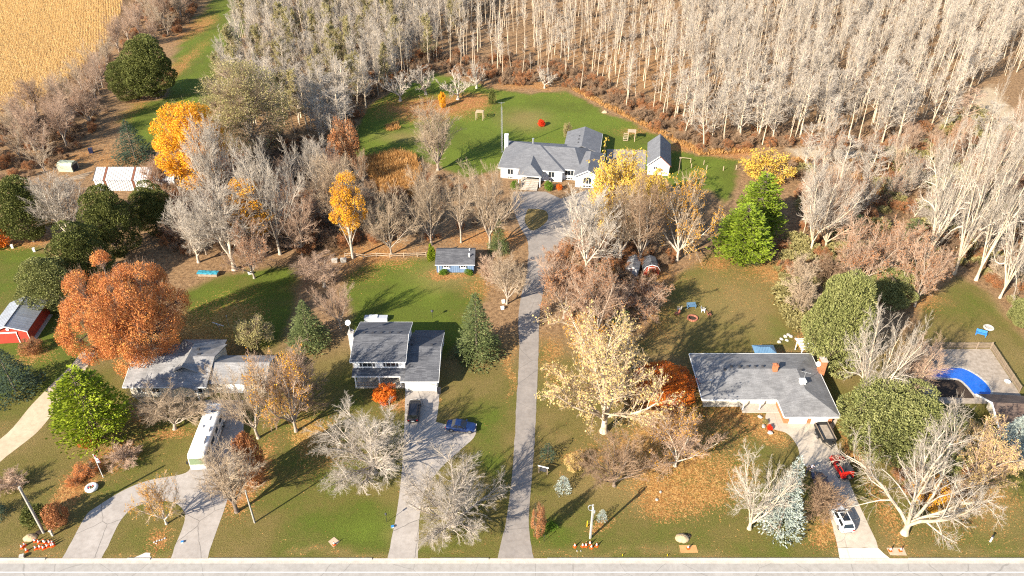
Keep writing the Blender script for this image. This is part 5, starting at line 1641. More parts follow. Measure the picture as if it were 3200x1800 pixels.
# --- front gardens
TX('bright_pine', 118, 905, 306, 1125, 'bright yellow-green pine beside the pale gravel lane', name='pine_tree')
TB('vase', 440, 1079, 950, 190, 'bare broad-crowned tree on the lawn just left of the motorhome', twig_m='twig_tan', var=2)
TB('vase', 650, 1102, 905, 175, 'tall bare tree between the motorhome and the orange bush', var=1, twig_m='twig_tan')
TB('russet', 745, 1085, 872, 175, 'bare tree with scattered orange leaves, left of the two-storey house', leaf_m='leaf_gold', var=0)
TX('droop', 805, 1012, 1058, 1240, 'big bare tree with drooping twigs left of the straight driveway', var=0, bark_m='bark_tan', twig_m='twig_white')
TX('droop', 1008, 1135, 1268, 1378, 'big bare round-crowned tree between the straight driveway and the long lane', var=1, bark_m='bark_tan', twig_m='twig_white')
TB('sparse', 419, 1318, 1195, 118, 'small thin bare tree on the grass island of the horseshoe driveway', var=1, bark_m='bark_white')
TB('vase', 596, 1287, 1140, 150, 'dark bare tree standing in the orange leaf bed by the horseshoe driveway', var=3, bark_m='bark_dark', twig_m='twig_tan')
TX('orange_bush', 588, 1092, 662, 1215, 'tall orange-brown leafy bush beside the motorhome driveway', cat='bush', name='bush', leaf_m='leaf_rust', twig_m='leaf_rust')
TX('dark_spruce', -70, 870, 78, 1030, 'dark spruce at the left edge in front of the red barn', cone=True, name='spruce_tree')
TX('leafbush', 45, 845, 105, 895, 'brown leafy shrub by the red barn door', cat='bush', name='bush')
TX('shrub', -22, 1180, 62, 1250, 'twiggy bare shrub on the lawn at the left edge', cat='bush', name='bush', twig_m='twig_pink')
TX('dark_spruce', -60, 1245, 6, 1320, 'dark spruce cut off by the left edge of the photo', cone=True, name='spruce_tree')
TX('lobes' if False else 'round_bush', 45, 1255, 118, 1325, 'dense green shrub behind the leaning utility pole', cat='bush', name='bush', leaf_m='needle_cedar', twig_m='needle_cedar')
TX('rust_bush', 108, 1265, 168, 1332, 'round rust-brown bush right of the leaning utility pole', cat='bush', name='bush')
TX('leafbush', 183, 1160, 250, 1200, 'low orange bush nearest the flagpole', cat='bush', name='bush', leaf_m='leaf_maple')
TX('leafbush', 162, 1195, 208, 1222, 'small low orange shrub below the flagpole bush', cat='bush', name='bush', leaf_m='leaf_maple')
TX('shrub', 268, 1110, 355, 1180, 'bare spreading shrub in a patch of orange leaves near the flagpole', cat='bush', name='bush', twig_m='twig_pink')
TX('leafbush', 195, 1090, 250, 1125, 'red-orange bush at the foot of the bright pine', cat='bush', name='bush', leaf_m='leaf_orange_red')
TX('spruce', 705, 752, 826, 900, 'green spruce left of the two-storey house', cone=True, name='spruce_tree', var=0)
TX('spruce', 1130, 735, 1264, 932, 'tall bright-lit spruce right of the two-storey house', cone=True, name='spruce_tree', var=1)
TX('orange_bush', 935, 965, 1000, 1018, 'red-orange shrub in front of the porch', cat='bush', name='bush')
TX('vase', 672, 898, 832, 1040, 'brown bare tree in front of the left spruce', var=0, twig_m='twig_brown')
TX('leafbush', 590, 790, 690, 880, 'grey-brown bare bush behind the bungalow', cat='bush', name='bush', leaf_m='leaf_olive', twig_m='twig_tan')
TB('vase', 857, 826, 705, 108, 'bare pinkish tree at the back corner of the two-storey house', var=1, twig_m='twig_pink')
TX('vase', 750, 636, 870, 735, 'bare bushy tree at the edge of the shaded lawn', var=3, twig_m='twig_pink')
# centre front
TB('sparse', 1518, 1086, 798, 300, 'large pale tree with last yellow leaves right of the long lane', var=0, bark_m='bark_cream', twig_m='twig_tan')
TX('beech', 1588, 905, 1752, 1022, 'bright orange tree at the left end of the ranch house', leaf_m='leaf_orange_red')
TB('vase', 1545, 1222, 1075, 175, 'brown bare tree in the leaf-strewn lawn left of the ranch house', var=2, bark_m='bark_dark', twig_m='twig_brown')
TB('russet', 1698, 1172, 1025, 175, 'bare tree amid orange leaves in front of the ranch house', var=1, leaf_m='leaf_gold', bark_m='bark_white')
TB('rugged', 1885, 1330, 1150, 165, 'bare pale tree leaning left of the blue spruce', var=0)
TX('blue_spruce', 1928, 1158, 2052, 1372, 'tall silvery blue spruce beside the ranch driveway', cone=True, name='spruce_tree')
TX('shrub', 2022, 1200, 2122, 1312, 'dense brown bare tree over the driveway between the parked cars', cat='tree', name='tree', twig_m='twig_brown', var=1)
TX('small_green_spruce', 1353, 1113, 1405, 1170, 'small dark green spruce beside the lane sign', cone=True, name='spruce_tree')
TX('small_blue_spruce', 1396, 1197, 1440, 1246, 'small round blue spruce on the lawn below the lane sign', cone=True, name='spruce_tree')
TX('small_blue_spruce', 1502, 1282, 1530, 1316, 'tiny blue spruce right of the utility pole with the cable coil', cone=True, name='spruce_tree')
TX('leafbush', 1420, 1140, 1470, 1190, 'straw-coloured sparse shrub near the small spruces', cat='bush', name='bush', leaf_m='leaf_straw')
TX('leafbush', 1335, 1270, 1375, 1350, 'rust-brown ground shrub at the lane edge', cat='bush', name='bush')
TX('weed', 1372, 1310, 1406, 1335, 'small green weed clump near the lane mouth', cat='bush', name='bush', leaf_m='leaf_green', twig_m='leaf_green')
# right front
TB('rugged', 2275, 1342, 1030, 330, 'huge bare multi-stemmed pale tree at the right end of the ranch driveway', var=1, rz=2.2)
TX('juniper', 2118, 985, 2420, 1150, 'wide yellow-green evergreen mass right of the ranch garage', name='evergreen_tree', var=0)
TB('rugged', 2163, 1037, 790, 165, 'pale bare tree with forked trunk right of the ranch chimney', var=0, rz=.5)
TB('vase', 2285, 1010, 850, 150, 'bare pinkish tree left of the swimming pool', var=2, twig_m='twig_pink', bark_m='bark_cream')
TX('juniper', 2030, 690, 2205, 925, 'tall yellow-green evergreen behind the ranch house', name='evergreen_tree', var=1)
TX('juniper', 2180, 675, 2305, 775, 'smaller yellow-green evergreen above the pool yard', name='evergreen_tree', var=0)
TX('leafbush', 2380, 1060, 2510, 1150, 'pale brown leafy bush below the brown-roofed house', cat='bush', name='bush', leaf_m='leaf_straw')
TB('sparse', 2440, 1240, 1075, 170, 'bare straw-leaved tree in front of the brown-roofed house', var=0, twig_m='twig_pink')
TX('blue_spruce', 2500, 1045, 2640, 1180, 'pale blue spruce at the right edge', cone=True, name='spruce_tree')
TX('leafbush', 2300, 1190, 2395, 1280, 'gold and brown undergrowth bush behind the huge bare tree', cat='bush', name='bush', leaf_m='leaf_gold')
TX('leafbush', 2230, 860, 2330, 960, 'tan leafy shrub between the evergreens and the pool', cat='bush', name='bush', leaf_m='leaf_straw')
# middle, along the lane
TB('vase', 1475, 682, 470, 150, 'tall bare tree right of the lane below the willow', var=0, bark_m='bark_white', twig_m='twig_white')
TB('russet', 1420, 800, 610, 190, 'wide bare tree with rusty leaves hanging over the lane', var=0, bark_m='bark_tan', twig_m='twig_pink')
TB('russet', 1500, 850, 660, 170, 'rusty bare tree left of the little red shed', var=1, twig_m='twig_pink')
TB('russet', 1620, 800, 690, 150, 'rusty leaved tree in front of the little red shed', var=0)
TX('young_pine', 1532, 760, 1588, 850, 'young green pine at the edge of the right back lawn', cone=True, name='pine_tree')
TX('young_pine', 1480, 660, 1530, 760, 'slim dark pine among the bare trees left of the red shed', cone=True, name='pine_tree')
TB('sparse', 1490, 960, 790, 170, 'yellowish half-bare tree right of the long lane, behind the large pale one', var=1, bark_m='bark_cream')
TX('willow', 1498, 402, 1664, 600, 'golden weeping willow between the back house and the white shed', name='willow_tree')
TB('vase', 1610, 672, 445, 150, 'bare brown tree in front of the willow', var=1, twig_m='twig_brown')
TB('vase', 1560, 660, 480, 130, 'pale bare tree left of the brown one below the willow', var=3)
TB('sparse', 1703, 655, 440, 155, 'bare tree with a few orange leaves right of the little red shed', var=1, bark_m='bark_white', leaf_m='leaf_gold')
TX('green_pine', 1850, 425, 1982, 600, 'bright green pine behind its twin at the right back lawn', name='pine_tree')
TX('green_pine', 1797, 500, 1950, 660, 'bright green pine at the top of the right back lawn', name='pine_tree')
TX('lobes' if False else 'leafbush', 1865, 378, 2010, 455, 'yellow leafy thicket above the twin pines', cat='bush', name='bush', leaf_m='leaf_willow')
TX('young_pine', 1872, 645, 1925, 675, 'small low evergreen at the foot of the twin pines', cone=True, name='pine_tree')
TB('spruce', 1255, 632, 545, 62, 'blue-green spruce behind the small blue shed', cone=True, name='spruce_tree', var=0)
TX('column_cedar', 1070, 612, 1096, 655, 'bright green columnar cedar at the left end of the blue shed', cat='bush', name='cedar_bush')
TX('round_bush', 1101, 674, 1127, 692, 'left clipped round bush in front of the blue shed', cat='bush', name='bush')
TX('round_bush', 1165, 676, 1192, 694, 'right clipped round bush in front of the blue shed', cat='bush', name='bush')
TB('vase', 1085, 616, 425, 118, 'bare tree behind the rail fence, left of the blue shed', var=0)
TB('slim', 1160, 610, 430, 92, 'slim bare tree behind the blue shed', var=0)
TB('vase', 1232, 624, 418, 150, 'bare vase-shaped tree behind the right end of the blue shed', var=1)
TB('vase', 1275, 765, 628, 105, 'bare tree between the tall spruce and the lane', var=2, twig_m='twig_tan')
TX('shrub', 1205, 640, 1275, 720, 'bare tangled shrub at the right end of the blue shed', cat='bush', name='bush', twig_m='twig_pink')
# bare and golden trees between the far yards
TB('gold', 888, 650, 440, 95, 'golden-leaved tree behind the rail fence', var=1, bark_m='bark_white')
TB('vase', 860, 600, 385, 130, 'bare tree behind the golden one by the rail fence', var=3, twig_m='twig_tan')
TX('dark_spruce', 930, 500, 1000, 600, 'dark shaded evergreen among the bare trees right of the golden tree', cone=True, name='spruce_tree')
TB('vase', 985, 640, 470, 110, 'bare tree in front of the dark evergreen', var=2, twig_m='twig_tan')
TB('vase', 797, 475, 345, 92, 'small pale bare tree at the wood corner', var=0, bark_m='bark_white', twig_m='twig_white')
TB('vase', 705, 640, 365, 160, 'bare tree above the shaded lawn, right of the yellow maple', var=1, bark_m='bark_white', twig_m='twig_white')
TB('gold', 655, 640, 445, 120, 'bare tree with yellow leaf tufts left of the shaded lawn', var=1, bark_m='bark_white', twig_m='twig_white')
TB('vase', 590, 678, 470, 170, 'spreading pale bare tree behind the teal-covered pile', var=3, bark_m='bark_white', twig_m='twig_white')
TB('vase', 500, 660, 480, 150, 'pale bare tree leaning over the orange maple', var=2, bark_m='bark_white', twig_m='twig_white')
TB('russet', 640, 700, 560, 120, 'russet bare tree at the top edge of the shaded lawn', var=1)
TB('vase', 760, 640, 490, 120, 'bare tree at the top right corner of the shaded lawn', var=0, twig_m='twig_pink')
TX('olive', 515, 162, 722, 400, 'big olive-grey tree with fine foliage left of the wood', name='tree')
TX('leafbush', 820, 300, 905, 420, 'reddish brown thicket in the corner of the back lawn', cat='bush', name='bush', leaf_m='leaf_rust')
TX('maple', 172, 650, 458, 945, 'great round orange maple above the bungalow', name='maple_tree')
TB('gold', 512, 490, 262, 178, 'large golden-yellow tree beside the white metal building', var=0, name='maple_tree')
TB('vase', 560, 540, 300, 120, 'white bare tree in front of the golden-yellow tree', var=0, bark_m='bark_white', twig_m='twig_white')
TX('cedar', 330, 460, 430, 590, 'cedar in front of the white metal building, right one', name='cedar_tree', var=0)
TX('cedar', 205, 470, 335, 650, 'big cedar in front of the white metal building, left one', name='cedar_tree', var=1)
TX('cedar', -10, 448, 120, 615, 'cedar at the left edge below the bare tree row', name='cedar_tree', var=2)
TX('cedar', 130, 560, 270, 730, 'cedar behind the orange maple', name='cedar_tree', var=0)
TX('cedar', 52, 640, 190, 790, 'pale cedar behind the red barn', name='cedar_tree', var=1, twig_m='needle_juniper')
TX('vase', 85, 450, 225, 625, 'grey bare tree among the cedars', var=3, bark_m='bark_white', twig_m='twig_white')
TX('orange_bush', -60, 540, 18, 625, 'bright orange tree cut off by the left edge', cat='tree', name='tree')
TX('cedar', 268, 145, 365, 250, 'left half of the twin dark evergreen beside the corn', name='evergreen_tree', var=0)
TX('cedar', 312, 95, 435, 250, 'tall right half of the twin dark evergreen beside the corn', name='evergreen_tree', var=2)
TX('dark_spruce', 262, 298, 385, 425, 'dark blue-green spruce behind the white metal building', cone=True, name='spruce_tree')
TX('column_cedar', 563, 110, 597, 170, 'small green cedar at the far end of the grass strip', cat='bush', name='cedar_bush', leaf_m='needle_pine', twig_m='needle_cedar')
TB('vase', 410, 470, 385, 80, 'small bare tree left of the golden-yellow tree', var=2, twig_m='twig_pink')
# back lawn
TB('vase', 1102, 428, 262, 128, 'large bare tree with low spread on the back lawn', var=0, bark_m='bark_tan', twig_m='twig_tan')
for i, (bx, by, tp, wd) in enumerate(((1007, 254, 175, 92), (1071, 238, 165, 80), (1152, 250, 175, 96), (1199, 222, 160, 62))):
    TB('orchard', bx, by, tp, wd, ('leftmost', 'second', 'third', 'rightmost')[i] + ' of four low bare fruit trees in the orange leaf strip', var=i, group='orchard trees')
TX('round_bush', 1227, 223, 1250, 262, 'small green conifer-like bush on the back lawn', cat='bush', name='bush', twig_m='needle_cedar')
TX('red_bush', 1351, 300, 1371, 318, 'small scarlet bush alone on the back lawn', cat='bush', name='bush')
TX('leafbush', 1415, 308, 1440, 345, 'yellow-green shrub behind the back house', cat='bush', name='bush', leaf_m='leaf_olive')
TX('orange_bush', 1103, 232, 1122, 270, 'narrow bright orange shrub in the orange leaf strip', cat='bush', name='bush', twig_m='leaf_gold')
TX('round_bush', 1285, 453, 1308, 478, 'left green bush at the porch steps of the back house', cat='bush', name='bush')
TX('round_bush', 1364, 455, 1394, 480, 'right green bush at the porch steps of the back house', cat='bush', name='bush')
TX('orange_bush', 1398, 462, 1416, 478, 'little orange-brown bush beside the right porch bush', cat='bush', name='bush')
TB('orchard', 1370, 222, 165, 60, 'yellow-tipped small tree at the wood edge behind the back lawn', var=0)
TX('leafbush', 1600, 455, 1690, 545, 'bare brush right of the willow', cat='bush', name='bush', leaf_m='leaf_gold')
# right middle
TB('vase', 2035, 640, 395, 165, 'cluster of tall bare stems right of the twin pines', var=1, bark_m='bark_cream', twig_m='twig_white')
TB('vase', 2075, 630, 420, 130, 'bare pinkish tree behind the tall bare stems', var=2, bark_m='bark_cream', twig_m='twig_pink')
TX('young_pine', 2095, 525, 2180, 625, 'dark green pine in the right thicket', cone=True, name='pine_tree')
TX('young_pine', 2270, 545, 2335, 640, 'narrow dark evergreen in the right thicket', cone=True, name='pine_tree')
TB('russet', 2140, 720, 560, 160, 'rusty bare tree above the tall evergreen', var=0, twig_m='twig_pink')
TB('russet', 2240, 700, 545, 150, 'rusty bare tree in the middle of the right thicket', var=1, twig_m='twig_pink')
TB('russet', 2300, 770, 600, 130, 'rust-leaved tree at the corner of the pool yard', var=0)
for i, (bx, by, tp, wd) in enumerate(((2330, 655, 330, 130), (2400, 690, 260, 150), (2455, 705, 320, 130), (2515, 750, 450, 120), (2560, 640, 300, 150))):
    TB('rugged', bx, by, tp, wd, ('first', 'second and tallest', 'third', 'fourth', 'fifth and rightmost')[i] + ' of the big cream-barked bare trees above the pool yard, from the left', var=i, rz=1.3 * i, group='cream-barked trees above the pool yard')
TX('juniper', 2545, 750, 2640, 830, 'yellow-green shrub at the right edge of the pool yard', cat='bush', name='bush', leaf_m='leaf_green')
for i, (a_, b_, c_, d_) in enumerate(((1985, 640, 2050, 720), (1975, 690, 2060, 790), (2050, 640, 2130, 720), (2450, 560, 2540, 640), (2500, 640, 2576, 720))):
    TX('shrub', a_, b_, c_, d_, ('grey-green brush at the upper right corner of the right back lawn', 'grey-green brush along the right side of the right back lawn', 'brown brush above the tall evergreen', 'grey brush among the cream-barked trees', 'brush right of the cream-barked trees')[i], cat='bush', name='bush', twig_m=('twig_tan', 'twig_tan', 'twig_brown', 'twig_tan', 'twig_tan')[i])

# ================================================================ WOODS
wr = np.random.default_rng(77)
def scatter(poly, step, jit=.42, seed=0):
    rg = np.random.default_rng(seed)
    xs = [p[0] for p in poly]; ys = [p[1] for p in poly]
    X, Y = np.meshgrid(np.arange(min(xs), max(xs), step), np.arange(min(ys), max(ys), step))
    X = X + rg.uniform(-jit, jit, X.shape) * step
    Y = Y + rg.uniform(-jit, jit, Y.shape) * step
    k = in_poly(X, Y, poly)
    return np.stack([X[k], Y[k]], -1)
def inview(P, margin=12):
    return P[(np.abs(P[:, 0]) < 0.667 * (P[:, 1] * math.cos(CAM_DOWN) + CAM_H * math.sin(CAM_DOWN)) + margin)]

far = 385
WOOD = DP((610, 0), (600, 130), (560, 215), (560, 270), (640, 330), (760, 350), (830, 390), (885, 385), (890, 320), (940, 255), (1090, 168), (1240, 200), (1420, 212), (1530, 262), (1650, 322), (1760, 380), (1890, 368), (1985, 365), (2240, 375), (2340, 330), (2460, 215), (2576, 180)) 
WOOD = WOOD + [(290, far), (-128, far)]
Pw = inview(scatter(WOOD, 4.5, .48, 3))
thin = (Pw[:, 0] > D(930, 240)[0] + .25 * (Pw[:, 1] - 190)) & (Pw[:, 0] < 45 + .18 * (Pw[:, 1] - 190)) & (np.random.default_rng(8).uniform(0, 1, len(Pw)) < .38)
Pw = Pw[~thin]
Pw = Pw[np.argsort(Pw[:, 1])]
NEAR = 140
print('wood trees', len(Pw))
LEFTBLOCK = D(930, 240)[0]
def wood_kind(x, y, rg):
    u = rg.uniform()
    if x < LEFTBLOCK + .25 * (y - 190):
        return 'bushy_pole' if u < .62 else ('olive_pole' if u < .78 else 'pole')
    if x > 45 + .18 * (y - 190):
        return 'bushy_pole' if u < .5 else 'pole'
    return 'pole' if u < .93 else 'bushy_pole'
far_pts = []
for i, (x, y) in enumerate(Pw):
    k = wood_kind(x, y, wr)
    H = wr.uniform(11.5, 17.5)
    if k == 'pole' and wr.uniform() < .25:
        H *= .7
    if i < NEAR:
        zone = 'left' if x < LEFTBLOCK + .25 * (y - 190) else ('right' if x > 45 + .18 * (y - 190) else 'middle')
        lab = {'left': 'pale bushy bare tree in the wood left of the back lawn', 'middle': 'tall pale bare trunk in the wood behind the back lawn', 'right': 'slanting pale bare tree in the wood right of the white shed'}[zone]
        v = PROTO[k]
        instance(k, x, y, H, H * wr.uniform(.28, .4) * (1.25 if k != 'pole' else .75), lab, group='wood trees ' + zone)
    else:
        far_pts.append((x, y, H, ['pole', 'bushy_pole', 'olive_pole'].index(k)))

# the rest of the wood and the brush under it: instanced on points
def scatter_object(name, label, cat, kinds, pts, seed):
    """pts: x, y, height scale ratio, kind list index"""
    protos = bpy.data.collections.new(name + '_kinds')
    order = []
    for k in kinds:
        for tm, cm, h0, w0 in PROTO[k]:
            # one mesh per prototype: trunk and crown joined
            bm = bmesh.new()
            bm.from_mesh(tm)
            nt_ = len(bm.faces)
            bm.from_mesh(cm)
            bm.faces.ensure_lookup_table()
            for f in bm.faces[nt_:]:
                f.material_index += len(tm.materials)
            me = bpy.data.meshes.new('%02d_%s' % (len(order), k))
            bm.to_mesh(me); bm.free()
            for mm in list(tm.materials) + list(cm.materials):
                me.materials.append(mm)
            o = bpy.data.objects.new('%02d_%s' % (len(order), k), me)
            protos.objects.link(o)
            order.append((k, h0))
    rg = np.random.default_rng(seed)
    n = len(pts)
    me = bpy.data.meshes.new(name)
    me.vertices.add(n)
    me.vertices.foreach_set('co', np.array([(p[0], p[1], 0) for p in pts], np.float32).ravel())
    which, scl = np.zeros(n, np.int32), np.zeros((n, 3), np.float32)
    for i, p in enumerate(pts):
        c = [j for j, (k, h0) in enumerate(order) if k == kinds[p[3]]]
        j = int(c[rg.integers(len(c))])
        which[i] = j
        s = p[2] / order[j][1]
        wd = s * rg.uniform(.8, 1.25)
        scl[i] = (wd, wd, s)
    a = me.attributes.new('which', 'INT', 'POINT'); a.data.foreach_set('value', which)
    a = me.attributes.new('scl', 'FLOAT_VECTOR', 'POINT'); a.data.foreach_set('vector', scl.ravel())
    a = me.attributes.new('rot', 'FLOAT_VECTOR', 'POINT')
    rot = np.zeros((n, 3), np.float32); rot[:, 2] = rg.uniform(0, 6.28, n)
    a.data.foreach_set('vector', rot.ravel())
    o = link(bpy.data.objects.new(name, me))
    ng = bpy.data.node_groups.new(name + '_scatter', 'GeometryNodeTree')
    ng.interface.new_socket('Geometry', in_out='INPUT', socket_type='NodeSocketGeometry')
    ng.interface.new_socket('Geometry', in_out='OUTPUT', socket_type='NodeSocketGeometry')
    gi, go = ng.nodes.new('NodeGroupInput'), ng.nodes.new('NodeGroupOutput')
    ci = ng.nodes.new('GeometryNodeCollectionInfo')
    ci.inputs['Collection'].default_value = protos
    ci.inputs['Separate Children'].default_value = True
    ci.inputs['Reset Children'].default_value = True
    ip = ng.nodes.new('GeometryNodeInstanceOnPoints')
    ip.inputs['Pick Instance'].default_value = True
    def attr(nm, ty):
        q = ng.nodes.new('GeometryNodeInputNamedAttribute')
        q.data_type = ty
        q.inputs['Name'].default_value = nm
        return q.outputs['Attribute']
    ng.links.new(gi.outputs[0], ip.inputs['Points'])
    ng.links.new(ci.outputs[0], ip.inputs['Instance'])
    ng.links.new(attr('which', 'INT'), ip.inputs['Instance Index'])
    ng.links.new(attr('rot', 'FLOAT_VECTOR'), ip.inputs['Rotation'])
    ng.links.new(attr('scl', 'FLOAT_VECTOR'), ip.inputs['Scale'])
    ng.links.new(ip.outputs[0], go.inputs[0])
    md = o.modifiers.new('scatter', 'NODES')
    md.node_group = ng
    o['kind'] = 'stuff'
    tag(o, label, cat)
    return o
scatter_object('far_woods', 'mass of bare trees in the far wood along the top of the photo', 'woods', ['pole', 'bushy_pole', 'olive_pole'], far_pts, 5)

# row of bare trees along the corn
ROW = DP((-60, 345), (60, 300), (180, 220), (270, 150), (300, 120), (330, 40), (340, 0), (360, -40), (540, -40), (500, 20), (455, 80), (420, 110), (330, 110), (280, 150), (270, 250), (270, 300), (200, 380), (150, 425), (0, 470), (-60, 480))
Pr = inview(scatter(ROW, 8.0, .45, 9))
print('row trees', len(Pr))
for x, y in Pr:
    k = 'slim' if wr.uniform() < .6 else 'vase'
    instance(k, x, y, wr.uniform(8.5, 12.5), wr.uniform(6, 9), 'brown bare tree in the row between the corn and the grass strip', group='bare trees along the corn', bark_m='bark_tan', twig_m='twig_pink' if wr.uniform() < .6 else 'twig_tan')

# sparse bare trees of the right thicket
THK = DP((2000, 420), (2230, 405), (2350, 345), (2440, 270), (2520, 330), (2640, 420), (2640, 640), (2480, 660), (2320, 640), (2200, 600), (2010, 600))
Pt = inview(scatter(THK, 8.5, .45, 21))
print('thicket trees', len(Pt))
for x, y in Pt:
    k = ('bushy_pole', 'vase', 'slim', 'russet')[int(wr.integers(4))]
    instance(k, x, y, wr.uniform(8, 14), wr.uniform(4, 7), 'pale bare tree in the sunlit thicket between the dirt path and the pool yard', group='thicket trees', bark_m='bark_cream', twig_m='twig_white' if wr.uniform() < .6 else 'twig_pink')

# thicket on the left of the rail fence
MID = DP((400, 480), (560, 470), (660, 420), (760, 440), (870, 430), (930, 470), (1010, 480), (1010, 600), (900, 620), (760, 640), (620, 650), (450, 640), (380, 560))
Pm = scatter(MID, 9.5, .45, 31)
print('mid trees', len(Pm))
for x, y in Pm:
    k = ('vase', 'slim', 'russet')[int(wr.integers(3))]
    instance(k, x, y, wr.uniform(6, 9.5), wr.uniform(4, 6.5), 'grey-brown bare tree in the tangle between the metal building and the rail fence', group='tangled bare trees', twig_m='twig_tan' if wr.uniform() < .6 else 'twig_pink')

# undergrowth
und = []
def add_und(poly, step, h0, h1, ks, seed, keep=1.0):
    P_ = inview(scatter(poly, step, .48, seed))
    for x, y in P_:
        if wr.uniform() < keep:
            und.append((x, y, wr.uniform(h0, h1), ks[int(wr.integers(len(ks)))]))
UK = ['shrub', 'sapling', 'leafbush', 'weed']
EDGE = DP((885, 385), (890, 320), (940, 250), (1090, 180), (1240, 212), (1430, 222), (1530, 272), (1650, 332), (1760, 392), (1890, 378), (1985, 372), (2240, 385), (2340, 330), (2240, 320), (1950, 330), (1800, 330), (1650, 270), (1540, 210), (1420, 165), (1240, 150), (1090, 130), (940, 190), (860, 260), (840, 350))
add_und(EDGE, 2.0, 1.2, 3.0, [0, 0, 1, 1, 2], 41)
add_und(WOOD, 4.6, .7, 2.2, [0, 0, 1, 1], 42, .8)
add_und(MID, 2.3, 1.5, 3.5, [0, 0, 2, 1], 43)
add_und(ROW, 2.8, 1.0, 2.6, [0, 1, 0, 2], 44)
add_und(THK, 2.6, 1.2, 3.2, [0, 1, 2, 3], 45, .8)
add_und(DP((1980, 600), (2330, 640), (2320, 760), (2200, 680), (2040, 760), (2020, 880), (1990, 800), (1960, 660)), 2.0, 1.2, 3.0, [0, 2, 3, 3], 46)
add_und(DP((1380, 620), (1560, 600), (1720, 640), (1640, 700), (1620, 760), (1560, 860), (1450, 830), (1390, 730)), 2.2, 1.0, 2.6, [0, 2, 2], 47)
add_und(DP((2300, 620), (2480, 640), (2576, 640), (2640, 760), (2560, 780), (2470, 690), (2400, 660), (2320, 720)), 2.4, .8, 2.2, [0, 2, 3], 48)
add_und(DP((580, 300), (660, 340), (760, 360), (860, 400), (850, 440), (700, 440), (560, 480), (540, 400), (600, 360)), 2.0, 1.4, 3.4, [0, 2, 1, 0], 49)
add_und(DP((1010, 430), (1260, 470), (1290, 560), (1240, 600), (1010, 610)), 2.6, .8, 2.0, [0, 2, 1], 50, .7)
add_und(DP((1480, 880), (1600, 900), (1640, 960), (1560, 1010), (1440, 1000)), 2.6, .6, 1.4, [2, 0], 51, .7)
add_und(DP((2200, 1130), (2420, 1120), (2470, 1180), (2420, 1260), (2300, 1270)), 2.2, .6, 1.6, [2, 0], 52, .8)
print('undergrowth', len(und))
scatter_object('undergrowth', 'brown brush and saplings under the bare trees', 'undergrowth', UK, und, 6)

# russet tall grass
def reeds(name, poly, step, label, seed, h=(1.2, 2.2), m_='reed_russet'):
    rg = np.random.default_rng(seed)
    P_ = scatter(poly, step, .5, seed)
    n = len(P_)
    per = 7
    b0 = np.repeat(np.concatenate([P_, np.zeros((n, 1))], 1), per, 0) + np.concatenate([rg.normal(0, .2, (n * per, 2)), np.zeros((n * per, 1))], 1)
    d = nrmz(UP + rg.normal(0, .28, (n * per, 3)))
    V, F = kites(b0, d, rg.normal(0, 1, (n * per, 3)), rg.uniform(*h, n * per), np.full(n * per, .11))
    o = link(bpy.data.objects.new(name, np_mesh(name, V, [(F, 0)], [m_])))
    o['kind'] = 'stuff'
    tag(o, label, 'grass')
reeds('tall_grass', DP((905, 405), (1000, 385), (1045, 395), (1060, 440), (1040, 500), (980, 510), (930, 450)), .42, 'patch of tall russet grass in the corner of the back lawn', 61)
reeds('tall_grass', DP((1985, 405), (2180, 410), (2240, 440), (2200, 520), (2100, 480), (2000, 440)), .5, 'patch of tall rust-orange grass below the dirt path', 62)
reeds('garden_weeds', DP((970, 318), (1000, 308), (1005, 325), (975, 332)), .4, 'dry yellow garden plants on the back lawn', 63, (.6, 1.1))
EB = DP((1440, 228), (1530, 275), (1650, 335), (1760, 392), (1890, 385), (1890, 376), (1765, 380), (1655, 325), (1535, 265), (1440, 220))
reeds('edge_grass', EB, .45, 'rust-brown weeds along the edge of the wood behind the back lawn', 64, (.5, 1.2))
# ================================================================ VEHICLES
def ring(x, w, zb, zt, c=.12):
    """rounded cross-section of a car body at station x"""
    return [(x, -w + c * .6, zb), (x, -w, zb + c), (x, -w * 1.0, zt - c * 1.4), (x, -w + c * .55, zt - c * .35), (x, -w + c * 1.8, zt),
            (x, w - c * 1.8, zt), (x, w - c * .55, zt - c * .35), (x, w, zt - c * 1.4), (x, w, zb + c), (x, w - c * .6, zb)]

def wheel(parent, x, y, r=.33, wd=.21):
    s = 1 if y > 0 else -1
    t = MB().tube((0, -wd / 2, 0), (0, wd / 2, 0), r, n=18).build('tyre', 'dark_rubber', parent, (x, y, r))
    MB().tube((0, s * wd / 2, 0), (0, s * (wd / 2 + .012), 0), r * .62, n=14).build('rim', 'wheel_rim', t)

def quad_slab(parent, name, pts, m, t=.012):
    a, b_, c = Vector(pts[0]), Vector(pts[1]), Vector(pts[2])
    n = (b_ - a).cross(c - a).normalized()
    q = MB()
    q.loft([[tuple(Vector(p) + n * .004) for p in pts], [tuple(Vector(p) + n * (.004 + t)) for p in pts]])
    return q.build(name, m, parent)

def inset(pts, k=.9):
    c = sum((Vector(p) for p in pts), Vector()) / len(pts)
    return [tuple(c + (Vector(p) - c) * k) for p in pts]

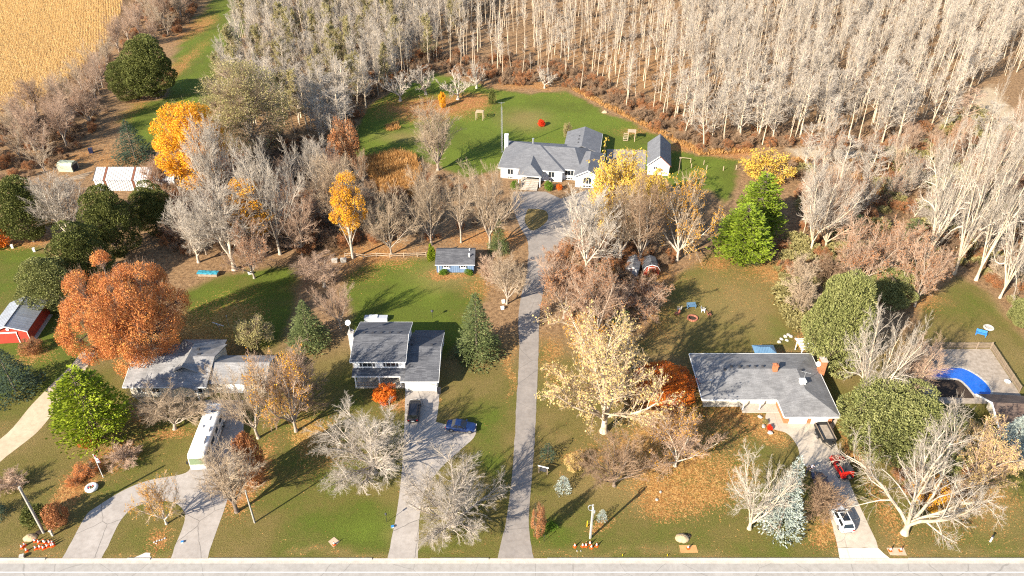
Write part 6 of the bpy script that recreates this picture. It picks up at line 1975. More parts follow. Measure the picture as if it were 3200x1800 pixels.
def car(name, label, loc, heading, paint, L=4.6, Wd=1.82, Hh=1.5, style='sedan', roof_m=None, roof_glass=False, cat='car'):
    """nose along local +x"""
    o = thing(name, label, cat, (*loc, 0), heading)
    hw, hl = Wd / 2, L / 2
    zb = .2
    belt = .92 if style == 'sedan' else 1.02
    tailz = belt if style != 'sedan' else .96
    st = [(-hl, hw * .86, .38, tailz - .18), (-hl + .12, hw * .95, .27, tailz - .03), (-hl + .5, hw, zb, tailz), (-.3, hw, zb, belt), (hl * .32, hw, zb, belt - .02),
          (hl * .5, hw * .99, zb, belt - .06), (hl - .5, hw * .96, .22, belt - .14), (hl - .14, hw * .88, .28, belt - .26), (hl, hw * .76, .36, belt - .42)]
    MB().loft([ring(*s) for s in st]).build('body', paint, o, smooth=False)
    # greenhouse
    if style == 'sedan':
        xb = (-hl + .75, hl * .36); xt = (-hl + 1.45, hl * .36 - .85)
    elif style == 'wagon':
        xb = (-hl + .1, hl * .38); xt = (-hl + .45, hl * .38 - .85)
    else:
        xb = (-hl + .08, hl * .36); xt = (-hl + .3, hl * .36 - .6)
    wb, wt = hw * .93, hw * .74
    zr = Hh
    z0 = belt - .05
    B4 = [(xb[0], -wb, z0), (xb[1], -wb, z0), (xb[1], wb, z0), (xb[0], wb, z0)]
    T4 = [(xt[0], -wt, zr - .05), (xt[1], -wt, zr - .05), (xt[1], wt, zr - .05), (xt[0], wt, zr - .05)]
    MB().loft([B4, T4, [(p[0] * .97 + .0, p[1] * .9, zr) for p in T4]]).build('cabin', paint, o)
    quad_slab(o, 'windscreen', inset([B4[1], B4[2], T4[2], T4[1]], .9), 'car_glass')
    quad_slab(o, 'rear_window', inset([B4[3], B4[0], T4[0], T4[3]], .84), 'car_glass')
    for sgn in (0, 1):
        q = [B4[0], B4[1], T4[1], T4[0]] if sgn == 0 else [B4[2], B4[3], T4[3], T4[2]]
        a, b_, c, d = (Vector(p) for p in q)
        for f0, f1 in ((.05, .47), (.52, .95)):
            lo0, lo1 = a.lerp(b_, f0), a.lerp(b_, f1)
            hi0, hi1 = d.lerp(c, f0), d.lerp(c, f1)
            quad_slab(o, 'side_window', [tuple(lo0.lerp(hi0, .12)), tuple(lo1.lerp(hi1, .12)), tuple(lo1.lerp(hi1, .86)), tuple(lo0.lerp(hi0, .86))], 'car_glass')
    if roof_glass:
        MB().box(xt[0] + .45, xt[1] - .12, -wt * .72, wt * .72, zr + .002, zr + .012).build('glass_roof', 'car_glass', o)
    if style == 'suv':
        for s in (-1, 1):
            MB().tube((xt[0] + .2, s * wt * .85, zr + .06), (xt[1] - .15, s * wt * .85, zr + .06), .025, n=6).build('roof_rail', 'black_metal', o)
    for s in (-1, 1):
        wheel(o, hl * .62, s * (hw - .09)); wheel(o, -hl * .62, s * (hw - .09))
        MB().box(-.03, .03, -.17, .17, -.06, .07).build('headlight', 'lamp_clear', o, (hl - .07, s * hw * .62, belt - .36))
        MB().box(-.03, .03, -.13, .13, -.09, .12).build('tail_light', 'tail_red', o, (-hl + .01, s * hw * .72, tailz - .32))
        MB().box(-.08, .08, -.1, .1, -.06, .08).build('mirror', paint, o, (hl * .3, s * (hw + .08), belt + .05))
    MB().box(-.02, .02, -.26, .26, -.06, .06).build('number_plate', 'plate', o, (-hl - .005, 0, .55))
    MB().box(-.02, .02, -hw * .6, hw * .6, -.05, .06).build('bumper', 'trim_dark', o, (-hl + .0, 0, .32))
    return o
# heading: 90 deg = nose away from the camera
car('parked_suv', 'black estate car parked nose-in before the garage of the two-storey house', (-15.35, 87.9), R(91), 'black_car_paint', L=4.75, Wd=1.85, Hh=1.62, style='suv')
car('parked_sedan', 'dark blue sedan parked across the side pad in the tree shadow', (-7.75, 84.45), R(-7), 'blue_car_paint', L=4.6, Wd=1.8, Hh=1.45)
car('parked_wagon', 'white car with dark glass roof parked low on the ranch driveway', (44.35, 67.4), R(94), 'white_car_paint', L=4.7, Wd=1.86, Hh=1.6, style='wagon', roof_glass=True)
car('parked_hatchback', 'navy hatchback half hidden under the brown bare tree on the ranch driveway', (43.6, 73.3), R(92), 'navy_car_paint', L=4.1, Wd=1.76, Hh=1.5, style='wagon')

# red off-roader with black soft top and spare wheel
o = thing('parked_jeep', 'red off-road car with black top and rear spare wheel on the ranch driveway', 'car', (47.45, 76.2, 0), R(97))
hl, hw = 2.0, .88
MB().loft([ring(x, w_, .42, zt, .07) for x, w_, zt in ((-hl, hw, 1.05), (-hl + .1, hw, 1.12), (.35, hw, 1.12), (.45, hw * .93, 1.1), (1.55, hw * .80, 1.06), (hl, hw * .76, .98))]).build('body', 'red_paint', o)
for s in (-1, 1):
    for x in (1.25, -1.25):
        MB().box(-.5, .5, -.16, .16, 0, .07).build('fender', 'red_paint', o, (x, s * (hw + .03), .86))
        wheel(o, x, s * (hw - .02), .4, .26)
    MB().lathe([(.12, 0), (.12, .04)], 10).build('headlight', 'lamp_clear', o, (hl, s * .5, .82), (0, R(90), 0))
    MB().box(-.03, .03, -.08, .08, -.1, .1).build('tail_light', 'tail_red', o, (-hl - .01, s * .72, .9))
    quad_slab(o, 'side_window', [(-1.7, s * -.845, 1.2), (-.7, s * -.845, 1.2), (-.75, s * -.80, 1.66), (-1.65, s * -.80, 1.66)][::int(s) or 1], 'car_glass')
    quad_slab(o, 'side_window', [(-.6, s * -.845, 1.2), (.25, s * -.845, 1.2), (.1, s * -.80, 1.66), (-.62, s * -.80, 1.66)][::int(s) or 1], 'car_glass')
MB().loft([[(-1.95, -.84, 1.1), (.4, -.84, 1.1), (.4, .84, 1.1), (-1.95, .84, 1.1)], [(-1.9, -.77, 1.74), (.12, -.77, 1.74), (.12, .77, 1.74), (-1.9, .77, 1.74)]]).build('cabin', 'red_paint', o)
MB().box(-1.86, .1, -.72, .72, 1.742, 1.80).build('soft_top', 'soft_top', o)
quad_slab(o, 'windscreen', [(.40, -.74, 1.18), (.40, .74, 1.18), (.16, .70, 1.70), (.16, -.70, 1.70)], 'car_glass')
t = MB().tube((-.12, 0, 0), (.12, 0, 0), .38, n=18).build('spare_wheel', 'dark_rubber', o, (-hl - .18, 0, 1.0))
MB().tube((-.135, 0, 0), (-.12, 0, 0), .22, n=14).build('rim', 'wheel_rim', t)
MB().box(-.06, .06, -.8, .8, -.08, .08).build('bumper', 'trim_dark', o, (-hl - .1, 0, .5))
MB().box(-.06, .06, -.8, .8, -.08, .08).build('bumper', 'trim_dark', o, (hl + .08, 0, .52))

# motorhome
o = thing('motorhome', 'long white motorhome parked beside the bungalow', 'motorhome', (-45.35, 81.4, 0), R(-90 + 3.2))
hl, hw = 5.35, 1.25
def rv_ring(x, w_, zb, zt, c=.22):
    return [(x, -w_, zb), (x, -w_, zt - c), (x, -w_ + c * .4, zt - c * .3), (x, -w_ + c, zt), (x, w_ - c, zt), (x, w_ - c * .4, zt - c * .3), (x, w_, zt - c), (x, w_, zb)]
MB().loft([rv_ring(x, w_, zb, zt) for x, w_, zb, zt in ((-hl, hw, .5, 3.1), (-hl + .1, hw, .42, 3.2), (hl - .5, hw, .42, 3.2), (hl - .2, hw * .985, .42, 3.12), (hl - .04, hw * .95, .42, 2.7), (hl + .1, hw * .93, .42, 1.9), (hl + .16, hw * .92, .42, 1.2), (hl + .12, hw * .9, .5, .6))]).build('body', 'rv_white', o)
quad_slab(o, 'windscreen', [(hl + .145, -1.06, 1.42), (hl + .145, 1.06, 1.42), (hl + .02, 1.08, 2.52), (hl + .02, -1.08, 2.52)], 'rv_windscreen')
for y in (-.95, .95):
    MB().box(-.03, .04, -.14, .14, -.12, .12).build('headlight', 'lamp_clear', o, (hl + .15, y, .85))
    MB().box(-.2, .0, -.09, .09, -.22, .22).build('mirror', 'black_metal', o, (hl + .12, y * 1.52, 1.75))
MB().box(-.03, .05, -1.1, 1.1, -.14, .14).build('bumper', 'rv_grey', o, (hl + .14, 0, .56))
MB().box(-.02, .02, -1.08, 1.08, -.05, .05).build('front_stripe', 'rv_grey', o, (hl + .165, 0, 1.2))
for s in (-1, 1):
    MB().box(-hl + .3, hl - .7, -.008, .012, .95, 1.35).build('side_stripe', 'rv_grey', o, (0, s * (hw + .002), 0))
    for x, wd in ((3.7, 1.3), (1.6, 1.6), (-.6, 1.1), (-3.0, 1.5)):
        MB().box(-wd / 2, wd / 2, -.006, .014, -.35, .35).build('side_window', 'car_glass', o, (x, s * (hw + .004), 2.1))
    for x in (3.4, -2.6, -3.5):
        wheel(o, x, s * (hw - .1), .42, .24)
for x, y, sx, sy, hz_ in ((2.6, .15, .75, .6, .28), (.4, .3, .5, .5, .22), (-1.9, -.2, .45, .45, .16), (-4.4, .1, .6, .5, .12), (-.2, -.6, .25, .25, .2)):
    q = MB().loft([[(-sx, -sy, 0), (sx, -sy, 0), (sx, sy, 0), (-sx, sy, 0)], [(-sx * .9, -sy * .9, hz_), (sx * .75, -sy * .9, hz_), (sx * .75, sy * .9, hz_), (-sx * .9, sy * .9, hz_)]]).build('roof_unit', 'rv_white', o, (x, y, 3.2))
MB().box(-.35, .35, -.35, .35, 0, .05).build('skylight', 'skylight', o, (-3.7, .25, 3.202))
MB().tube((-4.9, -.6, 3.26), (-3.6, -.9, 3.26), .03, n=6).build('roof_rail', 'galvanised', o)

# flatbed trailer
o = thing('utility_trailer', 'black tipping trailer with wooden bed parked before the ranch garage', 'trailer', (47.35, 82.9, 0), R(-88))
hl, hw = 1.75, .95
MB().box(-hl, hl, -hw, hw, .55, .62).build('bed', 'wood_floor', o)
for a_ in ((-hl, hl, -hw - .06, -hw), (-hl, hl, hw, hw + .06), (-hl - .06, -hl, -hw - .06, hw + .06), (hl, hl + .06, -hw - .06, hw + .06)):
    MB().box(a_[0], a_[1], a_[2], a_[3], .5, 1.12).build('side_panel', 'black_metal', o)
for s in (-1, 1):
    MB().box(-hl - .05, hl + .05, -.05, .05, 1.122, 1.18).build('top_rail', 'weathered_wood', o, (0, s * (hw + .03), 0))
    for x in (-.45, .35):
        wheel(o, x, s * (hw + .22), .33, .2)
    MB().box(-.85, .75, -.14, .14, .72, .77).build('mudguard', 'black_metal', o, (0, s * (hw + .22), 0))
    MB().tube((hl, s * .8, .52), (hl + 1.25, 0, .5), .05, n=6).build('drawbar', 'black_metal', o)
MB().box(hl + .1, hl + .6, -.3, .3, .56, .95).build('toolbox', 'black_metal', o)
MB().tube((hl + 1.0, 0, .05), (hl + 1.0, 0, .8), .04, n=6).build('jack', 'black_metal', o)

# two people by the navy hatchback
def person(label, loc, rz, bend, top, hair='hair', arm=(.55, .1)):
    o = thing('person', label, 'person', (*loc, 0), rz)
    def skin(name, verts, edges, rad, m, root=0):
        me = bpy.data.meshes.new(name)
        me.from_pydata(verts, edges, [])
        ob = link(bpy.data.objects.new(name, me), o)
        md = ob.modifiers.new('skin', 'SKIN')
        for v_, r2 in zip(me.skin_vertices[0].data, rad):
            v_.radius = (r2, r2)
        me.skin_vertices[0].data[root].use_root = True
        ob.modifiers.new('sub', 'SUBSURF').render_levels = 1
        me.materials.append(MATS[m])
        return ob
    b = bend
    hip = (0, 0, .92); chest = (b * .28, 0, 1.30 - b * .06); neck = (b * .42, 0, 1.48 - b * .12); head = (b * .52 + .02, 0, 1.63 - b * .15); crown_ = (b * .56 + .02, 0, 1.72 - b * .17)
    V_ = [hip, chest, neck, head, crown_]
    E_ = [(0, 1), (1, 2), (2, 3), (3, 4)]
    Rr = [.12, .15, .055, .085, .07]
    def chain(start, pts, rads):
        i0 = start
        for p, r2 in zip(pts, rads):
            V_.append(p); Rr.append(r2); E_.append((i0, len(V_) - 1)); i0 = len(V_) - 1
    for s in (-1, 1):
        chain(0, [(0, s * .1, .85), (.03, s * .12, .48), (-.02, s * .13, .09), (.12, s * .14, .045)], [.085, .062, .045, .04])
        sx = chest[0]
        chain(1, [(sx + .02, s * .19, 1.40 - b * .1), (sx + .05, s * .25, 1.12 - b * .1), (sx + arm[0] * .5, s * .2, 1.02 + arm[1]), (sx + arm[0] * .5 + .09, s * .19, 1.02 + arm[1]), (sx + arm[0] * .5 + .16, s * .19, 1.0 + arm[1])], [.06, .045, .036, .04, .02])
    skin('body', V_, E_, Rr, 'skin')
    # jacket and trousers a little wider than the body
    J = [hip, chest, (neck[0], 0, neck[2] - .05)]
    JE = [(0, 1), (1, 2)]
    JR = [.15, .18, .085]
    for s in (-1, 1):
        i = len(J)
        sx = chest[0]
        J += [(sx + .02, s * .19, 1.40 - b * .1), (sx + .05, s * .25, 1.12 - b * .1), (sx + arm[0] * .45, s * .2, 1.03 + arm[1])]
        JE += [(1, i), (i, i + 1), (i + 1, i + 2)]
        JR += [.085, .065, .052]
    skin('jacket', J, JE, JR, top)
    Tv = [(0, 0, .95)]; TE = []; TR = [.14]
    for s in (-1, 1):
        i = len(Tv)
        Tv += [(0, s * .1, .82), (.03, s * .12, .48), (-.02, s * .13, .12)]
        TE += [(0, i), (i, i + 1), (i + 1, i + 2)]
        TR += [.105, .08, .065]
    skin('trousers', Tv, TE, TR, 'trousers')
    MB().lathe([(.02, -.09), (.095, -.05), (.105, .02), (.08, .08), (.02, .105)], 10).build('hair', hair, o, (crown_[0] - .03, 0, crown_[2]), smooth=True)
    return o
person('person in a pale top stooping by the navy hatchback', (43.1, 76.1), R(-75), .8, 'jacket')
person('person in dark clothes standing beside the one in the pale top', (42.3, 75.5), R(-30), .15, 'jacket_dark')

# ================================================================ ROADSIDE AND GARDENS
# traffic cones
cone0 = thing('traffic_cone', 'x', 'traffic cone')
MB().box(-.2, .2, -.2, .2, 0, .05).build('base', 'cone_orange', cone0)
MB().lathe([(.15, .05), (.06, .55), (.03, .75)], 12).build('cone_body', 'cone_orange', cone0)
MB().lathe([(.118, .28), (.083, .45)], 12).build('collar', 'cone_white', cone0)
MB().lathe([(.075, .50), (.052, .62)], 12).build('collar', 'cone_white', cone0)
cone_used = [False]
def cone(px, py, label, group, z=0.0):
    x, y = at(px, py)
    if not cone_used[0]:
        cone_used[0] = True
        cone0.location = (x, y, z)
        cone0['label'] = label
        if group:
            cone0['group'] = group
        return cone0
    return dup_tree(cone0, (x, y, z), prng.uniform(0, 1.5), label, group)
zl = lambda X, Y: (40 + X / 5.117, 1600 + Y / 5.117)
for X, Y in ((150, 575), (195, 540), (225, 625), (360, 475), (420, 495), (500, 490), (370, 590), (440, 575), (495, 590), (520, 500), (555, 560), (590, 500), (625, 550), (640, 505), (655, 540)):
    cone(*zl(X, Y), 'orange and white cone in the crowd of cones at the leaning left pole', 'cones at the left pole')
zm = lambda X, Y: (1660 + X / 2.154, 1380 + Y / 2.154)
for i, (X, Y) in enumerate(((293, 708), (346, 706), (368, 706), (395, 692), (405, 716), (440, 704))):
    cone(*zm(X, Y), ('single cone leftmost of the row at the pole with the cable coil', 'second cone from the left at the pole with the cable coil', 'third cone from the left at the pole with the cable coil', 'cone standing back nearest the pole with the cable coil', 'front cone of the row at the pole with the cable coil', 'rightmost cone of the row at the pole with the cable coil')[i], 'cones at the coil pole')
cone(800 + 590 / 2.415, 1200 + 1215 / 2.415, 'lone cone on the pale board left of the straight driveway', None, .035)
cone(2150, 1715, 'lone cone on the orange plywood sheet', None, .035)
cone(2781, 1722, 'left cone on the pale board by the ranch driveway mouth', 'board cones', .035)
cone(2813, 1722, 'right cone on the pale board by the ranch driveway mouth', 'board cones', .035)

def board(name, label, pts, m_):
    P_ = A(*pts)
    o = MB().prism(P_, .012, .035).build(name, m_)
    return tag(o, label, 'board')
zz = lambda X, Y: (800 + X / 2.415, 1200 + Y / 2.415)
board('ground_board', 'small pale square board on the lawn left of the straight driveway', (zz(545, 1190), zz(585, 1235), zz(632, 1190), zz(590, 1155)), 'plywood_grey')
board('plywood_sheet', 'orange plywood sheet on the verge beside the sand pile', ((2122, 1704), (2127, 1728), (2182, 1727), (2175, 1704)), 'plywood')
board('ground_board', 'pale board with two cones at the ranch driveway mouth', ((2770, 1712), (2782, 1735), (2834, 1736), (2824, 1712)), 'plywood_grey')

# heaps
def heap(name, label, px, py, wpx, hgt, m_, seed, cat='heap', stretch=.75):
    x, y = at(px, py)
    rg = random.Random(seed)
    w_ = wpx / 2 / (scale_at(py / DS)[0] / DS * DS * DS)
    w_ = wpx / 2 / 23.0
    n, k = 20, 7
    rings = []
    for i in range(k):
        t = i / (k - 1)
        rr = w_ * (1 - t) ** .8 + .02
        z = hgt * (1 - (1 - t) ** 1.6)
        rings.append([(rr * math.cos(2 * math.pi * j / n) * rg.uniform(.88, 1.12), rr * stretch * math.sin(2 * math.pi * j / n) * rg.uniform(.88, 1.12), z * rg.uniform(.88, 1.08) - (.03 if i == 0 else 0)) for j in range(n)])
    return tag(MB().loft(rings).build(name, m_, None, (x, y, 0), smooth=True), label, cat)
heap('sand_pile', 'pale sand heap on the verge above the plywood sheet', 2132, 1682, 46, .55, 'sand_pile', 1)
heap('soil_pile', 'dark hole soil heap behind the sand pile', 2150, 1674, 22, .18, 'dark_soil', 2)
heap('sand_pile', 'pale gravel heap beside the leaning left pole', 95, 1680, 42, .45, 'sand_pile', 3)
heap('soil_pile', 'dark soil patch at the foot of the leaning left pole', 122, 1664, 24, .12, 'dark_soil', 4)
heap('leaf_pile', 'brown leaf heap at the wood side of the back lawn', 1890, 352, 40, .7, 'sand_pile', 5)

# utility poles
def pole_post(name, label, px, py, hgt, r0, r1, m_='grey_pole', lean=(0, 0)):
    x, y = at(px, py)
    o = thing(name, label, 'utility pole', (x, y, 0))
    MB().tube((0, 0, -.2), (lean[0], lean[1], hgt), r0, r1, 10).build('shaft', m_, o)
    return o
o = pole_post('utility_pole', 'tall pale utility pole above the crowd of cones at the left', 137, 1664, 9.0, .2, .15)
MB().tube((0.17, -.05, .1), (.14, -.05, 8.6), .03, n=6).build('cable_guard', 'black_metal', o)
o = pole_post('utility_pole', 'bare grey utility pole left of the big drooping tree', 796, 1633, 6.4, .13, .1)
MB().tube((.13, 0, .1), (.1, 0, 5.9), .02, n=6).build('ground_wire', 'black_metal', o)
o = pole_post('utility_pole', 'utility pole with a coil of cable near the tiny blue spruce', 1844, 1682, 6.7, .15, .12)
c = MB()
for k in range(3):
    c.torus((0, 0, k * .07), .34, .03, 18, 5)
c.build('cable_coil', 'galvanised', o, (-.28, -.12, 6.3), (R(60), 0, 0))
MB().tube((.14, -.06, .1), (.14, -.06, 6.2), .035, n=6).build('conduit', 'galvanised', o)
MB().tube((0, 0, 5.6), (.28, -.1, 5.0), .03, n=6).build('bracket', 'galvanised', o)
MB().box(-.12, .12, -.06, .06, -.25, .25).build('equipment_box', 'galvanised', o, (.2, -.1, 5.5))
# yellow pole marker, short posts
def post(name, label, px, py, hgt, m_, wd=.08, cat='post', top=None):
    x, y = at(px, py)
    o = thing(name, label, cat, (x, y, 0))
    MB().box(-wd / 2, wd / 2, -wd / 2, wd / 2, -.1, hgt).build('shaft', m_, o)
    if top:
        MB().box(-wd * .9, wd * .9, -wd * .9, wd * .9, hgt, hgt + .12).build('cap', top, o)
    return o
mat('yellow_plastic', (0.75, 0.48, 0.02), .5)
post('guy_marker', 'yellow guy-wire marker left of the coil pole', 1834, 1646, 1.2, 'yellow_plastic', .09)
post('marker_post', 'white marker post with dark band on the right verge lawn', 3094, 1693, 1.0, 'white_paint', .14, top='trim_dark')
post('survey_stake', 'short yellow stake at the kerb above the plywood sheet', 2085, 1737, .35, 'yellow_plastic', .06)
post('survey_stake', 'short yellow stake at the kerb between coil pole and plywood', 1945, 1737, .35, 'yellow_plastic', .06)
o = post('pedestal_box', 'pale telephone pedestal right of the leaning left pole', 165, 1674, 1.0, 'stone_pale', .22, 'pedestal', top='stone_pale')
post('lane_post', 'thin dark post with top light by the lane mouth shrubs', 1672, 1592, 1.1, 'black_metal', .05, top='trim_dark')
post('lane_post', 'thin dark post with top light near the weed clump', 1700, 1692, 1.1, 'black_metal', .05, top='trim_dark')
# lamp by the straight drive, mailbox, litter
o = thing('garden_lamp', 'short garden lamp post at the left edge of the straight driveway', 'lamp post', (*at(1209, 1632), 0))
MB().tube((0, 0, 0), (0, 0, 1.5), .035, n=8).build('shaft', 'black_metal', o)
MB().lathe([(.07, 1.5), (.13, 1.55), (.11, 1.78), (.16, 1.8), (.03, 1.9)], 8).build('lantern', 'trim_dark', o)
def bin_box(name, label, px, py, w_, d_, h_, m_, cat, rz=0.0, lid=None):
    o = thing(name, label, cat, (*at(px, py), 0), rz)
    MB().loft([[(-w_ * .45, -d_ * .45, 0), (w_ * .45, -d_ * .45, 0), (w_ * .45, d_ * .45, 0), (-w_ * .45, d_ * .45, 0)], [(-w_ / 2, -d_ / 2, h_), (w_ / 2, -d_ / 2, h_), (w_ / 2, d_ / 2, h_), (-w_ / 2, d_ / 2, h_)]]).build('body', m_, o)
    MB().box(-w_ / 2 - .02, w_ / 2 + .02, -d_ / 2 - .02, d_ / 2 + .02, h_ + .002, h_ + .05).build('lid', lid or m_, o)
    return o
bin_box('newspaper_bag', 'small white and blue bundle on the edge of the straight driveway', 1227, 1648, .35, .3, .2, 'white_paint', 'bundle', .4, 'blue_plastic')
bin_box('newspaper_bag', 'small blue and white bundle on the right leg of the horseshoe driveway', 570, 1695, .3, .25, .15, 'white_paint', 'bundle', .2, 'blue_plastic')
bin_box('recycling_bin', 'dark bin beside the garage of the two-storey house', 1372, 1228, .6, .7, .9, 'trim_dark', 'bin', .1)
bin_box('blue_bin', 'small dark blue bin on the leafy ground behind the metal building', 286, 478, 1.0, .8, 1.3, 'navy_car_paint', 'bin', .3)
bin_box('meter_box', 'small grey box at the kerb on the left verge', 70, 1742, .5, .4, .4, 'stone_pale', 'box', .3)
# stones round the island flower bed
isl = tag(MB().box(-.01, .01, -.01, .01, 0, .01).build('kerb_stone_seed', 'stone_pale'), 'x', 'stone')
bpy.data.objects.remove(isl)
def rock_mesh(seed):
    rg = random.Random(seed)
    rings = []
    for i, (rr, z) in enumerate(((.42, -.05), (.5, .12), (.42, .3), (.2, .4))):
        rings.append([(rr * math.cos(2 * math.pi * j / 7 + .2 * i) * rg.uniform(.75, 1.15), rr * math.sin(2 * math.pi * j / 7 + .2 * i) * rg.uniform(.75, 1.15), z * rg.uniform(.85, 1.15)) for j in range(7)])
    return MB().loft(rings).mesh('rock', 'stone_pale')
ROCKS = [rock_mesh(k) for k in range(4)]
def rock(px, py, s, label, group=None):
    x, y = at(px, py)
    o = link(bpy.data.objects.new('rock', ROCKS[prng.randrange(4)]))
    o.location = (x, y, 0); o.rotation_euler = (0, 0, prng.uniform(0, 6.28)); o.scale = (s, s * prng.uniform(.7, 1), s * .8)
    tag(o, label, 'rock', group)
for X, Y in ((1165, 1195), (1185, 1185), (1205, 1180), (1225, 1175), (1245, 1165), (1180, 1205)):
    rock(X / 2.415, 1200 + Y / 2.415, .3, 'small pale stone in the flower bed of the horseshoe island', 'island bed stones')
z8_ = lambda X, Y: (2320 + X / 4.044, 1020 + Y / 4.044)
for i, (X, Y) in enumerate(((462, 200), (490, 165), (540, 130), (580, 110), (612, 130), (680, 165), (560, 180))):
    rock(*z8_(X, Y), .8, 'big pale boulder in the ring around the leafy bed behind the ranch house', 'rock garden boulders')
z9b = lambda X, Y: (2360 + X / 8.19, 1280 + Y / 8.19)
rock(*z9b(120, 190), .85, 'upper of three white boulders by the ranch front walk')
rock(*z9b(215, 440), .85, 'middle white boulder by the scarlet ball bush')
rock(*z9b(380, 600), .95, 'long white boulder below the scarlet ball bush')
TX('red_bush', (2360 + 280 / 8.19) / DS, (1280 + 370 / 8.19) / DS, (2360 + 450 / 8.19) / DS, (1280 + 525 / 8.19) / DS, 'scarlet ball bush at the ranch front walk', cat='bush', name='bush')
TX('weed', (2360 + 180 / 8.19) / DS, (1280 + 230 / 8.19) / DS, (2360 + 350 / 8.19) / DS, (1280 + 370 / 8.19) / DS, 'yellow-green low plant above the scarlet ball bush', cat='bush', name='bush')
TX('weed', 2005, 850, 2030, 875, 'small yellow-green plant behind the boulder ring', cat='bush', name='bush', twig_m='leaf_willow')
for i, (px, py) in enumerate(((2052, 1562), (2064, 1538))):
    rock(px, py, .5, ('white stone in the leaf-strewn lawn below the bare trees', 'flat grey stone in the leaf-strewn lawn')[i])
for i, (px, py) in enumerate(((1803, 1722), (1815, 1722))):
    rock(px, py, .22, 'white chunk of rubble before the cones at the coil pole', 'rubble chunks')

# flagpole with a maple-leaf flag hanging slack
o = thing('flagpole', 'white flagpole with a slack white and red maple-leaf flag', 'flagpole', (*at(323, 1492), 0))
MB().tube((0, 0, -.1), (0, 0, 4.6), .045, .03, 8).build('shaft', 'white_paint', o)
MB().lathe([(.02, 4.6), (.07, 4.64), (.07, 4.7), (.02, 4.74)], 8).build('finial', 'white_paint', o)
fl = MB()
def fpt(u, v):       # u along the fly, v down the hoist: folds hang towards the foot of the pole
    a = .5 * math.sin(u * 5.0)
    return (.04 + u * .62 * math.cos(.6) + .1 * math.sin(u * 9), .16 * math.sin(u * 7 + v) - .1 * u, 4.5 - v * 1.05 - u * u * .55)
NU, NV = 12, 6
for i in range(NU):
    for j in range(NV):
        fl.poly([fpt(i / NU, j / NV), fpt((i + 1) / NU, j / NV), fpt((i + 1) / NU, (j + 1) / NV), fpt(i / NU, (j + 1) / NV)])
flag = fl.build('flag', 'flag_white', o)
flag.data.materials.append(MATS['flag_red'])
leafp = [(0, .0), (.06, .13), (.13, .10), (.11, .26), (.2, .2), (.22, .27), (.33, .25), (.28, .36), (.33, .4), (.17, .52), (.18, .58), (.02, .56), (.02, .72), (-.02, .72), (-.02, .56), (-.18, .58), (-.17, .52), (-.33, .4), (-.28, .36), (-.33, .25), (-.22, .27), (-.2, .2), (-.11, .26), (-.13, .10), (-.06, .13)]
for sgn in (-1, 1):
    lf_ = MB()
    pts_ = []
    for x, z in leafp:
        p = Vector(fpt(min(max(.5 + x * .75, 0), 1), .12 + z))
        pts_.append((p.x, p.y + sgn * .02 - .008, p.z))
    c0 = Vector(fpt(.5, .5)) + Vector((0, sgn * .022, 0))
    for i in range(len(pts_)):
        lf_.poly([tuple(c0), pts_[i], pts_[(i + 1) % len(pts_)]])
    lf_.build('maple_leaf', 'flag_red', flag)
for i in range(1, NU + 1):
    pass
for k, poly_ in enumerate(flag.data.polygons):
    if k // NV in (0, 1, NU - 2, NU - 1):
        poly_.material_index = 1

# tyre planter
o = thing('tyre_planter', 'white-painted tractor tyre planter on the lawn below the flagpole', 'planter', (*at(288, 1528), 0))
MB().torus((0, 0, .3), .62, .26, 26, 10, 1.1).build('tyre', 'white_paint', o, smooth=True)
MB().lathe([(.42, .2), (.3, .36), (.05, .42)], 12).build('soil', 'dark_soil', o)
for k in range(7):
    a = k * .9
    MB().lathe([(.02, 0), (.1, .06), (.08, .16), (.01, .2)], 7).build('flower', ('leaf_olive', 'flag_red', 'white_paint')[k % 3], o, (.25 * math.cos(a), .25 * math.sin(a), .34))
# hanging sign at the lane
o = thing('lane_sign', 'dark hanging sign on a pale frame beside the long lane', 'sign', (*at(1697, 1480), 0), R(-18))
for x in (-.62, .62):
    MB().box(-.06, .06, -.06, .06, -.1, 1.35).build('post', 'weathered_wood', o, (x, 0, 0))
MB().box(-.8, .8, -.06, .06, 1.352, 1.47).build('top_bar', 'white_paint', o)
MB().box(-.5, .5, -.03, .03, .45, 1.2).build('sign_board', 'trim_dark', o)
# clothes line poles behind the bungalow
zc_ = lambda X, Y: (620 + X / 6.825, 960 + Y / 6.825)
o = thing('clothesline_pole', 'white T-shaped washing-line pole in the shaded lawn', 'clothesline pole', (*at(*zc_(470, 560)), 0), R(-25))
MB().tube((0, 0, -.1), (0, 0, 2.1), .04, n=8).build('shaft', 'galvanised', o)
MB().tube((-1.3, 0, 2.1), (1.3, 0, 2.1), .055, n=8).build('cross_arm', 'white_paint', o)
MB().tube((-.45, 0, 2.1), (0, 0, 1.5), .03, n=6).tube((.45, 0, 2.1), (0, 0, 1.5), .03, n=6).build('brace', 'white_paint', o)
o = thing('clothesline_pole', 'thin grey pole right of the washing-line pole', 'pole', (*at(*zc_(655, 420)), 0))
MB().tube((0, 0, -.1), (0, 0, 2.4), .03, n=8).build('shaft', 'galvanised', o)
MB().lathe([(.03, 2.4), (.1, 2.44), (.03, 2.55)], 8).build('cap', 'white_paint', o)
